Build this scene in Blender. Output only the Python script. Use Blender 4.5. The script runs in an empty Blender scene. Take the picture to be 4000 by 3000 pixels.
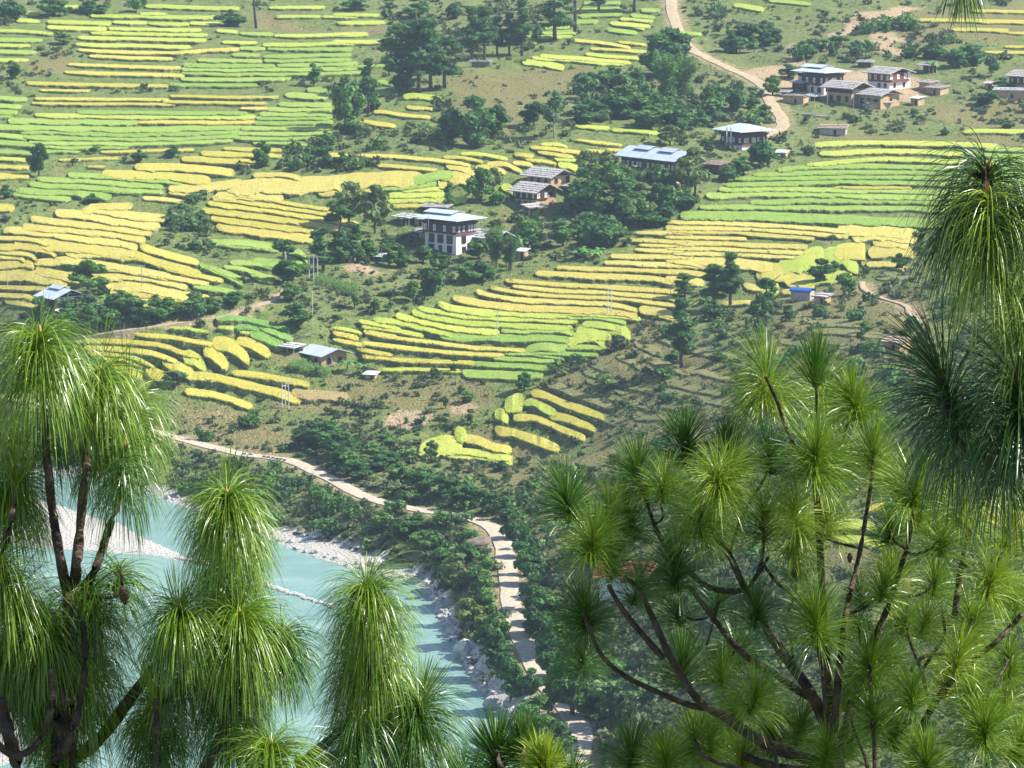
import bpy, math, random
import numpy as np
from mathutils import Vector, Matrix

random.seed(7); rng = np.random.default_rng(7)
R = math.radians
sc = bpy.context.scene
COL = sc.collection

# ------------------------------------------------------------------ camera, sky, sun, exposure
HC, PITCH, HFOV = 180.0, R(9.0), R(15.0)
FPX = 2000 / math.tan(HFOV / 2)
cam_d = bpy.data.cameras.new('camera'); cam = bpy.data.objects.new('camera', cam_d); COL.objects.link(cam)
cam.location = (0, 0, HC); cam.rotation_euler = (R(90) - PITCH, 0, 0)
cam_d.sensor_width = 36; cam_d.angle = HFOV; cam_d.clip_start = 0.5; cam_d.clip_end = 12000
sc.camera = cam
SUN_EL, SUN_AZ = R(43), R(3)            # sun from the right (+x), a little beyond the scene
sdir = Vector((math.cos(SUN_EL) * math.cos(SUN_AZ), math.cos(SUN_EL) * math.sin(SUN_AZ), math.sin(SUN_EL)))
w = bpy.data.worlds.new('World'); sc.world = w; w.use_nodes = True
nt = w.node_tree; sky = nt.nodes.new('ShaderNodeTexSky'); sky.sky_type = 'NISHITA'; sky.sun_disc = False
sky.sun_elevation = SUN_EL; sky.sun_rotation = math.pi / 2 - SUN_AZ; sky.air_density = 1.0; sky.dust_density = 1.0; sky.altitude = 1300
bg = nt.nodes['Background']; bg.inputs['Strength'].default_value = 0.12
nt.links.new(sky.outputs[0], bg.inputs[0])
sun_d = bpy.data.lights.new('sun', 'SUN'); sun_d.energy = 5.0; sun_d.angle = R(0.5); sun_d.color = (1, 0.95, 0.86)
sun = bpy.data.objects.new('sun', sun_d); COL.objects.link(sun)
sun.rotation_euler = sdir.to_track_quat('Z', 'Y').to_euler(); sun.location = (300, 0, 400)
sc.view_settings.view_transform = 'Standard'; sc.view_settings.look = 'None'
sc.view_settings.exposure = 1.06; sc.view_settings.gamma = 1.0
sc.cycles.max_bounces = 5; sc.cycles.diffuse_bounces = 2; sc.cycles.glossy_bounces = 2; sc.cycles.transmission_bounces = 3
sc.cycles.transparent_max_bounces = 4; sc.cycles.volume_bounces = 0; sc.cycles.caustics_reflective = False; sc.cycles.caustics_refractive = False

# ------------------------------------------------------------------ photograph geometry: pixel (4000 x 3000) <-> place
CP, SP = math.cos(PITCH), math.sin(PITCH)
def ray(u, v):
    u = np.asarray(u, float); v = np.asarray(v, float)
    a = (u - 2000) / FPX; b = (1500 - v) / FPX
    return np.stack([a, CP + b * SP, -SP + b * CP], -1)
def to_px(P):
    P = np.asarray(P, float); d = P - np.array([0, 0, HC])
    f = d[..., 1] * CP - d[..., 2] * SP; up = d[..., 1] * SP + d[..., 2] * CP
    return 2000 + FPX * d[..., 0] / f, 1500 - FPX * up / f
def at_y(u, v, y):                       # point on a pixel's ray at distance y
    d = ray(u, v); t = y / d[..., 1]
    return d * t[..., None] + np.array([0, 0, HC])
def at_z(u, v, z):
    d = ray(u, v); t = (z - HC) / d[..., 2]
    return d * t[..., None] + np.array([0, 0, HC])

# ------------------------------------------------------------------ materials
def _nm(m):
    m.use_nodes = True; return m.node_tree, m.node_tree.nodes['Principled BSDF']
def mat(name, col, rough=0.8, var=0.25, scale=1.0, col2=None, bump=0.0, spec=0.3, metal=0.0, coord='Object', stretch=None, sub=None, vscale=None):
    """plain procedural material: two colours mixed by noise, brightness wear and an optional bump"""
    m = bpy.data.materials.new(name); nt, b = _nm(m); N = nt.nodes.new; L = nt.links.new
    b.inputs['Roughness'].default_value = rough; b.inputs['Specular IOR Level'].default_value = spec; b.inputs['Metallic'].default_value = metal
    tc = N('ShaderNodeTexCoord'); src = tc.outputs[coord]
    if stretch:
        mp = N('ShaderNodeMapping'); mp.inputs['Scale'].default_value = stretch; L(src, mp.inputs[0]); src = mp.outputs[0]
    n1 = N('ShaderNodeTexNoise'); n1.inputs['Scale'].default_value = scale; n1.inputs['Detail'].default_value = 5; L(src, n1.inputs['Vector'])
    rp = N('ShaderNodeValToRGB'); rp.color_ramp.elements[0].position = 0.35; rp.color_ramp.elements[1].position = 0.68
    c2 = col2 if col2 else tuple(c * (1 - var) for c in col)
    rp.color_ramp.elements[0].color = (*c2, 1); rp.color_ramp.elements[1].color = (*col, 1)
    L(n1.outputs['Fac'], rp.inputs[0])
    L(rp.outputs[0], b.inputs['Base Color'])
    if bump:
        bp = N('ShaderNodeBump'); bp.inputs['Strength'].default_value = bump; bp.inputs['Distance'].default_value = 0.1 if scale > 0.5 else 1
        L(n1.outputs['Fac'], bp.inputs['Height']); L(bp.outputs[0], b.inputs['Normal'])
    return m
def leaf_mat(name, c1, c2, trans=0.33, rough=0.6, rnd=0.5, noise=0.35, spec=0.25):
    """foliage: colour varies from clump to clump and from plant to plant; light passes through the leaves"""
    m = bpy.data.materials.new(name); nt, b = _nm(m); N = nt.nodes.new; L = nt.links.new
    oi = N('ShaderNodeObjectInfo'); tc = N('ShaderNodeTexCoord')
    nz = N('ShaderNodeTexNoise'); nz.inputs['Scale'].default_value = noise; nz.inputs['Detail'].default_value = 3; L(tc.outputs['Object'], nz.inputs['Vector'])
    ma = N('ShaderNodeMath'); ma.operation = 'MULTIPLY_ADD'; ma.inputs[1].default_value = rnd; L(oi.outputs['Random'], ma.inputs[0])
    sub = N('ShaderNodeMath'); sub.operation = 'MULTIPLY_ADD'; sub.inputs[1].default_value = 1.6; sub.inputs[2].default_value = -0.3 - rnd * 0.5; L(nz.outputs['Fac'], sub.inputs[0])
    L(sub.outputs[0], ma.inputs[2]); ma.use_clamp = True
    mx = N('ShaderNodeMix'); mx.data_type = 'RGBA'; mx.inputs['A'].default_value = (*c1, 1); mx.inputs['B'].default_value = (*c2, 1); L(ma.outputs[0], mx.inputs['Factor'])
    L(mx.outputs['Result'], b.inputs['Base Color']); b.inputs['Roughness'].default_value = rough; b.inputs['Specular IOR Level'].default_value = spec
    tr = N('ShaderNodeBsdfTranslucent'); L(mx.outputs['Result'], tr.inputs[0])
    ms = N('ShaderNodeMixShader'); ms.inputs[0].default_value = trans; L(b.outputs[0], ms.inputs[1]); L(tr.outputs[0], ms.inputs[2])
    L(ms.outputs[0], nt.nodes['Material Output'].inputs[0])
    return m

# ------------------------------------------------------------------ object helpers
def link(o, parent=None, label=None, cat=None, group=None, kind=None):
    COL.objects.link(o)
    if parent is not None: o.parent = parent
    if label: o['label'] = label
    if cat: o['category'] = cat
    if group: o['group'] = group
    if kind: o['kind'] = kind
    return o
def empty(name, loc=(0, 0, 0), rz=0.0, **k):
    o = bpy.data.objects.new(name, None); o.location = loc; o.rotation_euler = (0, 0, rz); o.empty_display_size = 0.5
    return link(o, **k)
def mesh(name, V, F, mats, mi=None, smooth=False):
    me = bpy.data.meshes.new(name)
    V = np.asarray(V, np.float32).reshape(-1, 3)
    if isinstance(F, np.ndarray) and F.ndim == 2:
        nf, k = F.shape
        me.vertices.add(len(V)); me.vertices.foreach_set('co', V.ravel())
        me.loops.add(nf * k); me.loops.foreach_set('vertex_index', F.astype(np.int32).ravel())
        me.polygons.add(nf); me.polygons.foreach_set('loop_start', np.arange(0, nf * k, k, dtype=np.int32))
        me.polygons.foreach_set('loop_total', np.full(nf, k, np.int32)); me.update(calc_edges=True)
    else:
        me.from_pydata([tuple(map(float, p)) for p in V], [], [tuple(map(int, f)) for f in F])
    for m in (mats if isinstance(mats, (list, tuple)) else [mats]): me.materials.append(m)
    if mi is not None: me.polygons.foreach_set('material_index', np.asarray(mi, np.int32))
    me.polygons.foreach_set('use_smooth', np.full(len(me.polygons), bool(smooth)))
    me.validate(); me.update()
    return me
def obj(name, V, F, mats, mi=None, smooth=False, **k):
    return link(bpy.data.objects.new(name, mesh(name, V, F, mats, mi, smooth)), **k)
class MB:                                # collects boxes, tubes and faces into one mesh
    def __init__(s): s.V = []; s.F = []; s.n = 0
    def add(s, V, F):
        V = [tuple(map(float, p)) for p in V]; s.V += V; s.F += [tuple(int(i) + s.n for i in f) for f in F]; s.n += len(V); return s
    def box(s, x0, x1, y0, y1, z0, z1, taper=0.0):
        t = taper
        V = [(x0, y0, z0), (x1, y0, z0), (x1, y1, z0), (x0, y1, z0), (x0 + t, y0 + t, z1), (x1 - t, y0 + t, z1), (x1 - t, y1 - t, z1), (x0 + t, y1 - t, z1)]
        return s.add(V, [(3, 2, 1, 0), (4, 5, 6, 7), (0, 1, 5, 4), (1, 2, 6, 5), (2, 3, 7, 6), (3, 0, 4, 7)])
    def beam(s, a, b, wd, ht=None):
        a = Vector(a); b = Vector(b); d = (b - a).normalized(); ht = ht or wd
        sd = d.cross(Vector((0, 0, 1)));  sd = Vector((1, 0, 0)) if sd.length < 1e-4 else sd.normalized(); up = sd.cross(d)
        V = [p + sd * (i * wd / 2) + up * (j * ht / 2) for p in (a, b) for i, j in ((-1, -1), (1, -1), (1, 1), (-1, 1))]
        return s.add(V, [(3, 2, 1, 0), (4, 5, 6, 7), (0, 1, 5, 4), (1, 2, 6, 5), (2, 3, 7, 6), (3, 0, 4, 7)])
    def tube(s, pts, rad, n=6, cap=True):
        pts = [Vector(p) for p in pts]; V = []; m = len(pts)
        rad = rad if hasattr(rad, '__len__') else [rad] * m
        ref = Vector((0.31, 0.17, 0.93))
        for i, p in enumerate(pts):
            d = (pts[min(i + 1, m - 1)] - pts[max(i - 1, 0)]).normalized()
            a = d.cross(ref)
            if a.length < 0.15: a = d.cross(Vector((1, 0, 0)))
            a.normalize(); b = d.cross(a)
            V += [p + (a * math.cos(6.28319 * k / n) + b * math.sin(6.28319 * k / n)) * rad[i] for k in range(n)]
        F = [(i * n + k, i * n + (k + 1) % n, (i + 1) * n + (k + 1) % n, (i + 1) * n + k) for i in range(m - 1) for k in range(n)]
        if cap: F += [tuple(range(n))[::-1], tuple((m - 1) * n + k for k in range(n))]
        return s.add(V, F)
    def build(s, name, mats, smooth=False, mi=None, **k): return obj(name, s.V, s.F, mats, mi, smooth, **k)

# ------------------------------------------------------------------ terrain: heights from points read off the photograph
def _h(ix, iy, s=0):
    n = (ix * 374761393 + iy * 668265263 + s * 974634777) & 0xffffffff
    n = ((n ^ (n >> 13)) * 1274126177) & 0xffffffff
    return ((n ^ (n >> 16)) & 0xffff) / 65535.0
def vnoise(x, y, wl, s=0):               # smooth value noise in -1..1
    x = np.asarray(x) / wl; y = np.asarray(y) / wl
    ix = np.floor(x).astype(np.int64); iy = np.floor(y).astype(np.int64); fx = x - ix; fy = y - iy
    fx = fx * fx * (3 - 2 * fx); fy = fy * fy * (3 - 2 * fy)
    a = _h(ix, iy, s); b = _h(ix + 1, iy, s); c = _h(ix, iy + 1, s); d = _h(ix + 1, iy + 1, s)
    return ((a * (1 - fx) + b * fx) * (1 - fy) + (c * (1 - fx) + d * fx) * fy) * 2 - 1

CTRL_D = [  # u, v, distance
 (-700,0,1560),(0,0,1580),(700,0,1600),(1500,0,1600),(2100,0,1620),(2700,0,1600),(3300,0,1580),(4000,0,1600),(4700,0,1600),
 (-700,300,1400),(0,300,1420),(700,300,1425),(1400,300,1420),(2000,250,1440),(2500,250,1450),(3000,250,1450),(3300,380,1385),(3450,360,1392),(4000,350,1400),(4700,350,1400),
 (0,600,1270),(700,600,1278),(1300,560,1290),(1800,480,1315),(2300,520,1300),(2900,570,1300),(2560,690,1245),(3300,570,1305),(4000,560,1310),(4700,560,1310),
 (-700,800,1195),(0,820,1190),(600,820,1195),(1100,780,1205),(1600,720,1215),(2080,820,1195),(2600,800,1205),(3200,800,1205),(4000,820,1190),(4700,820,1180),
 (0,1000,1128),(500,1000,1135),(900,980,1140),(1300,1000,1140),(1740,990,1150),(2200,1000,1140),(2700,1000,1140),(3200,1020,1120),(4000,1100,1040),(4700,1100,1020),
 (-700,1200,1065),(0,1200,1070),(400,1200,1072),(800,1180,1082),(1200,1200,1080),(1600,1200,1085),(2000,1200,1090),(2500,1220,1075),(3000,1200,1060),(3500,1300,985),(4000,1350,930),(4700,1350,900),
 (0,1400,1030),(500,1400,1040),(900,1400,1048),(1300,1430,1048),(1800,1400,1050),(2200,1400,1040),(2660,1440,1000),(3000,1500,940),(3500,1550,890),(4000,1600,830),(4700,1600,800),
 (650,1560,1022),(900,1560,1024),(1300,1600,1016),(1700,1600,1012),(2100,1600,1000),(2500,1650,960),(3000,1750,870),(3500,1850,800),(4000,1900,760),(4700,1900,720),
 (700,1640,1015),(1000,1680,1010),(1300,1740,1000),(1700,1780,975),(2000,1850,945),(2300,1900,900),(2600,2000,850),(3000,2100,770),(3500,2250,700),(4000,2300,660),(4700,2300,620),
 (2150,2050,872),(2200,2300,775),(2300,2600,685),(2430,2240,770),(2700,2500,700),(3100,2700,630),(3500,2900,580),(4000,3000,545),(4700,3000,520),(2250,2840,640),(2500,3000,600),
]
CTRL_Z = [  # u, v, height (river and road)
 (-400,1500,7),(0,1560,7),(400,1640,7),(700,1712,7),(900,1765,7),(1150,1800,7),(1400,1925,8),(1560,1982,8.5),(1750,2012,9),(1880,2042,9.5),(1985,2160,10),(1990,2300,11),(2010,2420,11),(2060,2540,11),(2130,2700,11),(2250,2850,11),
 (572,1925,0.2),(800,2015,0.2),(1042,2106,0.2),(1300,2200,0.2),(1500,2252,0.2),(1690,2330,0.2),(1115,2060,0.8),(1300,2110,1.0),(1540,2165,1.2),(650,1915,0.8),(1740,2430,0.2),(1800,2560,0.2),(1900,2690,0.2),(2000,2800,0.2),(2090,2950,0.3),
 (400,2050,0),(0,2000,0),(-600,1900,0),(0,2400,0),(600,2300,0),(1200,2500,0),(600,2800,0),(-600,2500,0),(-600,2900,0),(100,2900,0.2),(1400,2900,0),(1000,3200,0),(1800,3200,0),(2200,3200,6),(0,3300,0),(2500,3300,30),
]
pts = [tuple(at_y(u, v, d)) for u, v, d in CTRL_D] + [tuple(at_z(u, v, z)) for u, v, z in CTRL_Z]
pts += [(x, 1800, 108 + 0.02 * x) for x in (-400, -150, 150, 400)] + [(x, 2300, 210) for x in (-500, -150, 150, 500)] + [(x, 2900, 420) for x in (-600, 0, 600)]
pts += [(-350, 1050, 22), (-350, 1150, 36), (-380, 1350, 60), (420, 1300, 60), (400, 1000, 40), (350, 700, 40), (-300, 800, 0), (-300, 650, 0)]
pts = np.array(pts)
_c = np.array([0, 1000.0]); _S = 300.0
def _tp(A, B):
    r2 = ((A[:, None, :] - B[None, :, :]) ** 2).sum(-1); return 0.5 * r2 * np.log(r2 + 1e-9)
A = (pts[:, :2] - _c) / _S; n = len(A)
M = np.zeros((n + 3, n + 3)); M[:n, :n] = _tp(A, A) + np.eye(n) * 0.004; M[:n, n] = 1; M[:n, n + 1:] = A; M[n:, :n] = M[:n, n:].T
W = np.linalg.solve(M, np.concatenate([pts[:, 2], np.zeros(3)]))
def z_rbf(x, y):
    X = (np.stack([np.ravel(x), np.ravel(y)], -1) - _c) / _S; out = np.empty(len(X))
    for i in range(0, len(X), 20000):
        B = X[i:i + 20000]; out[i:i + 20000] = _tp(B, A) @ W[:n] + W[n] + B @ W[n + 1:]
    return out.reshape(np.shape(x))
STEP = 2.5
GX = np.arange(-420, 420.1, STEP); GY = np.arange(480, 1900.1, STEP)
gx, gy = np.meshgrid(GX, GY)             # [iy, ix]
cx, cy = np.meshgrid(np.arange(-430, 431, 10.0), np.arange(470, 1911, 10.0))
cz = z_rbf(cx, cy)
def bil(g, x0, y0, st, x, y):
    fx = np.clip((np.asarray(x) - x0) / st, 0, g.shape[1] - 1.001); fy = np.clip((np.asarray(y) - y0) / st, 0, g.shape[0] - 1.001)
    ix = fx.astype(int); iy = fy.astype(int); fx = fx - ix; fy = fy - iy
    return (g[iy, ix] * (1 - fx) + g[iy, ix + 1] * fx) * (1 - fy) + (g[iy + 1, ix] * (1 - fx) + g[iy + 1, ix + 1] * fx) * fy
GZ = bil(cz, -430, 470, 10.0, gx, gy)
def zt(x, y): return bil(GZ, GX[0], GY[0], STEP, x, y)
def hit(u, v, off=0.0):
    """where the rays of pixels (u, v) first meet the ground raised by off"""
    d = ray(np.ravel(u), np.ravel(v)); o = np.broadcast_to(off, np.shape(u)).ravel() if np.ndim(off) else np.full(len(d), float(off))
    ys = np.arange(500, 1880, 3.0); lo = np.full(len(d), 1879.0); done = np.zeros(len(d), bool); prev = np.full(len(d), 500.0); hi = lo.copy()
    for y in ys:
        t = y / d[:, 1]; g = HC + d[:, 2] * t - zt(d[:, 0] * t, np.full(len(d), y)) - o
        new = (~done) & (g <= 0); lo[new] = y - 3; hi[new] = y; done |= new
        if done.all(): break
    hi[~done] = 1879.5
    for _ in range(12):
        m = (lo + hi) / 2; t = m / d[:, 1]; g = HC + d[:, 2] * t - zt(d[:, 0] * t, m) - o
        lo = np.where(g > 0, m, lo); hi = np.where(g > 0, hi, m)
    t = hi / d[:, 1]
    return np.stack([d[:, 0] * t, hi, HC + d[:, 2] * t], -1).reshape(*np.shape(u), 3)
def H(u, v, off=0.0): return Vector(hit(np.array([float(u)]), np.array([float(v)]), off)[0])

def inside(px, py, poly):
    c = np.zeros(np.shape(px), bool); P = np.asarray(poly, float); q = np.roll(P, -1, 0)
    for (x0, y0), (x1, y1) in zip(P, q):
        if y0 == y1: continue
        k = ((y0 > py) != (y1 > py)) & (px < (x1 - x0) * (py - y0) / (y1 - y0) + x0); c ^= k
    return c
def dist_poly(px, py, P, closed=True):
    P = np.asarray(P, float); q = np.roll(P, -1, 0) if closed else P[1:]; P = P if closed else P[:-1]; d = np.full(np.shape(px), 1e9)
    for a, b in zip(P, q):
        e = b - a; L2 = max((e * e).sum(), 1e-9); t = np.clip(((px - a[0]) * e[0] + (py - a[1]) * e[1]) / L2, 0, 1)
        d = np.minimum(d, np.hypot(px - a[0] - t * e[0], py - a[1] - t * e[1]))
    return d
def smooth_line(P, n):                   # Catmull-Rom through points
    P = np.asarray(P, float); k = len(P); t = np.linspace(0, k - 1, n); i = np.clip(t.astype(int), 0, k - 2); f = (t - i)[:, None]
    p0 = P[np.clip(i - 1, 0, k - 1)]; p1 = P[i]; p2 = P[i + 1]; p3 = P[np.clip(i + 2, 0, k - 1)]
    return 0.5 * (2 * p1 + (p2 - p0) * f + (2 * p0 - 5 * p1 + 4 * p2 - p3) * f ** 2 + (3 * p1 - p0 - 3 * p2 + p3) * f ** 3)
def Z(zone, s):
    """points noted as 'x,y x,y ...' in one of the six enlarged views of the photograph -> pixels of the photograph"""
    ox, oy, k = ZONES[zone]; a = np.array([[float(q) for q in p.split(',')] for p in s.split()]); return a * k + np.array([ox, oy])
_k = 1400 / 2212
ZONES = {0: (0, 0, 1.0), 1: (0, 0, _k), 2: (1300, 0, _k), 3: (2600, 0, _k), 4: (0, 900, _k), 5: (1300, 900, _k), 6: (2600, 900, _k), 7: (0, 1950, _k), 8: (1300, 1950, _k), 9: (2600, 1950, _k)}

# river outline on the water plane (z = 0)
RIV = Z(0, '-900,1800 -300,1820 300,1850 572,1925 717,1980 900,2052 1042,2106 1180,2160 1300,2200 1450,2240 1600,2272 1680,2325 1712,2385 1745,2450 1785,2540 1830,2610 1900,2690 1960,2750 2010,2810 2080,2930 2130,3100 2200,3400 -900,3400')
BAR = Z(0, '-300,1900 200,1960 380,2020 470,2040 560,2095 640,2130 720,2165 760,2195 690,2190 600,2170 480,2165 300,2150 0,2130 -300,2100')
SAND2 = Z(0, '-200,2620 60,2690 170,2760 190,2850 120,2950 0,3000 -200,3010')
riv_w, bar_w, sand_w = [at_z(p[:, 0], p[:, 1], 0.0)[:, :2] for p in (RIV, BAR, SAND2)]
ins = inside(gx, gy, riv_w); db = dist_poly(gx, gy, riv_w)
inb = inside(gx, gy, bar_w) | inside(gx, gy, sand_w); dbar = np.minimum(dist_poly(gx, gy, bar_w), dist_poly(gx, gy, sand_w))
GZ = np.where(ins, -np.minimum(2.0, 0.05 + 0.25 * db), np.clip(GZ, 0.12 + 0.02 * db, 0.25 + 0.55 * db + 0.0))
GZ = np.where(ins & inb, np.minimum(0.9, 0.06 * dbar), np.where(ins & (dbar < 8), np.maximum(GZ, -0.25 * dbar), GZ))

# road and track: smooth lines cut into the slope
def lay_track(px, n, half, blend, sm=9):
    global GZ
    L = smooth_line(px, n); P = hit(L[:, 0], L[:, 1]); z = P[:, 2].copy()
    k = np.ones(sm) / sm; z = np.convolve(np.pad(z, sm // 2, 'edge'), k, 'valid')
    P[:, 2] = z; bx = (P[:, 0].min() - blend - 5, P[:, 0].max() + blend + 5); by = (P[:, 1].min() - blend - 5, P[:, 1].max() + blend + 5)
    ix = np.where((GX > bx[0]) & (GX < bx[1]))[0]; iy = np.where((GY > by[0]) & (GY < by[1]))[0]
    sx = gx[np.ix_(iy, ix)]; sy = gy[np.ix_(iy, ix)]; best = np.full(sx.shape, 1e9); zz = np.zeros(sx.shape)
    for a, b in zip(P[:-1], P[1:]):
        e = b[:2] - a[:2]; L2 = max((e * e).sum(), 1e-9); t = np.clip(((sx - a[0]) * e[0] + (sy - a[1]) * e[1]) / L2, 0, 1)
        d = np.hypot(sx - a[0] - t * e[0], sy - a[1] - t * e[1]); m = d < best; best[m] = d[m]; zz[m] = (a[2] + t * (b[2] - a[2]))[m]
    f = np.clip((best - half) / (blend - half), 0, 1); f = f * f * (3 - 2 * f)
    GZ[np.ix_(iy, ix)] = zz * (1 - f) + GZ[np.ix_(iy, ix)] * f
    return P
ROAD_PX = Z(0, '-400,1480 -150,1520 130,1572 400,1640 600,1690 740,1726 900,1768 1050,1790 1150,1806 1260,1860 1400,1930 1560,1980 1750,2010 1870,2036 1935,2075 1965,2130 1978,2200 1990,2280 1998,2360 2020,2440 2050,2520 2085,2600 2150,2700 2230,2790 2268,2860 2262,2930 2250,3000 2240,3120')
TRACK_PX = Z(0, '2630,-60 2625,30 2640,90 2680,180 2760,225 2850,270 2930,305 2985,345 3000,385 3030,430 3058,470 3045,505 2960,540')
PATH_PX = Z(0, '290,1325 420,1300 540,1285 700,1262 860,1240 960,1210 1010,1195 1080,1165 1120,1130')
PATH2_PX = Z(6, '1215,320 1230,370 1330,420 1430,450 1490,475 1510,520 1550,550 1580,580')
ROADP = lay_track(ROAD_PX, 160, 3.6, 11)
TRACKP = lay_track(TRACK_PX, 90, 3.0, 8)
PATHP = lay_track(PATH_PX, 60, 1.6, 5)
PATH2P = lay_track(PATH2_PX, 40, 0.9, 3.5)
# ------------------------------------------------------------------ rice terraces: each paddy noted by its upper edge and depth
# zone | colour (y ripe, o gold, l lime, g green, d deep green, b dry stubble) | thickness | upper edge, one paddy per line
def T(region, zone, txt):
    out = []
    for ln in txt.strip().splitlines():
        p = ln.split(); out.append((region, zone, p[0], float(p[1]), ' '.join(p[2:])))
    return out
PAD = []
PAD += T('upper', 1, '''
l 18 895,25 1200,34 1480,40
l 12 865,75 1030,78
l 13 390,30 500,32
l 16 560,85 900,92 1340,95
l 17 155,68 250,72
l 15 95,112 245,122
l 18 290,120 690,130
l 15 695,125 910,130
l 15 915,135 1170,140
l 15 1170,132 1360,135
l 18 290,155 660,165
l 14 670,165 950,172 1245,175
l 16 560,188 900,198 1285,205
l 16 480,220 900,230 1275,235
l 13 0,170 160,184 330,200
g 15 0,228 270,238
l 13 0,262 190,272
g 15 0,300 230,312
l 13 0,350 180,362
l 16 470,262 800,270 1180,278
y 14 480,297 800,312 1050,315 1300,300 1480,290
y 14 550,335 800,345 1070,352
y 14 420,388 800,400 1120,408
y 14 400,435 800,445 1140,455
y 14 165,500 600,512 1040,520
y 8 245,550 560,552
y 11 215,600 600,602 1045,605
y 11 195,628 600,632 1085,635
l 15 1335,180 1470,185
g 14 1480,195 1690,200
l 13 1370,250 1590,255
l 16 1620,264 1900,262 2212,250
l 14 1690,210 1950,206 2212,198
l 12 1660,38 2010,35
l 12 1700,92 1980,92
l 12 1990,95 2212,95
l 12 2080,132 2212,135
g 16 1475,285 1640,290
g 16 1650,290 2180,292
g 16 1430,325 1610,330
g 16 1625,338 2170,325
g 17 1220,360 1620,366
g 17 1630,362 2170,355
g 18 1130,388 1700,394
g 18 1710,388 2212,378
g 18 1120,412 1650,416 2212,404
g 16 1120,440 1700,445 2290,434
g 16 1115,475 1450,478 1800,470
g 14 1045,512 1590,515
y 12 1050,582 1400,590 1720,590
y 12 1000,615 1330,624 1650,628
o 12 1480,660 1660,658
g 17 475,678 1000,684 1530,688
l 20 215,695 700,704 1100,706 1580,706
g 26 50,725 450,733 860,735
y 17 840,738 1200,742 1580,742
g 24 0,762 500,776 900,782 1490,762
g 24 130,795 500,803 900,808 1480,790
g 23 120,825 600,838 1000,838 1480,814
g 21 180,858 600,866 1000,866 1440,846
g 20 230,885 520,892 800,888
g 18 280,915 500,917
g 18 0,575 170,600
g 18 0,630 140,645
g 18 0,665 110,680
g 14 0,700 80,706
g 19 0,800 180,832
g 22 0,850 120,868 220,890
g 18 0,905 200,935
l 15 0,950 165,975
g 26 1895,535 2020,540
g 27 1760,568 2030,576
g 19 1720,628 2060,632
g 19 1650,660 2055,660
g 20 1600,688 2055,686
g 18 1580,715 2060,715
g 20 1570,743 2060,740
g 20 1480,776 2060,773
g 18 1460,806 1800,812 2050,808
g 18 1400,833 1700,838 1960,832
g 16 1560,868 1900,875
''')
PAD += T('middle', 1, '''
y 17 1380,905 1740,915
y 24 1240,930 1500,936 1740,947
y 28 1120,962 1350,968 1580,985
y 36 830,1008 1150,1012 1450,1040
y 40 630,1046 950,1054 1300,1086
y 11 620,930 900,922 1200,914
y 10 365,980 740,965
y 12 540,1020 650,1020
y 26 0,1055 180,1072
y 16 0,1005 180,1022
g 25 420,1062 700,1074 1130,1110
g 26 230,1090 600,1104 1010,1140
g 26 180,1120 500,1132 880,1158
g 32 95,1155 400,1164 690,1186
g 28 80,1182 250,1192 440,1210
g 24 610,1150 800,1160 1010,1172
o 40 1040,1138 1300,1122 1500,1100
o 22 1560,1065 1750,1064 1860,1088
o 74 1400,1112 1600,1098 1850,1092 2212,1075
o 40 1330,1186 1500,1180 1750,1198
o 18 880,1208 1000,1215 1130,1232
o 14 1040,1180 1190,1195
y 30 0,1240 90,1262
o 44 1960,1160 2100,1150 2300,1152
y 16 1380,1190 1600,1214 1900,1262 2050,1284
y 22 1310,1205 1600,1245 1950,1294 2130,1318
y 26 1280,1236 1600,1275 1950,1324 2212,1368
y 27 1250,1278 1600,1318 1950,1366 2212,1404
y 28 1300,1330 1600,1365 1950,1410
o 44 1335,1372 1600,1398 1930,1442
g 38 1345,1475 1500,1476 1730,1505
g 34 1770,1530 1850,1540 1900,1590
''')
PAD += T('golden', 1, '''
o 30 545,1256 700,1252 820,1250
o 42 500,1290 600,1260 780,1300 1030,1320
o 42 340,1290 520,1300 780,1340 990,1372
o 30 190,1330 320,1345 650,1382 940,1422
o 34 140,1375 450,1400 750,1432 900,1460
o 36 20,1405 130,1400 450,1440 720,1470 850,1505
o 66 90,1448 400,1465 650,1494 820,1530
o 22 0,1452 150,1460 300,1500
o 28 0,1498 200,1510 350,1560
o 22 0,1535 130,1545 230,1592
o 20 0,1565 80,1575 160,1605
y 34 860,1490 1000,1540 1230,1598
y 40 690,1565 800,1540 1000,1600 1200,1656
''')
PAD += T('golden', 4, '''
o 60 400,95 600,88 800,90 830,110
o 34 210,180 330,165 420,160 650,190
o 40 0,205 130,180 210,200
o 66 0,225 150,235 215,250 420,275
o 44 220,215 420,255 640,268 760,262
o 36 420,165 640,190 900,232 1060,262
y 34 650,140 850,145 1050,205 1240,250
o 26 660,222 800,232 1050,272 1290,310
o 26 690,262 900,282 1050,310 1160,336
o 46 650,312 850,318 1050,352 1230,384
o 50 680,352 850,352 1050,375 1300,400
y 28 720,402 1000,398 1240,425 1310,436
y 22 700,438 900,440 1080,458
o 22 0,332 200,342 430,340
o 24 0,380 100,388 200,400
o 22 130,400 240,415
o 26 30,420 150,430 230,450
g 28 1330,58 1500,60 1700,84
g 30 1290,52 1310,50 1420,62
g 20 1380,210 1500,225 1570,250
g 24 1290,215 1400,245 1500,290
g 24 1420,180 1600,190 1680,215
g 40 1560,162 1700,180 1880,190
g 36 1540,230 1620,265 1700,280
g 28 1190,322 1350,345 1480,380
g 24 1230,195 1370,250 1500,320
y 22 1100,250 1240,268 1380,295
''')
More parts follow.
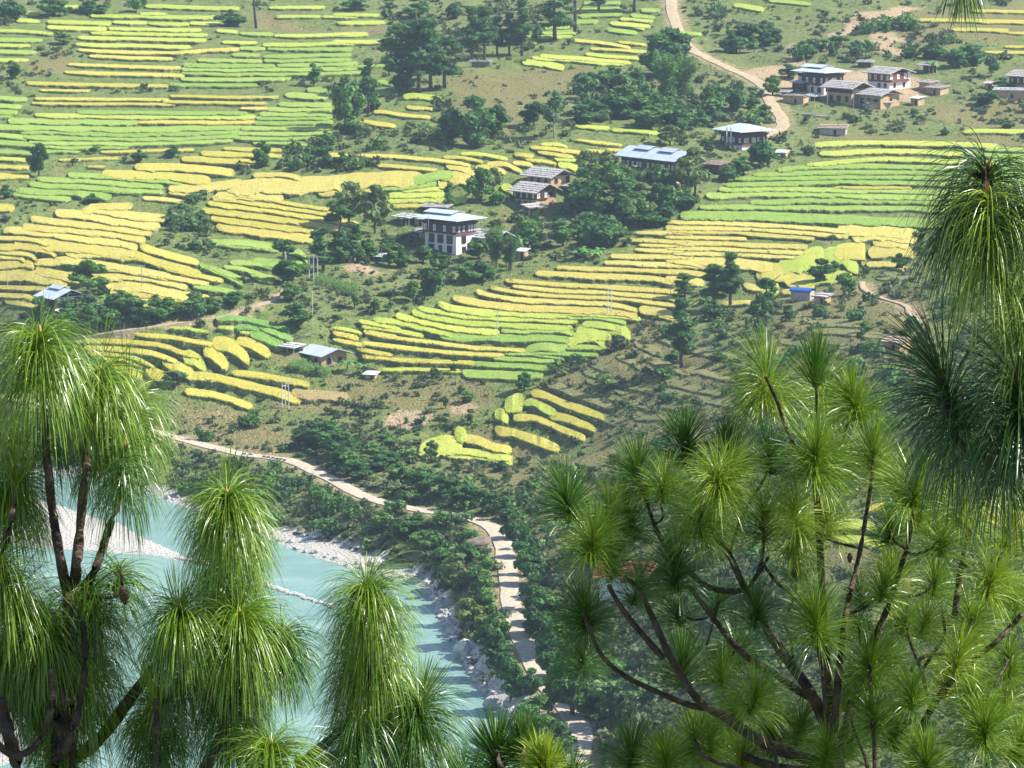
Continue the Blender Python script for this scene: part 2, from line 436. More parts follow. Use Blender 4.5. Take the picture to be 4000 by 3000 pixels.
PAD += T('lower_left', 4, '''
l 12 1050,590 1170,600 1290,618
d 20 1330,522 1500,530 1640,555 1790,600
d 22 1450,580 1520,576 1600,590
d 26 1600,578 1700,605 1810,655
d 38 1540,612 1640,632 1760,684
l 15 1345,588 1450,588
l 10 1480,618 1540,622
y 17 830,628 1050,645 1200,672 1320,690
y 20 510,668 800,672 1000,695 1120,735 1240,765
l 62 1130,730 1200,745 1270,806
y 22 520,708 750,718 900,735 1000,760 1100,800
y 52 1000,762 1080,800 1200,850
y 18 540,742 750,752 870,790 960,840
y 52 900,830 970,850 1070,890
y 16 600,775 760,782 880,830
y 44 690,812 800,830 880,880
y 58 1255,705 1320,720 1410,795
y 56 1310,652 1440,672 1540,765
y 44 1460,648 1560,670 1670,730
y 36 1150,868 1300,878 1420,905 1640,955 1860,1020
y 24 1430,862 1600,874 1750,902 1910,935
y 30 1140,970 1300,990 1450,1030 1560,1066
b 40 1800,975 1950,985 2150,1000
''')
PAD += T('centre', 2, '''
l 24 430,582 520,574 670,596
y 15 455,650 620,662
y 18 250,680 330,682 450,700 610,714
y 18 160,736 280,748 390,765
y 16 160,948 400,955 700,985 850,1010
o 22 -20,938 60,946 135,958
y 15 270,1008 450,1020 650,1042
o 70 0,1080 300,1062 560,1060
g 40 420,1118 620,1060 740,1050
g 22 290,1150 500,1130 640,1120
o 46 700,990 800,998 860,1040
o 64 650,1090 750,1055 870,1050 950,1062
l 24 420,1160 560,1150 690,1155
l 26 340,1190 560,1180 690,1178
l 26 340,1222 560,1212 690,1212
y 20 330,1256 480,1254 640,1250
l 30 650,1240 740,1218 830,1210
y 15 680,960 800,962 930,990
l 15 790,938 900,938 1080,968
o 26 880,1020 980,1015 1070,1050
o 24 950,995 1060,998 1170,1045
o 22 1110,990 1200,998 1240,1020
y 17 1120,938 1240,950
y 17 1220,895 1350,905 1540,930
l 16 1285,878 1380,880 1450,898
y 17 1265,925 1380,940 1490,958
y 15 1190,975 1300,985 1380,1000
l 20 1370,962 1450,968 1525,978
l 30 1390,998 1450,1000 1520,1020
l 40 1040,1130 1100,1140 1120,1180
l 17 1490,762 1620,772 1710,778
l 17 1720,792 1880,795 2060,815
y 12 1500,855 1650,870 1790,888
y 14 1560,918 1680,925
y 14 1690,910 1790,920
l 16 0,80 140,80 290,85
l 18 25,130 180,128 325,128
l 18 0,200 220,198
l 16 0,245 180,246 360,240
g 12 -40,415 150,400 320,395
g 22 270,490 380,500
g 22 250,555 370,560
''')
PAD += T('ridge', 2, '''
g 18 1500,50 1780,42
g 14 1540,10 1780,6
g 17 1520,85 1700,80 1790,76
g 17 1330,125 1480,120 1640,120
g 16 1300,160 1470,155
g 16 1290,190 1480,185 1500,186
l 15 1180,220 1350,215 1480,212
l 14 1170,252 1260,248
g 18 1900,48 2020,50
g 16 1840,80 1990,98
l 16 1770,105 1980,118
l 18 1710,130 1960,150
g 18 1690,168 1880,190
g 16 2130,190 2280,200
y 15 1480,238 1650,252 1840,285
y 13 1590,290 1750,298 1940,310
l 15 1560,322 1700,335 1890,348
l 18 1280,332 1550,348 1840,378
l 16 1230,345 1500,362 1800,385
l 28 1170,365 1300,372 1430,395
y 12 1760,250 1860,258 1940,270
l 17 1840,150 1930,160
''')
PAD += T('right', 3, '''
l 20 910,880 1100,868 1400,868 1700,872 2060,888
l 20 950,935 1200,922 1500,918 1840,938
l 18 870,1008 1100,985 1400,968 1800,985 2212,992
g 20 690,1035 900,1018 1250,1008 1600,1018 2212,1020
g 18 540,1065 900,1052 1300,1048 1600,1055 2212,1065
g 18 430,1090 800,1085 1200,1080 1600,1085 2212,1096
g 18 370,1130 720,1118 1150,1110 1550,1118 2212,1132
y 10 1040,1150 1250,1148 1520,1152
g 20 330,1155 700,1150 1100,1160 1500,1168 2212,1180
g 24 250,1190 700,1180 1100,1188 1500,1198 2212,1215
g 22 520,1235 900,1222 1300,1222 1520,1228 2212,1248
g 20 210,1265 600,1262 1000,1268 1400,1270 2212,1285
g 40 90,1308 400,1300 800,1312 1200,1330 1520,1345 2212,1365
l 18 1840,800 2000,795 2212,802
g 16 1970,905 2212,915
g 18 2000,960 2212,985
g 16 1850,935 2000,945 2212,960
l 20 420,20 500,24 610,42
g 16 640,-5 760,0 900,15
y 14 1540,112 1800,115 2212,130
y 14 1770,170 2000,172 2120,178
y 12 1880,56 2050,60 2212,62
y 12 1970,312 2212,320
y 9 2090,280 2212,285
y 10 2110,195 2212,198
o 18 0,1360 400,1366 800,1388 1170,1420
o 20 0,1388 400,1394 800,1418 1130,1442
o 18 0,1412 300,1416 700,1440 920,1460
o 14 0,1452 200,1454 500,1462
o 60 1060,1385 1200,1375 1400,1370 1560,1400
o 60 1150,1420 1320,1410 1550,1420
o 52 1280,1465 1400,1450 1500,1475
''')
PAD += T('right', 6, '''
o 20 0,62 300,66 600,78 880,88
o 20 0,90 300,98 600,112 850,122
o 20 0,116 300,126 600,140 800,150
o 44 0,146 250,156 500,176 680,196
o 20 0,200 150,206 270,212
o 22 0,236 150,245 260,258
o 36 0,275 100,282 240,302
l 88 690,180 780,150 860,140 900,140
l 76 820,130 900,100 960,96 1000,130
l 80 960,110 1070,98 1140,150 1190,190
y 70 1040,92 1140,76 1230,82 1210,140
o 50 1250,100 1380,88 1500,100 1530,120
y 84 560,210 700,200 830,250
l 90 590,290 640,285 700,300
y 70 700,215 850,270 920,290
l 50 820,300 1000,250 1150,250
o 26 720,365 800,360
o 26 480,315 540,330 600,350
o 24 1240,190 1400,195 1500,230
o 20 350,440 480,430 540,432
''')
PAD += T('fan', 5, '''
o 15 1870,6 2050,2 2230,6
o 16 1815,48 2000,52 2230,60
o 16 1890,80 2050,82 2230,86
o 16 1865,108 2050,112 2230,118
o 20 1715,145 1950,146 2230,156
o 20 1675,185 1900,190 2230,205
o 20 1380,216 1700,226 2000,238 2230,250
o 26 1250,248 1550,258 1900,276 2120,300
o 20 1065,294 1350,318 1700,336 2090,362 2160,386
o 20 1110,330 1350,355 1700,372 2050,396 2140,430
o 20 970,336 1150,372 1450,392 1750,404 2000,436 2160,462
o 22 885,358 1050,400 1350,424 1700,440 1880,478
o 34 740,392 900,425 1200,458 1500,468 1750,484 1880,502
o 50 1890,458 2000,470 2110,500
l 32 650,425 760,462 1000,486 1300,500 1500,498
l 22 530,462 760,504 1000,524 1300,536 1510,548
l 27 490,486 660,524 900,556 1200,574 1480,584
l 30 390,502 550,546 750,582 1030,608
l 26 250,530 450,560 640,605 760,634
l 18 160,545 300,570 420,596
g 26 1450,516 1600,512 1750,530 1810,552
l 26 1390,500 1560,494 1700,500 1900,528
l 30 1540,556 1700,566 1770,600
l 60 1700,580 1780,570 1840,608
l 56 1440,650 1560,612 1720,620
g 30 1040,598 1200,590 1400,592 1490,622
l 70 1500,590 1600,580 1680,650
g 34 660,630 900,636 1150,640 1300,640 1470,655
g 64 1240,672 1330,650 1450,668
g 42 1190,718 1300,690 1420,712
g 22 1430,706 1560,706 1690,714
g 18 1060,745 1240,752 1420,775
g 20 990,772 1200,782 1430,788
g 24 870,806 1100,816 1390,828
g 34 800,855 1000,866 1300,872
g 18 1200,745 1400,745 1640,756
l 16 0,590 90,600 180,625
l 17 180,580 400,606 560,638
y 20 190,606 300,628 400,644
y 18 300,640 560,672 900,712 1190,730
y 17 0,660 160,690 200,698
y 18 180,680 400,705 700,738 1060,758
y 20 150,718 260,740 370,758
y 18 180,760 400,786 700,798 880,806
l 16 280,848 500,846 790,856
y 26 0,612 80,632 160,650
''')
PAD += T('low_fan', 5, '''
l 72 1060,1020 1110,1008 1180,1000
l 46 1000,1108 1040,1098 1085,1125
y 30 1225,978 1300,990 1420,1045 1560,1088 1680,1135
l 34 1180,1042 1240,1032 1310,1068 1385,1105
y 30 1335,1122 1420,1125 1530,1165 1620,1205
y 28 1115,1132 1250,1142 1400,1200 1560,1262
y 36 1000,1200 1120,1222 1290,1275 1400,1325
y 34 800,1250 880,1265 1000,1310 1105,1330
l 58 750,1218 790,1212 825,1222
l 74 530,1320 600,1285 700,1262 800,1290
l 30 660,1330 850,1345 1000,1370 1110,1385
l 28 700,1362 900,1372 1110,1408
''')
PAD += T('far_right', 9, '''
o 60 1800,60 1900,30 2000,40
o 80 1980,60 2100,60 2212,90
o 50 1850,0 1950,-20 2100,-10
y 40 1250,40 1330,20 1440,40
l 50 1000,150 1150,120 1300,150
l 40 1050,230 1180,220 1350,260
o 30 1280,750 1400,700 1450,690
''')
PAD += T('dry', 5, '''
q 34 1990,620 2060,655 2212,700
q 44 1860,660 1940,690 2040,735
q 44 1910,750 2060,805 2212,840
q 40 1540,830 1640,875 1760,915 1900,945 2010,970
q 26 1560,905 1700,945 1800,990
q 26 1590,812 1720,845
q 36 2030,975 2140,985 2230,995
q 46 1930,1030 2100,1050 2230,1065
q 40 1310,905 1480,975 1740,1070
q 30 1750,760 1850,790 1900,830
q 34 1700,1010 1850,1040 1990,1080
q 40 1500,1060 1650,1120 1760,1160
q 40 1850,1120 2000,1130 2200,1150
''')
PAD += T('dry', 6, '''
q 40 150,700 280,735 440,765
q 36 0,900 170,945 350,985
q 36 0,970 180,1010 400,1050
q 34 100,830 300,870 440,900
q 40 840,530 1050,540 1250,565
q 36 900,590 1100,600 1350,635
q 40 1250,690 1330,660 1420,650
q 36 700,660 900,680 1150,690
q 40 1500,720 1700,730 1850,760
q 36 1300,270 1450,262 1580,285
''')
# ground cover regions used for colour: (name, polygon in zone)
REG = []
def reg(kind, zone, s): REG.append((kind, Z(zone, s)))
reg('dry', 2, '780,470 1000,430 1250,440 1480,470 1480,560 1300,620 1180,760 1000,830 900,760 700,700 640,740 600,650 700,560')
reg('dry', 2, '900,480 1080,500 1250,570 1220,640 1050,610 880,560')
reg('cut', 1, '1500,90 1700,110 1950,120 2212,170 2212,250 1850,180 1500,180')
reg('cut', 2, '0,150 330,140 360,190 240,240 0,240')
reg('cut', 1, '1270,190 1360,260 1330,330 1180,400 1100,380 1280,280')
reg('earth', 3, '1250,90 1480,0 1640,-30 1560,60 1330,170 1180,240 1050,300 1000,260 1200,170')
reg('earth', 3, '1340,240 1500,230 1540,320 1420,330 1360,300')
reg('earth', 3, '700,360 830,270 910,260 900,390 760,420')
reg('earth', 3, '590,450 800,440 820,520 620,500')
reg('earth', 3, '700,600 1100,640 1500,640 1600,600 1500,420 800,440')
reg('dry', 3, '1500,20 2212,0 2212,330 1500,260')
reg('dry', 3, '1650,640 2212,600 2212,760 1650,760')
reg('dry', 3, '900,800 1600,840 2212,780 2212,890 950,860')
reg('earth', 5, '290,1150 420,1110 620,1120 640,1200 480,1260 300,1220')
reg('earth', 5, '720,1040 850,1020 900,1080 780,1120')
reg('dry', 5, '0,900 300,890 900,900 1050,960 950,1100 700,1160 500,1100 300,1110 0,1060')
reg('dry', 5, '1300,930 1500,950 1750,1080 1760,1130 1500,1060 1320,1000')
reg('dry', 5, '1400,760 1900,560 2100,560 2212,1300 1700,1300 1300,900')
reg('dry', 6, '-500,700 0,620 600,900 700,1300 400,1700 -500,1700')
reg('dry', 5, '830,1210 1000,1190 1400,1350 1700,1500 1200,1600 700,1400')
reg('cut', 4, '1080,1080 1350,1060 1500,1100 1800,1200 2000,1260 1900,1360 1600,1360 1200,1280 1050,1230')
reg('dry', 4, '1700,990 2212,990 2212,1130 1800,1100')
reg('dry', 1, '140,370 400,330 420,440 200,480')
reg('cut', 1, '270,1050 420,1010 430,1060 260,1110')
reg('earth', 4, '1500,490 1660,440 1740,420 1720,455 1620,490')
reg('cut', 4, '1560,770 1900,690 1960,720 1850,850 2100,850 2100,890 1800,880 1640,790')
reg('earth', 5, '0,200 200,230 330,330 250,350 100,290 0,260')
reg('cut', 2, '1000,1290 1400,1290 1500,1400 1050,1420')
reg('dry', 6, '600,350 1400,300 1700,600 1600,1000 900,1000 600,700')
reg('dry', 8, '1150,150 1500,150 1500,420 1180,300')
reg('earth', 9, '0,1150 220,1100 200,1300 0,1400')
reg('earth', 9, '1600,1180 1850,1060 1900,1100 1650,1250')
reg('dry', 9, '800,200 1500,250 1500,600 1000,500')
reg('sand', 0, '540,1885 640,1895 800,1975 960,2040 1060,2062 1115,2045 1250,2085 1400,2112 1540,2150 1690,2225 1720,2300 1690,2350 1600,2300 1300,2230 1042,2130 800,2040 560,1945')
reg('sand', 0, '-300,1880 480,2030 780,2190 780,2220 -300,2180')
reg('sand', 0, '-300,2580 100,2680 220,2760 240,2860 140,2990 -300,3030')
reg('sand', 0, '2060,2560 2160,2640 2140,2720 2060,2640')
reg('sand', 0, '1690,2300 1720,2330 1760,2450 1850,2600 2000,2760 2070,2860 2020,2850 1900,2720 1780,2570 1720,2440')
# ------------------------------------------------------------------ outlines of the paddies in the photograph
def strip_px(zone, th, s):
    P = Z(zone, s); th = th * ZONES[zone][2] * 1.2; P = P.copy(); P[:, 0] = np.where(P[:, 0] > 3990, P[:, 0] + 170, np.where(P[:, 0] < 8, P[:, 0] - 170, P[:, 0]))
    L = np.hypot(*(np.diff(P, axis=0).T)).sum(); nseg = int(max(8, L / 13)); C = smooth_line(P, nseg + 1)
    sarc = np.concatenate([[0], np.cumsum(np.hypot(*(np.diff(C, axis=0).T)))]); Lc = sarc[-1]
    e = min(th * 0.55 + 4, Lc * 0.4); q = np.clip(np.minimum(sarc, Lc - sarc) / e, 0, 1); f = np.sqrt(np.clip(1 - (1 - q) ** 2, 0, 1)) * 0.7 + 0.3
    sd = rng.integers(0, 9999); w1 = vnoise(sarc, np.full_like(sarc, sd), 75.0) + 0.6 * vnoise(sarc, np.full_like(sarc, sd + 50), 26.0)
    top = C[:, 1] + (1 - f) * th * 0.45 + w1 * th * 0.07
    w2 = vnoise(sarc, np.full_like(sarc, sd + 99), 90.0) + 0.7 * vnoise(sarc, np.full_like(sarc, sd + 199), 22.0)
    low = top + th * f * (1 + 0.16 * w2)
    return C[:, 0], top, low
STR = [(r, c) + strip_px(z, th * {'upper': 1.12, 'right': 1.15, 'fan': 1.1, 'centre': 1.08, 'ridge': 1.1, 'low_fan': 1.3, 'lower_left': 1.22, 'golden': 1.06, 'middle': 1.06}.get(r, 1.0), s) for r, z, c, th, s in PAD]

# mask of terraced land, to keep the ground even under the paddies
MU, MV = 500, 375; mask = np.zeros((MV, MU), np.float32); mu, mv = np.meshgrid(np.arange(MU) * 8 + 4, np.arange(MV) * 8 + 4)
mask_s = None
for r, c, u, a, b in sorted(STR, key=lambda k: k[0] == 'dry'):
    if r == 'dry' and mask_s is None: mask_s = mask.copy()
    lo = np.floor((a - 10) / 8).astype(int); hi = np.ceil((b + 10) / 8).astype(int); cols = np.arange(max(0, int(u.min() // 8)), min(MU - 1, int(u.max() // 8)) + 1)
    if u[0] > u[-1] or len(cols) < 1: continue
    o = np.argsort(u); A0 = np.interp(cols * 8 + 4, u[o], a[o]) / 8; B0 = np.interp(cols * 8 + 4, u[o], b[o]) / 8
    for k, p, q in zip(cols, A0, B0): mask[max(0, int(p - 1)):max(0, int(q + 2)), k] = 1
for _ in range(2):
    m = np.pad(mask_s, 1, 'edge'); mask_s = (m[:-2, 1:-1] + m[2:, 1:-1] + m[1:-1, :-2] + m[1:-1, 2:] + 2 * mask_s) / 6
    m = np.pad(mask, 1, 'edge'); mask = (m[:-2, 1:-1] + m[2:, 1:-1] + m[1:-1, :-2] + m[1:-1, 2:] + 2 * mask) / 6
gu, gv = to_px(np.stack([gx, gy, GZ], -1))
beach = inside(gu, gv, Z(0, '540,1880 640,1890 800,1970 960,2035 1060,2055 1115,2040 1250,2080 1400,2105 1540,2145 1690,2220 1720,2300 1690,2350 1600,2300 1300,2230 1042,2130 800,2040 560,1945'))
GZ = np.where(beach & ~ins, np.minimum(GZ, 0.25 + 0.05 * db), GZ); gu, gv = to_px(np.stack([gx, gy, GZ], -1))
def samp(img, u, v):
    i = np.clip((v / 8).astype(int), 0, MV - 1); j = np.clip((u / 8).astype(int), 0, MU - 1); return img[i, j]
terr = samp(mask, gu, gv) * ((gv > -50) & (gv < 3050))
river_far = np.clip((db - 6) / 30, 0, 1) * (~ins)
dtrack = np.minimum(dist_poly(gx, gy, ROADP[::4, :2], False), dist_poly(gx, gy, TRACKP[::3, :2], False))
dpath = np.minimum(dist_poly(gx, gy, PATHP[::3, :2], False), dist_poly(gx, gy, PATH2P[::3, :2], False))
calm = np.clip((np.minimum(dtrack - 4, dpath - 1.5)) / 8, 0, 1)
rough = (1 - 0.9 * terr) * river_far * calm
GZ = GZ + rough * (1.3 * vnoise(gx, gy, 42, 1) + 0.7 * vnoise(gx, gy, 15, 2) + 0.35 * vnoise(gx, gy, 6, 3))
GZ = GZ + np.where(~ins, 0.05 * vnoise(gx, gy, 5, 4), 0)

# geometry of each paddy (back edge on the slope, level top, front bank), then the ground is cut away beneath it
PADGEO = []
for r_, c_, u_, a_, b_ in STR:
    back = hit(u_, a_, 0.06 if r_ == 'dry' else 0.3); zb = back[:, 2]; ns = len(u_)
    lip = np.stack([at_z(np.array([uu]), np.array([vv]), z + 0.25)[0] for uu, vv, z in zip(u_, b_, zb)])
    ed = np.minimum(np.arange(ns), np.arange(ns)[::-1]) / 5.0; cap = 0.4 + {'upper': 0.5, 'right': 0.35, 'fan': 0.35, 'dry': 0.15, 'low_fan': 0.45, 'lower_left': 0.5}.get(r_, 0.4) * np.clip(ed, 0, 1)
    g = zt(lip[:, 0], lip[:, 1]); lo_ = 0.26 if r_ == 'dry' else 0.35; cap = cap * (0.9 if r_ == 'dry' else 1); low = lip[:, 2] < g + lo_; high = lip[:, 2] > g + cap
    if low.any(): lip[low] = hit(u_[low], b_[low], lo_)
    if high.any(): lip[high] = hit(u_[high], b_[high], cap[high])
    bad = lip[:, 1] > back[:, 1] - 0.3; lip[bad, 1] = back[bad, 1] - 0.3
    PADGEO.append((r_, c_, back, lip, zt(lip[:, 0], lip[:, 1] - 0.6)))
DIG = GZ.copy()
for r_, c_, back, lip, gb in PADGEO:
    n_ = len(back)
    if r_ == 'dry': continue
    for f in np.linspace(-0.03, 1.0, 9):
        for t in np.arange(0, n_ - 1, 0.5):
            i = int(t); q = t - i; p = (back[i] * (1 - q) + back[i + 1] * q) * (1 - f) + (lip[i] * (1 - q) + lip[i + 1] * q) * f
            ix = int((p[0] - GX[0]) / STEP); iy = int((p[1] - GY[0]) / STEP)
            if 0 <= ix < len(GX) - 1 and 0 <= iy < len(GY) - 1:
                sub = DIG[iy:iy + 2, ix:ix + 2]; np.minimum(sub, p[2] - 0.45, out=sub)
GZ = DIG

# ground colour: what grows or lies where (measured on the ground, edges broken up by noise)
cov = np.zeros((*gx.shape, 4), np.float32)
pu = gu + 70 * vnoise(gx, gy, 28, 11) + 40 * vnoise(gx, gy, 11, 12) + 20 * vnoise(gx, gy, 5, 15); pv = gv + 32 * vnoise(gx, gy, 32, 13) + 18 * vnoise(gx, gy, 12, 14) + 9 * vnoise(gx, gy, 5, 16)
for kind, poly in REG:
    m = inside(pu, pv, poly)
    if kind == 'dry': cov[m, 0] = 1
    if kind == 'earth': cov[m, 1] = 1
    if kind == 'cut': cov[m, 0] = 0.7; cov[m, 1] = 0.35
    if kind == 'sand': cov[inside(gu + (pu - gu) * 0.2, gv + (pv - gv) * 0.2, poly) & (GZ < 3.5), 2] = 1
cov[ins, 2] = 1; cov[(db < 3) & ~ins, 2] = 1; cov[(dpath < 3), 1] = 0.7; cov[(dtrack < 6), 1] = np.maximum(cov[(dtrack < 6), 1], 0.55)
tw = np.clip(terr * 1.5, 0, 1)
for _ in range(5):
    p = np.pad(tw, 1, 'edge'); tw = np.maximum(tw, 0.9 * np.maximum(np.maximum(p[:-2, 1:-1], p[2:, 1:-1]), np.maximum(p[1:-1, :-2], p[1:-1, 2:])))
cov[..., 3] = tw
for _ in range(2):
    p = np.pad(cov, ((1, 1), (1, 1), (0, 0)), 'edge'); cov = (p[:-2, 1:-1] + p[2:, 1:-1] + p[1:-1, :-2] + p[1:-1, 2:] + 2 * cov) / 6

def ground_mat():
    m = bpy.data.materials.new('hillside_ground'); nt, b = _nm(m); N = nt.nodes.new; L = nt.links.new
    b.inputs['Roughness'].default_value = 0.95; b.inputs['Specular IOR Level'].default_value = 0.1
    at = N('ShaderNodeAttribute'); at.attribute_name = 'cover'; sp = N('ShaderNodeSeparateColor'); L(at.outputs['Color'], sp.inputs[0])
    tc = N('ShaderNodeTexCoord')
    def noise(s, d=4):
        n = N('ShaderNodeTexNoise'); n.inputs['Scale'].default_value = s; n.inputs['Detail'].default_value = d; L(tc.outputs['Object'], n.inputs['Vector']); return n.outputs['Fac']
    def ramp(f, stops):
        r = N('ShaderNodeValToRGB'); e = r.color_ramp.elements
        e[0].position, e[0].color = stops[0][0], (*stops[0][1], 1); e[1].position, e[1].color = stops[-1][0], (*stops[-1][1], 1)
        for p, c in stops[1:-1]: k = e.new(p); k.color = (*c, 1)
        L(f, r.inputs[0]); return r.outputs[0]
    def mix(f, a, c):
        x = N('ShaderNodeMix'); x.data_type = 'RGBA'; L(f, x.inputs['Factor']); L(a, x.inputs['A']); L(c, x.inputs['B']); return x.outputs['Result']
    def sharp(f, nz, k=0.5):
        a = N('ShaderNodeMath'); a.operation = 'MULTIPLY_ADD'; a.inputs[1].default_value = k; L(nz, a.inputs[0]); L(f, a.inputs[2])
        r = N('ShaderNodeMapRange'); r.inputs['From Min'].default_value = 0.45 + k / 2 - 0.12; r.inputs['From Max'].default_value = 0.45 + k / 2 + 0.22; L(a.outputs[0], r.inputs[0]); return r.outputs[0]
    n1 = noise(0.09); n2 = noise(0.5); n3 = noise(1.6, 6)
    scrub = ramp(n2, [(0.3, (0.05, 0.085, 0.028)), (0.48, (0.11, 0.145, 0.048)), (0.7, (0.2, 0.19, 0.075))])
    grass = ramp(n3, [(0.3, (0.1, 0.135, 0.04)), (0.55, (0.18, 0.2, 0.068)), (0.75, (0.28, 0.24, 0.11))])
    base = mix(sharp(n1, n2, 0.6), scrub, grass)
    dry = ramp(n3, [(0.3, (0.09, 0.105, 0.036)), (0.5, (0.17, 0.16, 0.06)), (0.7, (0.27, 0.22, 0.1))])
    earth = ramp(n3, [(0.3, (0.22, 0.15, 0.085)), (0.5, (0.37, 0.27, 0.16)), (0.7, (0.48, 0.37, 0.24))])
    sand = ramp(n3, [(0.3, (0.3, 0.28, 0.25)), (0.55, (0.46, 0.43, 0.39)), (0.75, (0.56, 0.53, 0.49))])
    bank = ramp(n2, [(0.3, (0.07, 0.115, 0.03)), (0.52, (0.14, 0.185, 0.05)), (0.72, (0.23, 0.22, 0.08))])
    c = mix(at.outputs['Alpha'], base, bank)
    c = mix(sharp(sp.outputs[0], n2), c, dry); c = mix(sharp(sp.outputs[1], n2, 0.7), c, earth); c = mix(sharp(sp.outputs[2], n3, 0.3), c, sand)
    L(c, b.inputs['Base Color'])
    bp = N('ShaderNodeBump'); bp.inputs['Strength'].default_value = 0.9; bp.inputs['Distance'].default_value = 0.8; L(n3, bp.inputs['Height']); L(bp.outputs[0], b.inputs['Normal'])
    return m
M_GROUND = ground_mat()
# one ground sheet: the valley, the near slope under the camera, the far slope behind
def grid(X, Y, Zv):
    ny, nx = X.shape; V = np.stack([X, Y, Zv], -1).reshape(-1, 3); i = np.arange(nx * ny).reshape(ny, nx)
    return V, np.stack([i[:-1, :-1], i[:-1, 1:], i[1:, 1:], i[1:, :-1]], -1).reshape(-1, 4)
V1, F1 = grid(gx, gy, GZ); C1 = cov.reshape(-1, 4)
nx_, ny_ = np.meshgrid(np.arange(-420, 421, 10.0), np.arange(-120, 481, 10.0)); s_ = np.clip(ny_ / 480, -1, 1); e_ = zt(nx_, np.full_like(nx_, 480))
nz_ = np.where(s_ >= 0, 172 * np.clip(1 - s_, 0, 1) ** 1.1 + e_ * s_, 172 - s_ * 60) + 0.8 * vnoise(nx_, ny_, 25, 5) * (s_ < 0.99)
V2, F2 = grid(nx_, ny_, nz_)
fx_, fy_ = np.meshgrid(np.arange(-420, 421, 30.0), np.arange(1900, 3001, 50.0)); fz_ = zt(fx_, np.full_like(fx_, 1900)) + (fy_ - 1900) * 0.28 + np.clip(fy_ - 1900, 0, 60) / 60 * 12 * vnoise(fx_, fy_, 160, 6)
V3, F3 = grid(fx_, fy_, fz_)
gnd = obj('hillside', np.concatenate([V1, V2, V3]), np.concatenate([F1, F2 + len(V1), F3 + len(V1) + len(V2)]), M_GROUND, smooth=True, kind='structure', label='scrubby terraced hillside rising beyond the river')
ca = gnd.data.attributes.new('cover', 'FLOAT_COLOR', 'POINT'); ca.data.foreach_set('color', np.concatenate([C1, np.zeros((len(V2) + len(V3), 4), np.float32)]).astype(np.float32).ravel())

# river
def water_mat():
    m = bpy.data.materials.new('glacial_water'); nt, b = _nm(m); N = nt.nodes.new; L = nt.links.new
    tc = N('ShaderNodeTexCoord'); mp = N('ShaderNodeMapping'); mp.inputs['Rotation'].default_value = (0, 0, 0.9); mp.inputs['Scale'].default_value = (0.05, 0.11, 1); L(tc.outputs['Object'], mp.inputs[0])
    n = N('ShaderNodeTexNoise'); n.inputs['Scale'].default_value = 1; n.inputs['Detail'].default_value = 7; L(mp.outputs[0], n.inputs['Vector'])
    r = N('ShaderNodeValToRGB'); e = r.color_ramp.elements; e[0].position, e[0].color = 0.25, (0.13, 0.25, 0.215, 1); e[1].position, e[1].color = 0.66, (0.22, 0.34, 0.29, 1)
    k = e.new(0.86); k.color = (0.6, 0.7, 0.68, 1)
    L(n.outputs['Fac'], r.inputs[0]); L(r.outputs[0], b.inputs['Base Color']); b.inputs['Roughness'].default_value = 0.22; b.inputs['IOR'].default_value = 1.33
    n2 = N('ShaderNodeTexNoise'); n2.inputs['Scale'].default_value = 0.8; n2.inputs['Detail'].default_value = 6; L(tc.outputs['Object'], n2.inputs['Vector'])
    bp = N('ShaderNodeBump'); bp.inputs['Strength'].default_value = 0.22; bp.inputs['Distance'].default_value = 0.5; L(n2.outputs['Fac'], bp.inputs['Height']); L(bp.outputs[0], b.inputs['Normal'])
    return m
wx, wy = np.meshgrid(np.arange(-330, 141, 10.0), np.arange(490, 1081, 10.0)); Vw, Fw = grid(wx, wy, np.zeros_like(wx))
obj('river', Vw, Fw, water_mat(), smooth=True, kind='structure', label='milky turquoise river between pale gravel bars')

# roads
M_ROAD = mat('pale_road', (0.5, 0.43, 0.32), 0.9, scale=0.9, col2=(0.36, 0.3, 0.22), bump=0.2)
M_TRACK = mat('dirt_track', (0.46, 0.36, 0.23), 0.95, scale=0.6, col2=(0.31, 0.23, 0.14), bump=0.4)
def ribbon(name, P, half, m, label, lift=0.22, jit=0.12):
    P = np.asarray(P); d = np.gradient(P[:, :2], axis=0); d /= np.linalg.norm(d, axis=1)[:, None] + 1e-9; nrm = np.stack([-d[:, 1], d[:, 0]], -1); V = []
    offs = [(-1.12, -1.2), (-1, 0), (-0.4, 0.06), (0.4, 0.06), (1, 0), (1.12, -1.2)]
    for i in range(len(P)):
        for o, dz in offs:
            hw = half * (1 + (jit * float(vnoise(i * 3.1, o * 50, 9, 21)) if abs(o) > 0.9 else 0)); V.append((P[i, 0] + nrm[i, 0] * o * hw, P[i, 1] + nrm[i, 1] * o * hw, P[i, 2] + lift + dz))
    k = len(offs); F = np.array([(i * k + j, i * k + j + 1, (i + 1) * k + j + 1, (i + 1) * k + j) for i in range(len(P) - 1) for j in range(k - 1)])
    return obj(name, V, F, m, smooth=False, kind='structure', label=label)
ribbon('road', ROADP, 2.1, M_ROAD, 'pale unpaved road curving above the river bank')
ribbon('dirt_track', TRACKP, 2.1, M_TRACK, 'ochre dirt track winding down past the upper houses', jit=0.25)
ribbon('footpath', PATHP, 1.1, M_TRACK, 'narrow earth path below the hedge of the village', jit=0.3)
ribbon('footpath', PATH2P, 0.7, M_TRACK, 'thin reddish footpath through the scrub by the small hut', lift=0.3, jit=0.4)

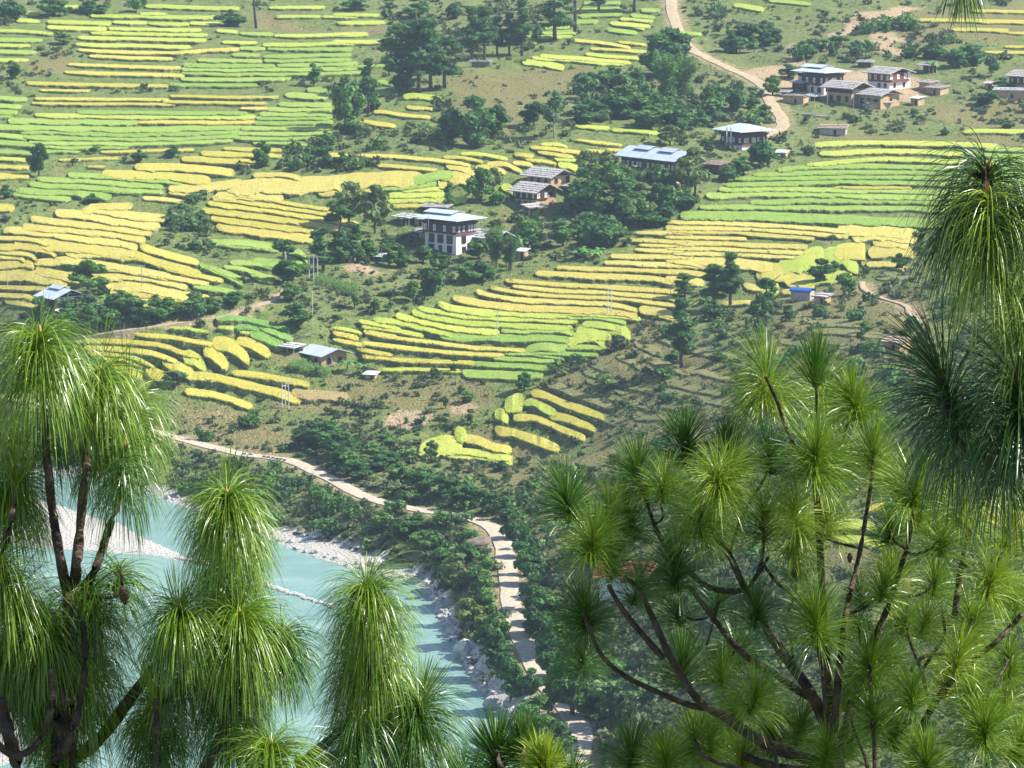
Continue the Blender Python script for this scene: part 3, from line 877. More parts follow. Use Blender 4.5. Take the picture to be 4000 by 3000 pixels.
# paddies
def rice_mat(name, c1, c2):
    m = bpy.data.materials.new(name); nt, b = _nm(m); N = nt.nodes.new; L = nt.links.new
    tc = N('ShaderNodeTexCoord'); oi = N('ShaderNodeObjectInfo')
    mp = N('ShaderNodeMapping'); mp.inputs['Scale'].default_value = (0.25, 0.6, 1.5); L(tc.outputs['Object'], mp.inputs[0])
    n = N('ShaderNodeTexNoise'); n.inputs['Scale'].default_value = 0.5; n.inputs['Detail'].default_value = 6; n.inputs['Roughness'].default_value = 0.65; L(mp.outputs[0], n.inputs['Vector'])
    n2 = N('ShaderNodeTexNoise'); n2.inputs['Scale'].default_value = 1.3; n2.inputs['Detail'].default_value = 6; n2.inputs['Roughness'].default_value = 0.7; L(tc.outputs['Object'], n2.inputs['Vector'])
    a = N('ShaderNodeMath'); a.operation = 'MULTIPLY_ADD'; a.inputs[1].default_value = 0.45; L(oi.outputs['Random'], a.inputs[0]); L(n.outputs['Fac'], a.inputs[2])
    r = N('ShaderNodeMapRange'); r.inputs['From Min'].default_value = 0.42; r.inputs['From Max'].default_value = 1.0; L(a.outputs[0], r.inputs[0])
    mx = N('ShaderNodeMix'); mx.data_type = 'RGBA'; mx.inputs['A'].default_value = (*c1, 1); mx.inputs['B'].default_value = (*c2, 1); L(r.outputs[0], mx.inputs['Factor'])
    r2 = N('ShaderNodeMapRange'); r2.inputs['From Min'].default_value = 0.3; r2.inputs['From Max'].default_value = 0.7; r2.inputs['To Min'].default_value = 0.66; r2.inputs['To Max'].default_value = 1.2; L(n2.outputs['Fac'], r2.inputs[0])
    m2 = N('ShaderNodeMix'); m2.data_type = 'RGBA'; m2.blend_type = 'MULTIPLY'; m2.inputs['Factor'].default_value = 1; L(mx.outputs['Result'], m2.inputs['A']); L(r2.outputs[0], m2.inputs['B'])
    L(m2.outputs['Result'], b.inputs['Base Color']); b.inputs['Roughness'].default_value = 0.85; b.inputs['Specular IOR Level'].default_value = 0.15
    bp = N('ShaderNodeBump'); bp.inputs['Strength'].default_value = 0.7; bp.inputs['Distance'].default_value = 0.4; L(n2.outputs['Fac'], bp.inputs['Height']); L(bp.outputs[0], b.inputs['Normal'])
    return m
RICE = {'o': rice_mat('ripe_rice', (0.41, 0.345, 0.075), (0.48, 0.42, 0.11)), 'y': rice_mat('yellow_rice', (0.37, 0.33, 0.055), (0.47, 0.415, 0.085)), 'l': rice_mat('lime_rice', (0.3, 0.37, 0.055), (0.42, 0.45, 0.08)),
        'g': rice_mat('green_rice', (0.19, 0.3, 0.05), (0.29, 0.385, 0.075)), 'd': rice_mat('deep_green_rice', (0.125, 0.255, 0.05), (0.19, 0.33, 0.065)), 'q': rice_mat('dry_grass_terrace', (0.13, 0.145, 0.05), (0.21, 0.2, 0.08)), 'b': rice_mat('dry_stubble', (0.3, 0.24, 0.1), (0.38, 0.28, 0.12))}
M_BANK = mat('grassy_bank', (0.2, 0.2, 0.08), 0.95, scale=0.5, col2=(0.065, 0.115, 0.035), bump=0.8, spec=0.1)
FIELD_LABEL = {'upper': 'long narrow rice terraces stepping up the upper slope on the left', 'middle': 'green and yellow rice terraces under the shrubby ridge on the left', 'golden': 'broad ripe golden paddies around the lone house by the left edge',
  'lower_left': 'curved yellow paddies beside the mud house above the river road', 'centre': 'ripe paddies between the bare knoll and the village houses', 'ridge': 'small green terraces under the tall pines at the top',
  'right': 'long level rice terraces below the upper hamlet on the right', 'fan': 'big fan of lime and golden terraces below the white village house', 'low_fan': 'small yellow-lime fan of paddies above the bend of the road', 'dry': 'abandoned dry grass terraces around the lone pine', 'far_right': 'ripe paddies seen through the pine branches on the right'}
def leaves(pts, nrm, size, rs, aspect=0.6):
    """one small rhombus of foliage at each point, roughly facing nrm"""
    n = len(pts); a = rs.normal(size=(n, 3)); nn = nrm + a * 0.75; nn /= np.linalg.norm(nn, axis=1)[:, None]
    t = np.cross(nn, rs.normal(size=(n, 3))); t /= np.linalg.norm(t, axis=1)[:, None] + 1e-9; b = np.cross(nn, t)
    s = size * rs.uniform(0.6, 1.35, n)[:, None]; t = t * s; b = b * s * aspect
    V = np.stack([pts - t, pts + b - nn * s * 0.15, pts + t, pts - b - nn * s * 0.15], 1).reshape(-1, 3); F = np.arange(n * 4).reshape(n, 4)
    return V, F
FIELDS = {}; BANKPTS = []
for r_, c_, back, lip, gb in PADGEO:
    if r_ not in FIELDS: FIELDS[r_] = empty('rice_terraces', kind='structure', label=FIELD_LABEL[r_])
    n_ = len(back); wob = vnoise(lip[:, 0] * 3, lip[:, 1] * 3, 4.0, 31)
    lip = lip.copy(); lip[:, 1] -= 0.25 * wob; sk = back.copy(); sk[:, 2] -= 1.2; sk[:, 1] += 0.4
    fr = lip.copy(); fr[:, 1] -= 0.12; fr[:, 2] -= 0.22 + 0.06 * wob
    base = fr.copy(); base[:, 1] -= 0.3 + 0.3 * np.clip(fr[:, 2] - gb, 0, 4); base[:, 2] = np.minimum(gb - 1.0, fr[:, 2] - 0.8)
    rows = [sk, back, back * 0.5 + lip * 0.5, lip, fr, base]; V = np.concatenate(rows); i = np.arange(6 * n_).reshape(6, n_)
    F = np.stack([i[1:, :-1], i[1:, 1:], i[:-1, 1:], i[:-1, :-1]], -1).reshape(-1, 4); mi = np.repeat([1, 0, 0, 0, 1], n_ - 1)
    ends = np.array([[4, 3, 2, 1], [5, 4, 1, 0]]); F = np.concatenate([F, np.stack([i[e, 0] for e in ends]), np.stack([i[e[::-1], -1] for e in ends])]); mi = np.concatenate([mi, [1, 1, 1, 1]])
    nl, nt_ = n_ * 4, n_ * 4; ta = rng.uniform(0, n_ - 1.01, nl + nt_); ia = ta.astype(int); qa = (ta - ia)[:, None]; fa = np.concatenate([rng.uniform(0.93, 1.0, nl), rng.uniform(0.02, 1, nt_)])[:, None]
    pp = (back[ia] * (1 - qa) + back[ia + 1] * qa) * (1 - fa) + (lip[ia] * (1 - qa) + lip[ia + 1] * qa) * fa; pp += rng.normal(size=pp.shape) * np.array([0.2, 0.12, 0.05]) + np.array([0, 0, 0.03])
    LV, LF = leaves(pp, np.tile([0, -0.3, 1.0], (len(pp), 1)), 0.2, rng, 0.55)
    F = np.concatenate([F, LF + len(V)]); V = np.concatenate([V, LV]); mi = np.concatenate([mi, np.zeros(len(LF), int)])
    obj('paddy', V, F, [RICE[c_], M_BANK], mi, parent=FIELDS[r_])
    t = np.arange(0, n_ - 1, 0.5); a_ = t.astype(int); q = (t - a_)[:, None]; top_ = fr[a_] * (1 - q) + fr[a_ + 1] * q; bot = base[a_] * (1 - q) + base[a_ + 1] * q; gq = gb[a_] * (1 - q[:, 0]) + gb[a_ + 1] * q[:, 0]
    ff = rng.uniform(0.05, 1.0, len(t)); k = np.clip((top_[:, 2] - gq) / (top_[:, 2] - bot[:, 2] + 1e-6), 0.1, 1) * ff; BANKPTS.append(top_ * (1 - k[:, None]) + bot * k[:, None])
HOUSE_CLEAR = [(2, '560,1330 950,1330 960,1480 860,1580 560,1570'), (2, '860,1400 1100,1400 1080,1500 860,1500'), (2, '1080,1030 1520,1030 1520,1290 1100,1300'), (2, '1800,880 2230,900 2200,1130 1820,1080'), (3, '340,760 700,770 660,910 340,910'),
  (3, '690,390 1800,380 1800,690 690,640'), (3, '2040,400 2240,400 2240,620 2040,610'), (4, '230,360 500,350 500,470 230,480'), (4, '1750,720 2180,720 2180,870 1750,850'), (6, '790,360 1000,360 1000,460 790,450'), (6, '1340,680 1500,680 1500,760 1340,760'), (3, '920,760 1120,760 1120,840 920,840'),
  (2, '360,1260 720,1260 560,1410 360,1380')]
# ------------------------------------------------------------------ vegetation prototypes (metres)
def blob(c, r, n, rs, inner=0.35):
    d = rs.normal(size=(n, 3)); d /= np.linalg.norm(d, axis=1)[:, None]; q = inner + (1 - inner) * rs.random(n) ** 0.5
    return np.array(c) + d * np.array(r) * q[:, None], d
def crown_mesh(name, blobs, size, m, seed, aspect=0.6, inner=0.35):
    rs = np.random.default_rng(seed); P = []; D = []
    for c, r, n in blobs:
        p, d = blob(c, r, n, rs, inner); P.append(p); D.append(d)
    P = np.concatenate(P); D = np.concatenate(D); D[:, 2] += 0.35
    V, F = leaves(P, D, size, rs, aspect); return mesh(name, V, F, m)
def clumps(seed, h0, h1, rmax, n, lo=0.5, hi=1.0, cnt=70, flat=0.75, shape='round'):
    rs = random.Random(seed); out = []
    for i in range(n):
        f = rs.random(); z = h0 + (h1 - h0) * f
        prof = {'round': math.sin(math.pi * (0.12 + 0.83 * f)), 'cone': 1.0 - 0.85 * f, 'col': 0.9 - 0.4 * abs(f - 0.4), 'top': 0.35 + 0.65 * math.sin(math.pi * min(1, f * 0.75 + 0.25))}[shape]
        a = rs.uniform(0, 6.283); d = rmax * prof * rs.random() ** 0.6 * 0.8; r = rmax * rs.uniform(0.24, 0.42) * (0.6 + 0.5 * prof)
        out.append(((math.cos(a) * d, math.sin(a) * d, z), (r, r, r * flat), int(1.6 * cnt * rs.uniform(lo, hi))))
    return out
ML = {'broad': leaf_mat('broad_foliage', (0.0704, 0.18, 0.0369), (0.153, 0.299, 0.058)), 'dark': leaf_mat('dark_foliage', (0.041, 0.125, 0.0316), (0.0939, 0.212, 0.0473)),
      'olive': leaf_mat('olive_foliage', (0.117, 0.188, 0.0527), (0.223, 0.299, 0.0842)), 'pine': leaf_mat('pine_foliage', (0.0528, 0.141, 0.0421), (0.105, 0.228, 0.058)), 'grey': leaf_mat('grey_green_foliage', (0.0939, 0.196, 0.0685), (0.176, 0.315, 0.0999)),
      'bright': leaf_mat('bright_foliage', (0.0939, 0.267, 0.0316), (0.176, 0.393, 0.0527)), 'banana': leaf_mat('banana_leaf', (0.105, 0.267, 0.0527), (0.199, 0.408, 0.0945)),
      'scrub': leaf_mat('scrub_foliage', (0.0822, 0.18, 0.0421), (0.188, 0.299, 0.079), rnd=0.8), 'drygrass': leaf_mat('dry_tussock', (0.188, 0.236, 0.058), (0.351, 0.393, 0.126), rnd=0.8), 'maize': leaf_mat('maize_leaf', (0.141, 0.299, 0.0632), (0.281, 0.424, 0.116))}
M_BARK = mat('bark', (0.16, 0.12, 0.085), 0.95, scale=2.0, col2=(0.06, 0.045, 0.035), bump=0.5)
M_PALEBARK = mat('pale_bark', (0.42, 0.38, 0.32), 0.95, scale=2.0, col2=(0.22, 0.19, 0.16), bump=0.5)
def trunk_mesh(name, h, r, seed, limbs=4, top=0.75, m=None):
    rs = random.Random(seed); b = MB(); pts = [(0, 0, -1.0)]
    for i in range(1, 6): pts.append((rs.uniform(-.1, .1) * i * 0.5, rs.uniform(-.1, .1) * i * 0.5, h * top * i / 5))
    b.tube(pts, [r * 1.25, r * 1.05, r * 0.85, r * 0.7, r * 0.5, r * 0.2], 7)
    for k in range(limbs):
        f = rs.uniform(0.35, 0.9); i = min(4, int(f * 5)); p = Vector(pts[i]).lerp(Vector(pts[i + 1]), f * 5 - i); a = rs.uniform(0, 6.283); L = h * rs.uniform(0.15, 0.28)
        e = p + Vector((math.cos(a) * L, math.sin(a) * L, L * rs.uniform(0.3, 0.9))); mid = p.lerp(e, 0.5) + Vector((0, 0, -0.06 * L)); b.tube([p, mid, e], [r * 0.4, r * 0.28, r * 0.1], 5)
    return mesh(name, b.V, b.F, m or M_BARK, smooth=True)
PROTO = {}
def proto(kind, pm, h, wd, blobs, leaf, seed, tr, size=0.5, limbs=4, top=0.75, bark=None, aspect=0.6):
    PROTO.setdefault(kind, []).append((h, wd, trunk_mesh('trunk', h, tr, seed, limbs, top, bark), crown_mesh('crown', blobs, size, ML[leaf], seed, aspect)))
for s in range(3):
    proto('broad', 0, 8, 6.4, clumps(s + 1, 1.8, 7.2, 3.2, 15, cnt=85), 'broad', s + 1, 0.22)
    proto('dark', 0, 8, 7.0, clumps(s + 11, 1.2, 7.2, 3.5, 19, cnt=95), 'dark', s + 11, 0.25)
    proto('pine', 0, 14, 5.6, clumps(s + 21, 3.6, 13.2, 2.9, 30, cnt=70, flat=0.6, shape='top' if s != 1 else 'cone'), 'pine', s + 21, 0.24, limbs=9, top=0.93, aspect=0.32, size=0.55)
    proto('olive', 0, 8, 5.6, clumps(s + 31, 2.2, 7.3, 2.9, 14, cnt=52), 'olive', s + 31, 0.16, limbs=6)
    proto('grey', 0, 9, 6.0, clumps(s + 41, 2.4, 8.2, 3.0, 15, cnt=60), 'grey', s + 41, 0.18, limbs=6, bark=M_PALEBARK)
    proto('column', 0, 10, 3.6, clumps(s + 51, 1.2, 9.3, 1.7, 14, cnt=75, shape='col'), 'dark' if s else 'pine', s + 51, 0.18, top=0.9)
    proto('bright', 0, 4, 4.0, clumps(s + 61, 0.8, 3.5, 2.0, 9, cnt=70), 'bright', s + 61, 0.12)
# bamboo: arching plumes
for s in range(2):
    rs = random.Random(90 + s); bl = []
    b = MB()
    for k in range(16):
        a = rs.uniform(0, 6.283); lean = rs.uniform(0.5, 3.0); hh = rs.uniform(7.5, 11); tip = Vector((math.cos(a) * lean, math.sin(a) * lean, hh)); p0 = Vector((math.cos(a) * .5, math.sin(a) * .5, -0.5)); mid = p0.lerp(tip, 0.6) + Vector((0, 0, 1.6)) - Vector((tip.x, tip.y, 0)) * 0.2
        b.tube([p0, mid, tip], [0.06, 0.05, 0.02], 4)
        for f in (0.35, 0.55, 0.75, 0.95): q = p0.lerp(mid, f * 1.6) if f < 0.62 else mid.lerp(tip, (f - 0.62) / 0.38); bl.append((tuple(q), (0.75, 0.75, 0.95), 42))
    PROTO.setdefault('bamboo', []).append((11, 7, mesh('trunk', b.V, b.F, mat('bamboo_cane', (0.2, 0.22, 0.08), 0.7, scale=3)), crown_mesh('crown', bl, 0.36, ML['dark' if s else 'broad'], 95 + s, 0.28)))
def banana_meshes(seed):
    rs = random.Random(seed); V = []; F = []
    for k in range(9):
        a = k * 0.7 * 2 + rs.uniform(-.3, .3); L = rs.uniform(1.7, 2.5); up = rs.uniform(0.5, 1.3); sd = Vector((-math.sin(a), math.cos(a), 0)); n0 = len(V); m = 7
        for i in range(m):
            f = i / (m - 1); p = Vector((math.cos(a) * L * f * 0.75, math.sin(a) * L * f * 0.75, 1.9 + up * 1.5 * f - 1.5 * f * f)); wv = 0.34 * math.sin(math.pi * min(1, f * 0.85 + 0.12)) + 0.03
            V += [p + sd * wv + Vector((0, 0, -0.12 * wv)), p, p - sd * wv + Vector((0, 0, -0.12 * wv))]
        for i in range(m - 1):
            for j in (0, 1): F.append((n0 + i * 3 + j, n0 + i * 3 + j + 1, n0 + i * 3 + j + 4, n0 + i * 3 + j + 3))
    t = MB().tube([(0, 0, -0.5), (0.03, 0, 1.0), (0, 0.04, 2.1)], [0.16, 0.13, 0.08], 7)
    return mesh('trunk', t.V, t.F, mat('banana_stem', (0.2, 0.22, 0.1), 0.8, scale=2)), mesh('crown', V, F, ML['banana'])
for s in range(2): PROTO.setdefault('banana', []).append((3.3, 3.4, *banana_meshes(70 + s)))
SHRUB = []
for s in range(6):
    rs = random.Random(200 + s); k = rs.randint(4, 7); bl = [((rs.uniform(-.55, .55), rs.uniform(-.55, .55), rs.uniform(0.15, 0.85)), (0.5, 0.5, 0.42), rs.randint(16, 26)) for _ in range(k)]
    SHRUB.append(crown_mesh('shrub', bl, 0.2, ML['scrub'], 200 + s, 0.65, 0.2))
DARKSHRUB = []
for s in range(3):
    rs = random.Random(220 + s); bl = [((rs.uniform(-.5, .5), rs.uniform(-.5, .5), rs.uniform(0.15, 0.95)), (0.5, 0.5, 0.45), 34) for _ in range(6)]
    DARKSHRUB.append(crown_mesh('shrub', bl, 0.19, ML['dark' if s else 'broad'], 220 + s, 0.65, 0.2))

LOSHRUB, LODARK = [], []                # lighter meshes for the mass of scrub
for s in range(5):
    rs = random.Random(240 + s); bl = lambda n: [((rs.uniform(-.55, .55), rs.uniform(-.55, .55), rs.uniform(0.15, 0.85)), (0.48, 0.48, 0.42), n) for _ in range(4)]
    LOSHRUB.append(crown_mesh('shrub', bl(11), 0.27, ML['scrub'], 240 + s, 0.65, 0.3)); LODARK.append(crown_mesh('shrub', bl(13), 0.28, ML['dark'], 250 + s, 0.65, 0.3))
def pxm(P): return FPX / (P[1] * CP - (P[2] - HC) * SP)          # photograph pixels per metre at a place
TREES = []
def place(kind, zone, x, y, h, wd, label=None, group=None, name=None, cat='tree', idx=None):
    u, v = Z(zone, '%f,%f' % (x, y))[0]; k = ZONES[zone][2]; P = H(u, v); s = pxm(P); hm_, wm = h * k / s * 1.1, wd * k / s * 1.3
    ps = PROTO[kind]; ph, pw, tm, cm = ps[(idx if idx is not None else random.randrange(99)) % len(ps)]
    nm = name or {'pine': 'pine_tree', 'bamboo': 'bamboo_clump', 'banana': 'banana_plant'}.get(kind, 'tree')
    o = empty(nm, (P.x, P.y, zt(P.x, P.y)), random.uniform(0, 6.283), label=label, cat=cat, group=group); o.scale = (wm / pw, wm / pw, hm_ / ph)
    for n_, me in (('trunk', tm), ('crown', cm)): link(bpy.data.objects.new(n_, me), parent=o)
    TREES.append((P.x, P.y, wm / 2)); return o
VEG = '''
broad 1 1935 530 130 95|small bushy tree alone on the green upper-left terraces
dark 1 240 1085 190 105|dark leafy tree standing beside a gully at the left edge
broad 1 585 950 52 62|rounded bush tree, smaller of the two on the terrace step under the green upper terraces
dark 1 860 1002 72 88|dark rounded bush tree in the middle of three on the terrace step
dark 1 1065 975 78 78|upright dark bush tree, rightmost of three on the terrace step
broad 1 1625 1012 138 105|egg-shaped tree beside the yellow terraces under the ridge
dark 1 40 1225 80 80|dark bush tree at the left edge above the golden paddies
dark 1 565 1255 58 95|low dark bush tree between green and golden paddies on the left
dark 1 60 130 150 150|dark tree filling the top left corner
broad 1 330 95 105 190|wide leafy tree at the top above the first long terrace
broad 1 560 95 88 130|middle leafy tree of the row along the top left edge
bright 1 840 85 90 90|bright green rounded tree at the top left edge
broad 1 640 90 60 140|low leafy tree joined to the row along the top left edge
dark 1 1420 160 95 150|dark spreading bush tree left of the bare trunk at the top
dark 1 95 485 85 85|dark bush tree on the rough strip at the far upper left
broad 1 390 275 65 105|bushy tree in the rough gully between the upper-left terraces
broad 2 80 795 310 200|big leafy tree in front of the slender pine, left of the bare knoll
pine 2 220 700 320 125|slender pine with a bare pole-like trunk left of the big pine grove
dark 2 258 690 95 70|small dark tree at the foot of the slender pine
pine 2 430 575 400 240|broad pine at the left end of the big pine grove
pine 2 530 572 440 230|tallest broad pine in the middle of the big pine grove
pine 2 605 560 420 190|pine with dark trunk in the heart of the big pine grove
pine 2 690 545 320 190|pine with a pale trunk at the right end of the big pine grove
dark 2 440 580 130 170|dark leafy tree under the big pine grove
dark 2 745 120 95 120|dark round tree above the big pine grove near the top
broad 2 530 115 90 200|broad leafy tree along the top edge left of the pines
broad 2 150 70 85 180|leafy tree at the top edge above the bare earth terraces
pine 2 860 380 320 170|first pine of the thin row right of the grove
pine 2 935 375 320 140|second pine of the thin row right of the grove
pine 2 1015 345 230 120|short pine in the thin row right of the grove
pine 2 1090 345 250 120|pine with bare lower trunk in the thin row
pine 2 1168 342 330 140|tall pine at the right end of the thin row above the plank shelter
broad 2 1255 270 130 70|small crooked tree beside the green terraces under the ridge
pine 2 1370 250 330 210|tall dark-trunked pine cut by the top edge of the picture
pine 2 1860 70 200 150|dark pine at the top edge left of the dirt track
pine 2 1640 70 160 140|pine at the top edge between the bare trunk and the dirt track
dark 2 735 885 215 210|left tree of the dark clump on the bare knoll
dark 2 870 905 300 240|largest tree of the dark clump on the bare knoll
dark 2 1000 855 195 180|right tree of the dark clump on the bare knoll
grey 2 1365 850 270 130|tall sparse pale-trunked tree right of the bare knoll
dark 2 1240 775 140 130|dark bushy tree left of the tall sparse tree
dark 2 2070 480 290 300|huge dark tree beside the dirt track above the bamboo
bamboo 2 2060 650 290 230|tall drooping bamboo thicket below the huge dark tree
bamboo 2 2150 640 270 190|bamboo thicket nearest the dirt track
dark 2 1800 725 190 260|dark spreading tree at the left of the bamboo thicket
dark 2 1930 700 170 200|dark tree between the bamboo and the shaded shrubs
dark 2 1530 760 110 190|low dark tree by the small terraces below the knoll
grey 2 1560 640 175 140|pale green tree on the slope left of the bamboo
broad 2 1960 800 140 220|leafy tree in the rough slope above the two-gabled house
olive 2 2080 900 120 150|olive tree left of the prayer-flag house
olive 2 100 1412 285 210|sparse feathery tree behind the sheds of the white village house
olive 2 260 1440 280 170|sparse feathery tree just left of the tin shed
column 2 40 1605 320 170|tall columnar dark tree left of the white village house
column 2 115 1560 180 110|shorter columnar tree at the foot of the tall one
broad 2 920 1255 205 200|leafy tree with brownish crown left of the mud houses
olive 2 990 1180 135 100|brownish crown rising behind the leafy tree by the mud houses
bright 2 1005 1262 85 90|bright green bush tree at the left of the mud houses
broad 2 715 1185 65 50|small tree on the paddy edge behind the white house
broad 2 718 1290 100 70|round small tree above the roof of the white house
olive 2 1575 1150 220 150|olive tree right of the upper mud house
dark 2 1560 1310 260 250|dark broad tree hiding the corner of the lower mud house
broad 2 1700 1290 270 230|leafy tree in the thicket right of the mud houses, second from them
dark 2 1790 1320 190 200|dark tree in the thicket below the two-gabled house
olive 2 1900 1300 160 180|olive tree in the thicket below the two-gabled house
broad 2 2010 1290 150 170|leafy tree at the right of the thicket below the two-gabled house
dark 2 1690 1530 190 230|dark round tree at the lower right corner of the village gardens
dark 2 1940 1400 110 190|dark bush tree along the edge of the ripe terraces, left one
dark 2 2060 1375 95 130|dark bush tree along the edge of the ripe terraces, right one
olive 2 1700 1060 120 120|olive tree behind the thicket near the two-gabled house
bamboo 2 1000 1655 240 160|bamboo clump in front of the outbuilding of the white house
bamboo 2 1090 1670 200 150|second bamboo clump at the right of the outbuilding
broad 2 900 1600 120 130|leafy tree at the right corner of the white house
broad 2 1230 1500 110 130|leafy garden tree right of the white house
broad 2 1420 1520 120 140|leafy garden tree above the banana plants
dark 3 590 1025 150 210|dark round tree hiding the lower floor of the prayer-flag house
dark 3 255 945 80 75|small dark round tree left of the prayer-flag house
olive 3 180 1210 280 190|tall olive tree right of the two-gabled house
olive 3 100 1180 190 140|olive tree at the corner of the two-gabled house
broad 3 480 1080 110 120|leafy tree on the edge of the green terraces under the prayer-flag house
dark 3 380 1120 90 130|dark bush tree on the edge of the green terraces
dark 3 120 1290 120 150|dark bush tree at the upper corner of the ripe terraces
grey 3 2010 470 135 110|tree with a visible trunk above the hamlet, near the right edge
dark 3 2100 795 65 85|dark bush tree near the right edge below the hamlet
dark 3 1720 835 48 50|small dark tree at the top of the right-hand green terraces
dark 3 1985 655 85 130|dark bush tree right of the hamlet
bright 3 378 215 60 40|spindly young tree on bare earth right of the dirt track
dark 3 500 260 110 170|dark tree above the dirt track
dark 3 640 230 80 130|dark tree right of the one above the dirt track
broad 3 760 480 80 140|leafy tree behind the left white house of the hamlet
dark 3 440 690 130 130|dark tree on the slope beside the dirt track
broad 3 660 590 120 110|leafy tree at the bend of the dirt track by the hamlet
dark 3 2080 560 80 120|dark bush tree beside the house at the right edge
broad 3 1780 420 110 170|leafy tree above the right outbuilding of the hamlet
dark 3 1900 400 100 140|dark tree above the hamlet, left of the one with a trunk
broad 4 545 385 190 210|spreading tree right of the lone house in the golden paddies
column 4 632 405 85 75|small upright tree beside the spreading one by the lone house
broad 4 300 525 75 120|leafy tree in front of the lone house in the golden paddies
broad 4 440 550 85 130|leafy tree right in front of the lone house veranda
dark 4 560 620 150 160|dark tree in the hedge below the lone house
dark 4 420 640 130 150|dark tree in the hedge left of the standing dead trunk
broad 4 680 600 110 150|leafy tree in the hedge right of the lone house
dark 4 880 560 120 170|dark tree in the hedge above the curved yellow paddies
broad 4 1020 560 100 150|leafy tree in the hedge above the curved yellow paddies
dark 4 1290 505 90 150|dark tree at the right end of the hedge by the earth path
broad 4 1460 460 80 150|leafy tree beside the sunny earth path
column 4 1750 330 260 120|tall ivy-clad tree with a broken white trunk
broad 4 1800 330 135 190|leafy bushes round the ivy-clad tree
broad 4 1790 430 110 130|leafy tree below the ivy-clad tree at the path
dark 4 1830 590 135 180|dark bushes on the bank below the path
column 4 1995 250 250 150|dark columnar tree left of the power pole frame by the village
grey 4 1080 960 95 150|pale bushy tree at the end of the curved yellow paddies
dark 5 620 405 215 150|dense dark tree at the bottom of the village gardens
broad 5 500 440 120 110|leafy tree at the left of the dense dark tree
broad 5 840 330 130 150|leafy tree on the upper corner of the big fan of terraces
dark 5 920 300 110 170|dark tree at the tip of the golden terraces below the bamboo
broad 5 132 480 90 60|small upright tree on the rough plot below the village
broad 5 260 512 90 70|second small tree on the rough plot below the village
grey 5 355 505 65 60|third small pale tree on the rough plot below the village
pine 5 2152 852 410 200|tall lone pine with a long bare trunk among dry terraces
pine 5 2172 435 165 110|smaller pine standing above the lone pine
column 5 747 882 100 42|small leafy sapling at the edge of the fan of terraces
dark 5 1180 990 110 90|dark little tree at the foot of the fan of terraces
broad 5 830 1055 60 90|bush tree on the dry slope near the black cow
column 5 695 1100 75 40|slim bush tree on the dry slope
column 5 700 1200 70 45|lower slim bush tree on the dry slope
column 5 850 1195 90 40|slim sapling right of the bare earth patch
bright 5 452 1195 40 34|tiny crown of a thin-stemmed sapling on the bare earth patch
broad 5 612 1410 110 90|small tree at the corner of the small yellow-lime fan
dark 5 1045 1485 65 80|dark bush tree below the small yellow-lime fan
pine 6 300 480 260 150|left pine of the pair beside the ripe terraces
pine 6 400 475 320 170|right, taller pine of the pair beside the ripe terraces
dark 6 290 555 120 130|dark bush tree under the pair of pines
pine 6 620 600 300 120|pine below the ripe terraces, left of the blue-roofed shed
column 6 565 670 300 110|dark columnar tree beside the pine below the ripe terraces
column 6 765 560 95 65|small upright tree in the scrub below the blue-roofed shed
dark 6 960 330 150 145|round dark tree at the edge of the lime paddies
broad 6 1040 265 75 70|smaller tree right of the round dark tree
dark 6 1440 245 100 80|dark tree at the right end of the lime paddies
broad 6 1100 400 130 150|leafy tree on the scrub slope under the round dark tree
column 6 1205 755 170 60|slim tree left of the stone-roofed hut
bright 6 1612 672 85 55|little tree with a bare stem right of the footpath
dark 6 1520 610 80 110|dark bush tree at the lower end of the footpath
broad 6 50 830 90 90|leafy bush tree beside the lone pine trunk
dark 6 320 810 70 90|dark bush tree on the dry terraces right of the lone pine
broad 6 1230 630 70 90|bush tree in the middle of the scrub slope
'''
for ln in VEG.strip().splitlines():
    a, lab = ln.split('|'); k, z, x, y, h, wd = a.split()
    place(k, int(z), float(x), float(y), float(h), float(wd), lab, 'trees on the far hillside')
for i, (z, x, y) in enumerate([(2, 1560, 1600), (2, 1590, 1610), (2, 1620, 1600), (2, 1490, 1605), (2, 1540, 1585), (2, 1645, 1590)]):
    place('banana', z, x, y, 75, 85, 'banana plant in the row below the village gardens', 'banana plants below the gardens', cat='banana plant')
for z, x, y, lab in [(2, 1890, 1105, 'banana plant in front of the left end of the two-gabled house'), (2, 2085, 1150, 'banana plant in front of the right end of the two-gabled house'), (3, 1650, 450, 'banana plant above the right outbuilding of the hamlet'),
                     (4, 650, 470, 'banana plant right of the lone house'), (5, 90, 870, 'banana plant at the corner of the mud house'), (5, 190, 890, 'banana plant between the mud house and the little tin shed'), (3, 640, 960, 'banana plant right of the prayer-flag house')]:
    place('banana', z, x, y, 85, 90, lab, cat='banana plant')
# bank between road and river, and the wooded slope right of the road
RB = [('olive', 780, 575, 190, 190), ('olive', 850, 840, 190, 190), ('dark', 690, 560, 130, 140), ('broad', 900, 600, 150, 160), ('broad', 930, 740, 150, 160), ('dark', 975, 1010, 190, 210), ('broad', 1010, 880, 150, 140), ('dark', 1100, 1240, 210, 190), ('broad', 1270, 1470, 210, 220),
      ('broad', 930, 490, 120, 130), ('dark', 830, 420, 120, 160), ('broad', 660, 440, 110, 150), ('dark', 1060, 1090, 120, 160), ('dark', 1400, 1560, 150, 190)]
RB += [('dark', 1225, 1200, 130, 120), ('broad', 1330, 1330, 140, 130), ('dark', 740, 480, 120, 130), ('broad', 560, 330, 110, 150), ('dark', 420, 250, 100, 150), ('broad', 300, 200, 100, 140), ('dark', 520, 200, 90, 140)]
for k, x, y, h, wd in RB: place(k, 8, x, y, h * 1.2, wd, 'bushy tree between the road and the river', 'trees on the river bank')
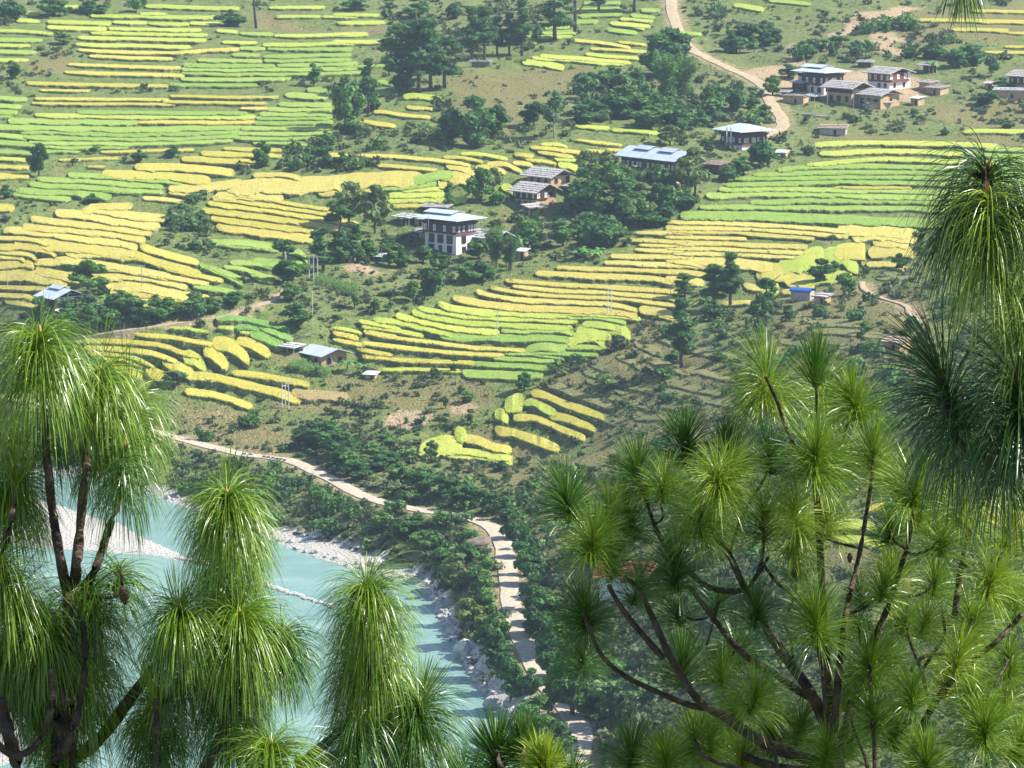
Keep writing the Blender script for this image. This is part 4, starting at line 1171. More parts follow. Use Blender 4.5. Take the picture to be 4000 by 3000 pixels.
RS = [('dark', 1190, 360, 150, 140), ('dark', 1230, 520, 180, 170), ('broad', 1180, 470, 130, 120), ('dark', 1240, 690, 190, 180), ('dark', 1260, 850, 190, 170), ('broad', 1300, 760, 160, 190), ('dark', 1330, 980, 190, 190), ('dark', 1400, 1120, 210, 220), ('dark', 1480, 1340, 290, 300), ('broad', 1560, 1200, 190, 220), ('dark', 1620, 1350, 210, 230),
      ('grey', 1750, 1370, 230, 260), ('grey', 1880, 1340, 210, 230), ('column', 1200, 310, 120, 70), ('column', 1320, 300, 110, 90), ('broad', 1440, 900, 170, 200), ('broad', 1560, 1020, 180, 200), ('dark', 1120, 250, 130, 130), ('dark', 1060, 130, 120, 140), ('dark', 950, 90, 120, 150), ('broad', 1700, 1180, 170, 220)]
for k, x, y, h, wd in RS: place(k, 8, x, y, h * 1.2, wd, 'dense tree on the shaded slope right of the road', 'trees right of the road')
SH = [('dark', 2010, 1350, 170, 260), ('dark', 2100, 1400, 150, 220), ('dark', 1900, 1330, 110, 200), ('broad', 2180, 1500, 130, 200)]
for k, x, y, h, wd in SH: place(k, 4, x, y, h, wd, 'dark bushy tree on the cut bank above the road', 'trees on the cut bank')
for k, x, y, h, wd in [('dark', 330, 1480, 110, 190), ('broad', 420, 1560, 120, 200), ('dark', 560, 1600, 130, 210), ('dark', 150, 1540, 110, 180), ('dark', 700, 1640, 120, 200), ('broad', 260, 1400, 90, 150), ('dark', 60, 1450, 110, 180), ('broad', 330, 1330, 80, 140), ('dark', 820, 1700, 120, 200)]:
    place(k, 5, x, y, h, wd, 'dark bushy tree on the cut bank above the road', 'trees on the cut bank')
# leafy fillers of the village gardens and the hedges
for zn, pl_, n_, (h0, h1), kinds, lab, gr in [(2, '1480,1180 1780,1190 2150,1200 2150,1300 1900,1420 1500,1330 1460,1290', 24, (90, 190), ('broad', 'dark', 'olive', 'broad'), 'leafy tree in the thicket between the mud houses and the ripe terraces', 'trees of the village thicket'), (2, '900,1480 1100,1600 1500,1600 1800,1500 1700,1380 1300,1480 1150,1430', 14, (70, 130), ('broad', 'dark', 'grey'), 'leafy garden tree right of the white village house', 'garden trees right of the white house'),
    (4, '180,500 700,470 1280,470 1300,560 950,600 650,620 250,640', 26, (70, 130), ('broad', 'dark', 'broad', 'grey'), 'leafy tree in the long hedge under the golden paddies', 'trees of the long hedge'), (2, '20,1500 500,1590 900,1640 900,1690 400,1660 0,1640', 14, (60, 120), ('broad', 'dark'), 'leafy tree along the village path left of the white house', 'trees along the village path'),
    (3, '300,250 620,200 800,330 1000,240 1300,360 1500,340 1900,330 1950,400 1600,370 1100,380 700,380 400,330', 26, (50, 110), ('dark', 'broad', 'grey', 'dark'), 'bushy tree on the rough slope above the upper hamlet', 'trees above the hamlet'), (2, '1500,520 1900,480 2150,680 2150,850 1800,760 1500,750', 22, (70, 140), ('dark', 'broad', 'dark', 'grey'), 'bushy tree on the shaded slope below the bamboo', 'trees below the bamboo'),
    (3, '50,620 250,600 560,540 640,740 400,760 250,780 50,820', 18, (60, 120), ('broad', 'grey', 'dark'), 'bushy tree on the slope left of the dirt track', 'trees left of the dirt track'), (1, '1300,1090 1700,1000 2000,850 2180,800 2180,1030 1800,1030 1500,1090', 16, (50, 90), ('broad', 'dark', 'grey'), 'low bushy tree on the shrubby ridge left of the knoll', 'trees on the shrubby ridge'), (1, '1060,1470 1130,1240 1230,1210 1330,1470 1290,1600 1100,1500', 14, (50, 80), ('grey', 'broad', 'grey'), 'low greyish bush in the gully between the golden paddies', 'bushes of the gully')]:
    Q = Z(zn, pl_) ; kz = ZONES[zn][2]; got = 0
    while got < n_:
        q = np.array([random.uniform(Q[:, 0].min(), Q[:, 0].max()), random.uniform(Q[:, 1].min(), Q[:, 1].max())])
        if not inside(q[:1], q[1:], Q)[0] or samp(mask, q[:1], q[1:])[0] > 0.3: got += 0.02; continue
        if any(inside(q[:1], q[1:], Z(a, b))[0] for a, b in HOUSE_CLEAR): got += 0.02; continue
        hh = random.uniform(h0, h1); x_, y_ = (q - np.array(ZONES[zn][:2])) / kz; place(random.choice(kinds), zn, x_, y_, hh, hh * random.uniform(0.8, 1.25), lab, gr); got += 1
# bare trunks
def snag(zone, pts, r, label, m, limbs=()):
    Q = Z(zone, ' '.join('%f,%f' % p for p in pts)); P0 = H(*Q[0]); W = [P0 - Vector((0, 0, 1))] + [Vector(at_y(np.array([q[0]]), np.array([q[1]]), P0.y)[0]) for q in Q[1:]]
    b = MB().tube(W, [r * (1 - 0.6 * i / len(W)) for i in range(len(W))], 7)
    for l in limbs: L_ = [Vector(at_y(np.array([q[0]]), np.array([q[1]]), P0.y + (j * 0.6))[0]) for j, q in enumerate(Z(zone, ' '.join('%f,%f' % p for p in l)))]; b.tube(L_, [r * 0.45 * (1 - 0.7 * i / len(L_)) for i in range(len(L_))], 5)
    return b.build('dead_tree', m, smooth=True, label=label, cat='dead tree')
M_DARKBARK = mat('dark_bark', (0.06, 0.05, 0.045), 0.95, scale=2.0, col2=(0.025, 0.02, 0.02), bump=0.5)
snag(1, [(1583, 175), (1572, 90), (1566, 0), (1562, -60)], 0.55, 'bare dark tree trunk standing on pink earth at the top edge', M_DARKBARK)
snag(2, [(1493, 205), (1496, 100), (1494, 0), (1495, -60)], 0.75, 'thick bare trunk with a forked limb at the top edge', M_DARKBARK, [[(1497, 90), (1540, 40), (1560, -30)], [(1495, 150), (1470, 165), (1462, 175)]])
snag(4, [(1762, 205), (1760, 160), (1756, 110)], 0.4, 'broken white trunk rising out of the ivy-clad tree', M_PALEBARK)
snag(4, [(362, 605), (356, 560), (350, 520)], 0.3, 'short white dead trunk in the hedge below the lone house', M_PALEBARK)

# ------------------------------------------------------------------ scrub: bushes over the rough ground
NB = 30000; bu = rng.uniform(-80, 4080, NB); bv = rng.uniform(-20, 3040, NB)
keep = samp(mask_s, bu, bv) < 0.28
def in_px(poly): return inside(bu, bv, poly)
keep &= ~in_px(RIV) | False
for zone, s in HOUSE_CLEAR: keep &= ~in_px(Z(zone, s))
P_ = hit(bu, bv)
dr = np.minimum(dist_poly(P_[:, 0], P_[:, 1], ROADP[::4, :2], False), dist_poly(P_[:, 0], P_[:, 1], TRACKP[::3, :2], False)); dp = np.minimum(dist_poly(P_[:, 0], P_[:, 1], PATHP[::3, :2], False), dist_poly(P_[:, 0], P_[:, 1], PATH2P[::3, :2], False))
keep &= (dr > 3.9) & (dp > 1.8) & (P_[:, 2] > 0.6)
cvr = np.stack([bil(cov[..., k], GX[0], GY[0], STEP, P_[:, 0], P_[:, 1]) for k in range(3)], -1)
dens = 0.62 + 0.5 * vnoise(P_[:, 0], P_[:, 1], 30, 41) + 0.35 * vnoise(P_[:, 0], P_[:, 1], 11, 42)
dens = dens - 0.28 * cvr[:, 0] - 0.75 * cvr[:, 1] - 1.5 * cvr[:, 2]
bank = (dr < 45) & (bv > 1650); dens[bank] += 0.55
THICK = [(2, '0,1420 500,1480 1000,1600 1500,1650 1900,1450 2212,1250 2212,1000 1900,1000 1550,950 1490,1290 1000,1350 560,1600 300,1500'), (1, '1030,1480 1100,1230 1250,1200 1350,1480 1300,1640 1000,1500'), (1, '1280,1090 1700,980 2000,830 2212,760 2212,1050 1900,1040 1500,1100'),
  (2, '1450,480 1950,450 2212,660 2212,900 1900,780 1500,760'), (3, '100,100 400,60 600,250 800,380 1000,120 1400,100 1900,300 2000,400 1600,380 1250,400 700,380'), (3, '0,600 300,560 600,520 700,800 450,750 300,790 0,830'), (4, '160,480 700,420 1300,430 1480,400 1700,380 1900,330 1900,600 1650,480 1300,620 950,590 650,620 200,640'),
  (6, '200,450 800,440 1600,300 2212,700 2212,1659 700,1659 400,900'), (2, '560,780 900,700 1100,820 900,930 500,930 0,920 0,820'), (1, '0,0 900,0 880,30 300,110 0,160'), (2, '300,0 1300,0 1250,250 900,350 350,560'), (5, '1400,760 1900,560 2212,600 2212,1300 1700,1300 1300,950'), (5, '0,1060 500,1260 800,1420 1500,1450 2212,1300 2212,1659 0,1659')]
thick = np.zeros(NB, bool)
for zn, pl_ in THICK: thick |= in_px(Z(zn, pl_))
dens[thick] += 0.5
keep &= rng.random(NB) < np.clip(dens, 0.03, 1)
bu, bv, P_, dr, bank, cvr, thick = bu[keep], bv[keep], P_[keep], dr[keep], bank[keep], cvr[keep], thick[keep]
sz = np.clip(rng.lognormal(-0.12, 0.5, len(bu)), 0.35, 2.6) * np.where(bank, 1.35, np.where(thick, np.where(bv < 900, 1.9, 1.35), np.where(bv < 700, 1.35, 1.0)))
apx = sz * FPX / P_[:, 1]; inf = (bu > 0) & (bu < 4000) & (bv > 0) & (bv < 2200)
order = np.argsort(-apx * inf); big = order[:300]; rest = order[300:]
zz_ = zt(P_[:, 0], P_[:, 1]) - 0.1
LANDMARKS = [(1740, 990, 'the white village house'), (1250, 1435, 'the mud house above the road'), (220, 1200, 'the lone house'), (2660, 1430, 'the lone pine'), (3160, 1180, 'the blue-roofed shed'), (3500, 1370, 'the brown-roofed hut'), (2150, 820, 'the pair of mud houses'), (2540, 690, 'the long house with two vents'), (2900, 580, 'the house by the ochre track'), (3350, 420, 'the upper hamlet'),
  (1110, 1590, 'the three-legged power frame'), (1700, 1560, 'the black cow'), (1655, 1850, 'the grey boulder on the slope'), (1000, 1780, 'the guard stones'), (1500, 1960, 'the middle of the road'), (1870, 2120, 'the boulder at the road bend'), (1990, 2280, 'the straight of the road'), (2050, 2520, 'the lower end of the road'), (2400, 2270, 'the red-roofed house'), (1850, 1700, 'the small yellow-lime fan'), (1560, 1720, 'the bare earth patch'), (750, 1720, 'the near end of the road'), (1150, 1180, 'the ivy-clad tree'), (2950, 1480, 'the dry terraces'), (3700, 1150, 'the end of the footpath'), (1280, 2100, 'the gravel beach'), (1600, 2350, 'the rocky water edge'), (2100, 1900, 'the slope under the pine branches'), (1900, 400, 'the bare knoll'), (700, 780, 'the left golden paddies')]
def say_where(u, v, tone, size, what):
    k = min(LANDMARKS, key=lambda q: (q[0] - u) ** 2 + (q[1] - v) ** 2); du, dv = u - k[0], v - k[1]
    side = ('far ' if math.hypot(du, dv) > 170 else '') + (('right' if du > 0 else 'left') + ' of' if abs(du) > abs(dv) else 'below' if dv > 0 else 'above')
    return '%s %s rounded %s %s %s' % (size, tone, what, side, k[2]), '%ss around %s' % (what, k[2])
for i in big:
    me = random.choice(SHRUB) if random.random() < 0.6 else random.choice(DARKSHRUB)
    o = bpy.data.objects.new('shrub', me); o.location = (P_[i, 0], P_[i, 1], zz_[i]); s_ = float(sz[i]); o.scale = (s_, s_, s_ * random.uniform(0.7, 1.1)); o.rotation_euler = (0, 0, random.uniform(0, 6.28))
    lab, gr = say_where(bu[i], bv[i], 'dark' if me in DARKSHRUB else 'pale', 'large' if sz[i] > np.median(sz[big]) else 'small', 'shrub')
    link(o, label=lab, cat='shrub', group=gr)
def scatter(name, idx, meshes, label, m, squash=(0.6, 1.05), smul=1.0):
    """many small plants as one mass"""
    Vs, Fs, n0 = [], [], 0
    src = []
    for me in meshes:
        v = np.empty(len(me.vertices) * 3, np.float32); me.vertices.foreach_get('co', v); f = np.empty(len(me.loops), np.int32); me.loops.foreach_get('vertex_index', f); src.append((v.reshape(-1, 3), f.reshape(-1, 4)))
    for i in idx:
        v, f = src[rng.integers(len(src))]; a = rng.uniform(0, 6.283); c, s = math.cos(a), math.sin(a); k = sz[i] * smul
        w_ = np.stack([v[:, 0] * c - v[:, 1] * s, v[:, 0] * s + v[:, 1] * c, v[:, 2] * rng.uniform(*squash)], -1) * k + np.array([P_[i, 0], P_[i, 1], zz_[i]])
        Vs.append(w_); Fs.append(f + n0); n0 += len(v)
    return obj(name, np.concatenate(Vs), np.concatenate(Fs), m, kind='stuff', label=label)
sel = rng.random(len(rest)); 
light = leaf_mat('scrub_mass_foliage', (0.065, 0.11, 0.04), (0.17, 0.2, 0.08), rnd=0.0, noise=0.12)
scatter('scrub', rest[sel < 0.68], LOSHRUB, 'low wild scrub covering the rough hillside', light)
scatter('dark_scrub', rest[sel >= 0.68], LODARK, 'darker evergreen scrub dotted over the hillside', leaf_mat('dark_scrub_foliage', (0.04, 0.085, 0.032), (0.09, 0.14, 0.05), rnd=0.0, noise=0.12))
# tussocks of grass: small, everywhere rough, and along the paddy banks
tus = crown_mesh('tussock', [((0, 0, 0.25), (0.5, 0.5, 0.3), 10)], 0.24, ML['drygrass'], 300, 0.4, 0.1)
NB = 22000; bu = rng.uniform(-50, 4050, NB); bv = rng.uniform(-20, 2700, NB); mk = samp(mask_s, bu, bv)
keep = (mk < 0.4) & ~in_px(RIV)
for zone, s in HOUSE_CLEAR: keep &= ~in_px(Z(zone, s))
P_ = hit(bu, bv); dr = np.minimum(dist_poly(P_[:, 0], P_[:, 1], ROADP[::4, :2], False), dist_poly(P_[:, 0], P_[:, 1], TRACKP[::3, :2], False))
keep &= (dr > 3.6) & (P_[:, 2] > 0.7); P_ = P_[keep]; sz = rng.uniform(0.4, 1.2, len(P_)); zz_ = zt(P_[:, 0], P_[:, 1]) - 0.05
scatter('grass', np.arange(len(P_)), [tus], 'rough grass tussocks over the hillside', leaf_mat('rough_grass', (0.075, 0.12, 0.035), (0.25, 0.22, 0.09), rnd=0.0, noise=0.06))

# grass hanging over the paddy banks
P_ = np.concatenate(BANKPTS); P_ = P_[rng.random(len(P_)) < 0.75]; rs_ = np.random.default_rng(5)
P_[:, 1] -= 0.12; P3 = np.repeat(P_, 5, 0) + rs_.normal(size=(len(P_) * 5, 3)) * np.array([0.35, 0.22, 0.2]); V_, F_ = leaves(P3, np.tile([0, -0.5, 0.8], (len(P3), 1)), 0.34, rs_, 0.5)
obj('bank_grass', V_, F_, leaf_mat('bank_grass_blades', (0.05, 0.11, 0.03), (0.17, 0.19, 0.07), rnd=0.0, noise=0.1), kind='stuff', label='dark grass on the steep banks between the paddies')

ORD = 'first second third fourth fifth sixth seventh eighth ninth tenth eleventh twelfth thirteenth fourteenth fifteenth sixteenth seventeenth eighteenth nineteenth twentieth'.split() + ['twenty-' + q for q in 'first second third fourth fifth sixth seventh eighth ninth'.split()]
def number_off(group):
    """things that look alike in a row or a thicket: say which one, counted along the picture"""
    os_ = [o for o in COL.objects if o.get('group') == group]; os_.sort(key=lambda o: to_px(np.array(o.location))[0])
    for k, o in enumerate(os_):
        if len(os_) > 1: o['label'] = (('leftmost ' if k == 0 else 'rightmost ' if k == len(os_) - 1 else ORD[k] + ' from left, ') + o['label'])
for g_ in ('banana plants below the gardens', 'trees on the river bank', 'trees right of the road', 'trees on the cut bank', 'trees of the village thicket', 'garden trees right of the white house', 'trees of the long hedge', 'trees along the village path', 'trees above the hamlet', 'trees below the bamboo', 'trees left of the dirt track', 'trees on the shrubby ridge', 'bushes of the gully'): number_off(g_)
# ------------------------------------------------------------------ houses
M_WHITE = mat('white_limewash', (0.8, 0.79, 0.75), 0.9, scale=0.7, col2=(0.68, 0.66, 0.61), bump=0.1)
M_MUD = mat('rammed_earth', (0.5, 0.35, 0.2), 0.95, scale=0.9, col2=(0.38, 0.26, 0.15), bump=0.4)
M_TIMBER = mat('dark_timber', (0.09, 0.05, 0.03), 0.8, scale=1.5, col2=(0.05, 0.03, 0.02), bump=0.2)
M_REDTIMBER = mat('painted_red_timber', (0.22, 0.07, 0.035), 0.75, scale=1.5, col2=(0.13, 0.05, 0.03))
M_PANE = mat('dark_window', (0.03, 0.03, 0.035), 0.25, scale=1, spec=0.5)
M_SHUT = mat('white_shutter', (0.76, 0.76, 0.74), 0.7, scale=2, col2=(0.66, 0.66, 0.64))
M_METAL = mat('painted_metal_roof', (0.5, 0.56, 0.63), 0.5, scale=0.4, col2=(0.4, 0.46, 0.53), spec=0.4)
M_TIN = mat('weathered_tin_sheet', (0.66, 0.68, 0.7), 0.55, scale=0.9, col2=(0.42, 0.41, 0.4), spec=0.4)
M_SHING = mat('grey_wood_shingle', (0.52, 0.49, 0.46), 0.9, scale=1.1, col2=(0.3, 0.27, 0.25), bump=0.3)
M_BROWNSH = mat('brown_wood_shingle', (0.42, 0.33, 0.25), 0.9, scale=1.1, col2=(0.25, 0.19, 0.14), bump=0.3)
M_STONE = mat('field_stone', (0.42, 0.4, 0.38), 0.95, scale=1.5, col2=(0.28, 0.26, 0.25), bump=0.4)
M_POLE = mat('weathered_pole', (0.45, 0.41, 0.36), 0.9, scale=2, col2=(0.3, 0.27, 0.24))
M_GALV = mat('galvanised_steel', (0.6, 0.6, 0.6), 0.5, scale=2, col2=(0.5, 0.5, 0.5), spec=0.5)
M_BLUE = mat('blue_tarpaulin', (0.03, 0.12, 0.42), 0.5, scale=0.8, col2=(0.02, 0.09, 0.33), spec=0.4)
M_TILE = mat('red_roof_sheet', (0.36, 0.12, 0.09), 0.7, scale=0.6, col2=(0.22, 0.08, 0.06))
M_FLAG = mat('white_prayer_flag', (0.8, 0.8, 0.8), 0.9, scale=2)
def fb(face, w, d, a0, a1, z0, z1, out, inn=0.1):
    """box lying on a facade: face L is the long left one (y = -d/2), R the right one (x = +w/2); a runs left to right as seen"""
    if face == 'L': return MB().box(-w / 2 + a0, -w / 2 + a1, -d / 2 - out, -d / 2 + inn, z0, z1)
    return MB().box(w / 2 - inn, w / 2 + out, -d / 2 + a0, -d / 2 + a1, z0, z1)
def window(h, face, w, d, f, z0, wd, ht, style='dark', base=0.0):
    """window with frame, pane and (for shutters) crossing bars, standing on a facade that projects by base"""
    ln = w if face == 'L' else d; a = f * ln; a0, a1 = a - wd / 2, a + wd / 2; t = 0.14 if style == 'dark' else 0.1
    fr = MB()
    for (p0, p1, q0, q1) in ((a0 - t, a1 + t, z0 - t, z0), (a0 - t, a1 + t, z0 + ht, z0 + ht + t), (a0 - t, a0, z0, z0 + ht), (a1, a1 + t, z0, z0 + ht)):
        b = fb(face, w, d, p0, p1, q0, q1, base + 0.12); fr.add(b.V, b.F)
    if style == 'white':
        for (p0, p1, q0, q1) in ((a - 0.05, a + 0.05, z0, z0 + ht), (a0, a1, z0 + ht * 0.52, z0 + ht * 0.52 + 0.09)):
            b = fb(face, w, d, p0, p1, q0, q1, base + 0.1, -base - 0.02); fr.add(b.V, b.F)
    o = fr.build('window', M_TIMBER if style == 'white' else M_REDTIMBER if style == 'red' else M_TIMBER, parent=h)
    b = fb(face, w, d, a0, a1, z0, z0 + ht, base + 0.05, 0.05); b.build('pane', M_SHUT if style == 'white' else M_PANE, parent=o)
    if style == 'white': pass
    return o
def slab(b, pts, th):                    # a sloping plate with thickness
    P = [Vector(p) for p in pts]; Q = [p - Vector((0, 0, th)) for p in P]; n = len(P)
    b.add(P + Q, [tuple(range(n)), tuple(range(2 * n - 1, n - 1, -1))] + [(i, (i + 1) % n + 0, (i + 1) % n + n, i + n)[::-1] for i in range(n)])
SHEETS = {}
def sheet_mesh(lx, ly, m):
    k = (round(lx, 2), round(ly, 2), m.name)
    if k not in SHEETS:
        b = MB(); b.box(-lx / 2, lx / 2, -ly / 2, ly / 2, 0, 0.06); SHEETS[k] = mesh('roof_sheet', b.V, b.F, m)
    return SHEETS[k]
def cover(roof, p00, p10, p01, nx, ny, m, jit=0.04, lap=1.06):
    """lays nx by ny overlapping sheets on the plane p00 -> p10 (along the eave), p00 -> p01 (up the slope); each sheet is a part"""
    p00, p10, p01 = Vector(p00), Vector(p10), Vector(p01); ex = (p10 - p00); ey = (p01 - p00); lx, ly = ex.length / nx, ey.length / ny; X = ex.normalized(); Y = ey.normalized(); Zn = X.cross(Y); me = sheet_mesh(lx * 0.985, ly * lap, m)
    for j in range(ny):
        for i in range(nx):
            c = p00 + ex * ((i + 0.5) / nx) + ey * ((j + 0.5) / ny) + Zn * (0.05 + random.uniform(0, 0.05))
            a = random.uniform(-jit, jit); x2 = (X * math.cos(a) + Y * math.sin(a)); y2 = Zn.cross(x2); y2 = (y2 - Zn * (0.09 + random.uniform(-0.02, 0.03))).normalized(); z2 = x2.cross(y2)
            o = bpy.data.objects.new('roof_sheet', me); o.matrix_local = Matrix(((x2.x, y2.x, z2.x, c.x), (x2.y, y2.y, z2.y, c.y), (x2.z, y2.z, z2.z, c.z), (0, 0, 0, 1))); link(o, parent=roof)
def stones(roof, p00, p10, p01, n, m):
    p00, p10, p01 = Vector(p00), Vector(p10), Vector(p01); N = (p10 - p00).cross(p01 - p00).normalized(); b = MB()
    for k in range(n):
        c = p00 + (p10 - p00) * random.uniform(.04, .96) + (p01 - p00) * (random.choice((0.22, 0.5, 0.78)) + random.uniform(-.03, .03)) + N * 0.2; r = random.uniform(.1, .2); b.box(c.x - r * 1.3, c.x + r * 1.3, c.y - r, c.y + r, c.z - r * .6, c.z + r * .6, r * 0.3)
    o = b.build('roof_stones', m, parent=roof); o['kind'] = 'stuff'
def gable(h, w, d, z, rise, ov, m, cov=None, axis='x', gov=None, n=(8, 4), st=0, th=0.14, name='roof'):
    """two slopes with the ridge along the long side; gables face +x and -x"""
    gov = ov if gov is None else gov; X = w / 2 + gov; Y = d / 2 + ov; s = rise / (d / 2); ze = z - s * ov; zr = z + rise; b = MB()
    slab(b, [(-X, -Y, ze), (X, -Y, ze), (X, 0, zr), (-X, 0, zr)], th); slab(b, [(X, Y, ze), (-X, Y, ze), (-X, 0, zr), (X, 0, zr)], th)
    r = b.build(name, m, parent=h)
    if cov:
        cover(r, (-X, -Y, ze), (X, -Y, ze), (-X, 0, zr), n[0], n[1], cov); cover(r, (X, Y, ze), (-X, Y, ze), (X, 0, zr), n[0], max(2, n[1] - 1), cov)
        if st: stones(r, (-X, -Y, ze), (X, -Y, ze), (-X, 0, zr), st, M_STONE)
    else:
        rb = MB(); k = int(2 * X / 0.9)
        for i in range(1, k): x = -X + 2 * X * i / k; rb.beam((x, -Y, ze + 0.03), (x, 0, zr + 0.03), 0.06, 0.05)
        q = rb.build('roof_seams', m, parent=r); q['kind'] = 'stuff'
    for y in (-Y * 0.86, -Y * 0.45, 0, Y * 0.45, Y * 0.86): zz = zr - s * abs(y) - th - 0.09; MB().beam((-X + 0.1, y, zz), (X - 0.1, y, zz), 0.16, 0.16).build('purlin', M_TIMBER, parent=r)
    return r
def hip(h, w, d, z, rise, ov, m, cap=True):
    X, Y = w / 2 + ov, d / 2 + ov; rx = max(w * 0.22, X - Y * 0.95); zr = z + rise; b = MB(); th = 0.14
    V = [(-X, -Y, z), (X, -Y, z), (X, Y, z), (-X, Y, z), (-rx, 0, zr), (rx, 0, zr)]; U = [(x, y, q - th) for x, y, q in V]
    b.add(V + U, [(0, 1, 5, 4), (1, 2, 5), (2, 3, 4, 5), (3, 0, 4), (7, 6, 10, 11), (8, 7, 11), (9, 8, 11, 10), (6, 9, 10), (0, 6, 7, 1), (1, 7, 8, 2), (2, 8, 9, 3), (3, 9, 6, 0)])
    r = b.build('roof', m, parent=h)
    rb = MB()
    for i in range(1, 15): x = -X + 2 * X * i / 15; f = min(1, max(0, (X - abs(x)) / max(0.1, X - rx))); rb.beam((x, -Y, z + 0.03), (x, -Y + Y * f, z + rise * f + 0.03), 0.06, 0.05)
    for i in range(1, 11): y = -Y + 2 * Y * i / 11; f = 1 - abs(y) / Y; rb.beam((X, y, z + 0.03), (X - (X - rx) * f, y, z + rise * f + 0.03), 0.06, 0.05)
    q = rb.build('roof_seams', m, parent=r); q['kind'] = 'stuff'
    if cap:                               # raised upper roof with a gap for air
        cX, cY = X * 0.62, Y * 0.46; s = rise / Y; ze = zr - s * cY + 0.55; c = MB(); xo = -X * 0.22
        slab(c, [(xo - cX, -cY, ze), (xo + cX, -cY, ze), (xo + cX, 0, zr + 0.55), (xo - cX, 0, zr + 0.55)], 0.1); slab(c, [(xo + cX, cY, ze), (xo - cX, cY, ze), (xo - cX, 0, zr + 0.55), (xo + cX, 0, zr + 0.55)], 0.1)
        c.build('upper_roof', m, parent=r)
    for sx in (-1, 0, 1):
        for sy in (-1, 1): MB().beam((sx * w * 0.42, sy * d * 0.42, z - 1.3), (sx * w * 0.42, sy * d * 0.42, z + 0.15), 0.22).build('strut', M_TIMBER, parent=r)
    for sy in (-1, 1): MB().beam((-X * 0.95, sy * Y * 0.8, z - th - 0.1), (X * 0.95, sy * Y * 0.8, z - th - 0.1), 0.18).build('purlin', M_TIMBER, parent=r)
    for sx in (-1, 1): MB().beam((sx * X * 0.8, -Y * 0.95, z - th - 0.1), (sx * X * 0.8, Y * 0.95, z - th - 0.1), 0.18).build('purlin', M_TIMBER, parent=r)
    return r
def base_at(zone, x, y, w, d, yaw):
    u, v = Z(zone, '%f,%f' % (x, y))[0]; P = H(u, v); c, s = math.cos(yaw), math.sin(yaw); ex = Vector((c, s, 0)); ey = Vector((-s, c, 0))
    C = P - ex * (w / 2) + ey * (d / 2); return Vector((C.x, C.y, P.z))
ZONES.update({11: (1500, 780, 600 / 2212), 12: (1900, 600, 400 / 2212), 13: (2400, 450, 700 / 2212), 14: (3000, 200, 800 / 2212), 15: (0, 950, 600 / 2212), 16: (1100, 1280, 400 / 1952)})
def new_house(zone, x, y, w, d, yaw, label, name='farmhouse', cat='house', group='farmhouses of the village'):
    return empty(name, base_at(zone, x, y, w, d, R(yaw)), R(yaw), label=label, cat=cat, group=group)
def walls(h, w, d, z0, z1, m, taper=0.12, name='wall'): return MB().box(-w / 2, w / 2, -d / 2, d / 2, z0, z1, taper).build(name, m, parent=h)
def timber_storey(h, w, d, z0, z1, out=0.28, m=None, corn=True):
    b = MB().box(-w / 2 - out, w / 2 + out, -d / 2 - out, d / 2 + out, z0, z1); t = b.build('timber_storey', m or M_TIMBER, parent=h)
    r = MB().box(-w / 2 - out - 0.12, w / 2 + out + 0.12, -d / 2 - out - 0.12, d / 2 + out + 0.12, z0 - 0.05, z0 + 0.3); r.build('floor_beam', M_REDTIMBER, parent=t)
    if corn:
        c = MB()
        for k in range(3): o = out + 0.15 + 0.22 * k; c.box(-w / 2 - o, w / 2 + o, -d / 2 - o, d / 2 + o, z1 + 0.26 * k + 0.002, z1 + 0.26 * (k + 1))
        c.build('cornice', M_TIMBER, parent=t)
    return t

# the big white house
w, d = 13.0, 8.2
h = new_house(11, 1040, 800, w, d, -42, 'three-storey white house with dark timber top floor and pale metal roof')
walls(h, w, d, -3, 6.1, M_WHITE, 0.2)
ts = timber_storey(h, w, d, 6.1, 8.9)
for f in (0.22, 0.5, 0.79): window(h, 'L', w, d, f, 3.3, 2.0, 2.3)
for f in (0.22, 0.79): window(h, 'L', w, d, f, 0.6, 1.6, 1.9)
dr_ = fb('L', w, d, 0.5 * w - 0.6, 0.5 * w + 0.6, -0.2, 2.5, 0.06); dr_.build('door', M_TIMBER, parent=h)
window(h, 'R', w, d, 0.42, 3.3, 1.5, 2.3, 'red'); window(h, 'R', w, d, 0.42, 0.6, 1.3, 1.6, 'red')
for f in (0.05, 0.34, 0.66, 0.955): window(h, 'L', w, d, f, 6.75, 1.25, 1.9, 'white', 0.28)
for f in (0.12, 0.36, 0.66, 0.8, 0.95): window(h, 'R', w, d, f, 6.75, 0.85, 1.9, 'white', 0.28)
hip(h, w, d, 10.6, 1.6, 2.8, M_METAL)
# its outbuilding with the stone-weighted roof
w, d = 9.5, 7.0
h = new_house(11, 1600, 745, w, d, -42, 'low timber outbuilding with rows of tin sheets, right of the white house', 'outbuilding', 'outbuilding', 'outbuildings')
walls(h, w, d, -3, 2.0, M_MUD, 0.1); timber_storey(h, w, d, 2.0, 4.1, 0.15, corn=False)
for f in (0.12, 0.3, 0.6): window(h, 'L', w, d, f, 2.5, 1.0, 1.3, 'white', 0.15)
gable(h, w, d, 4.3, 1.5, 1.3, M_TIN, M_TIN, n=(9, 5), st=22)
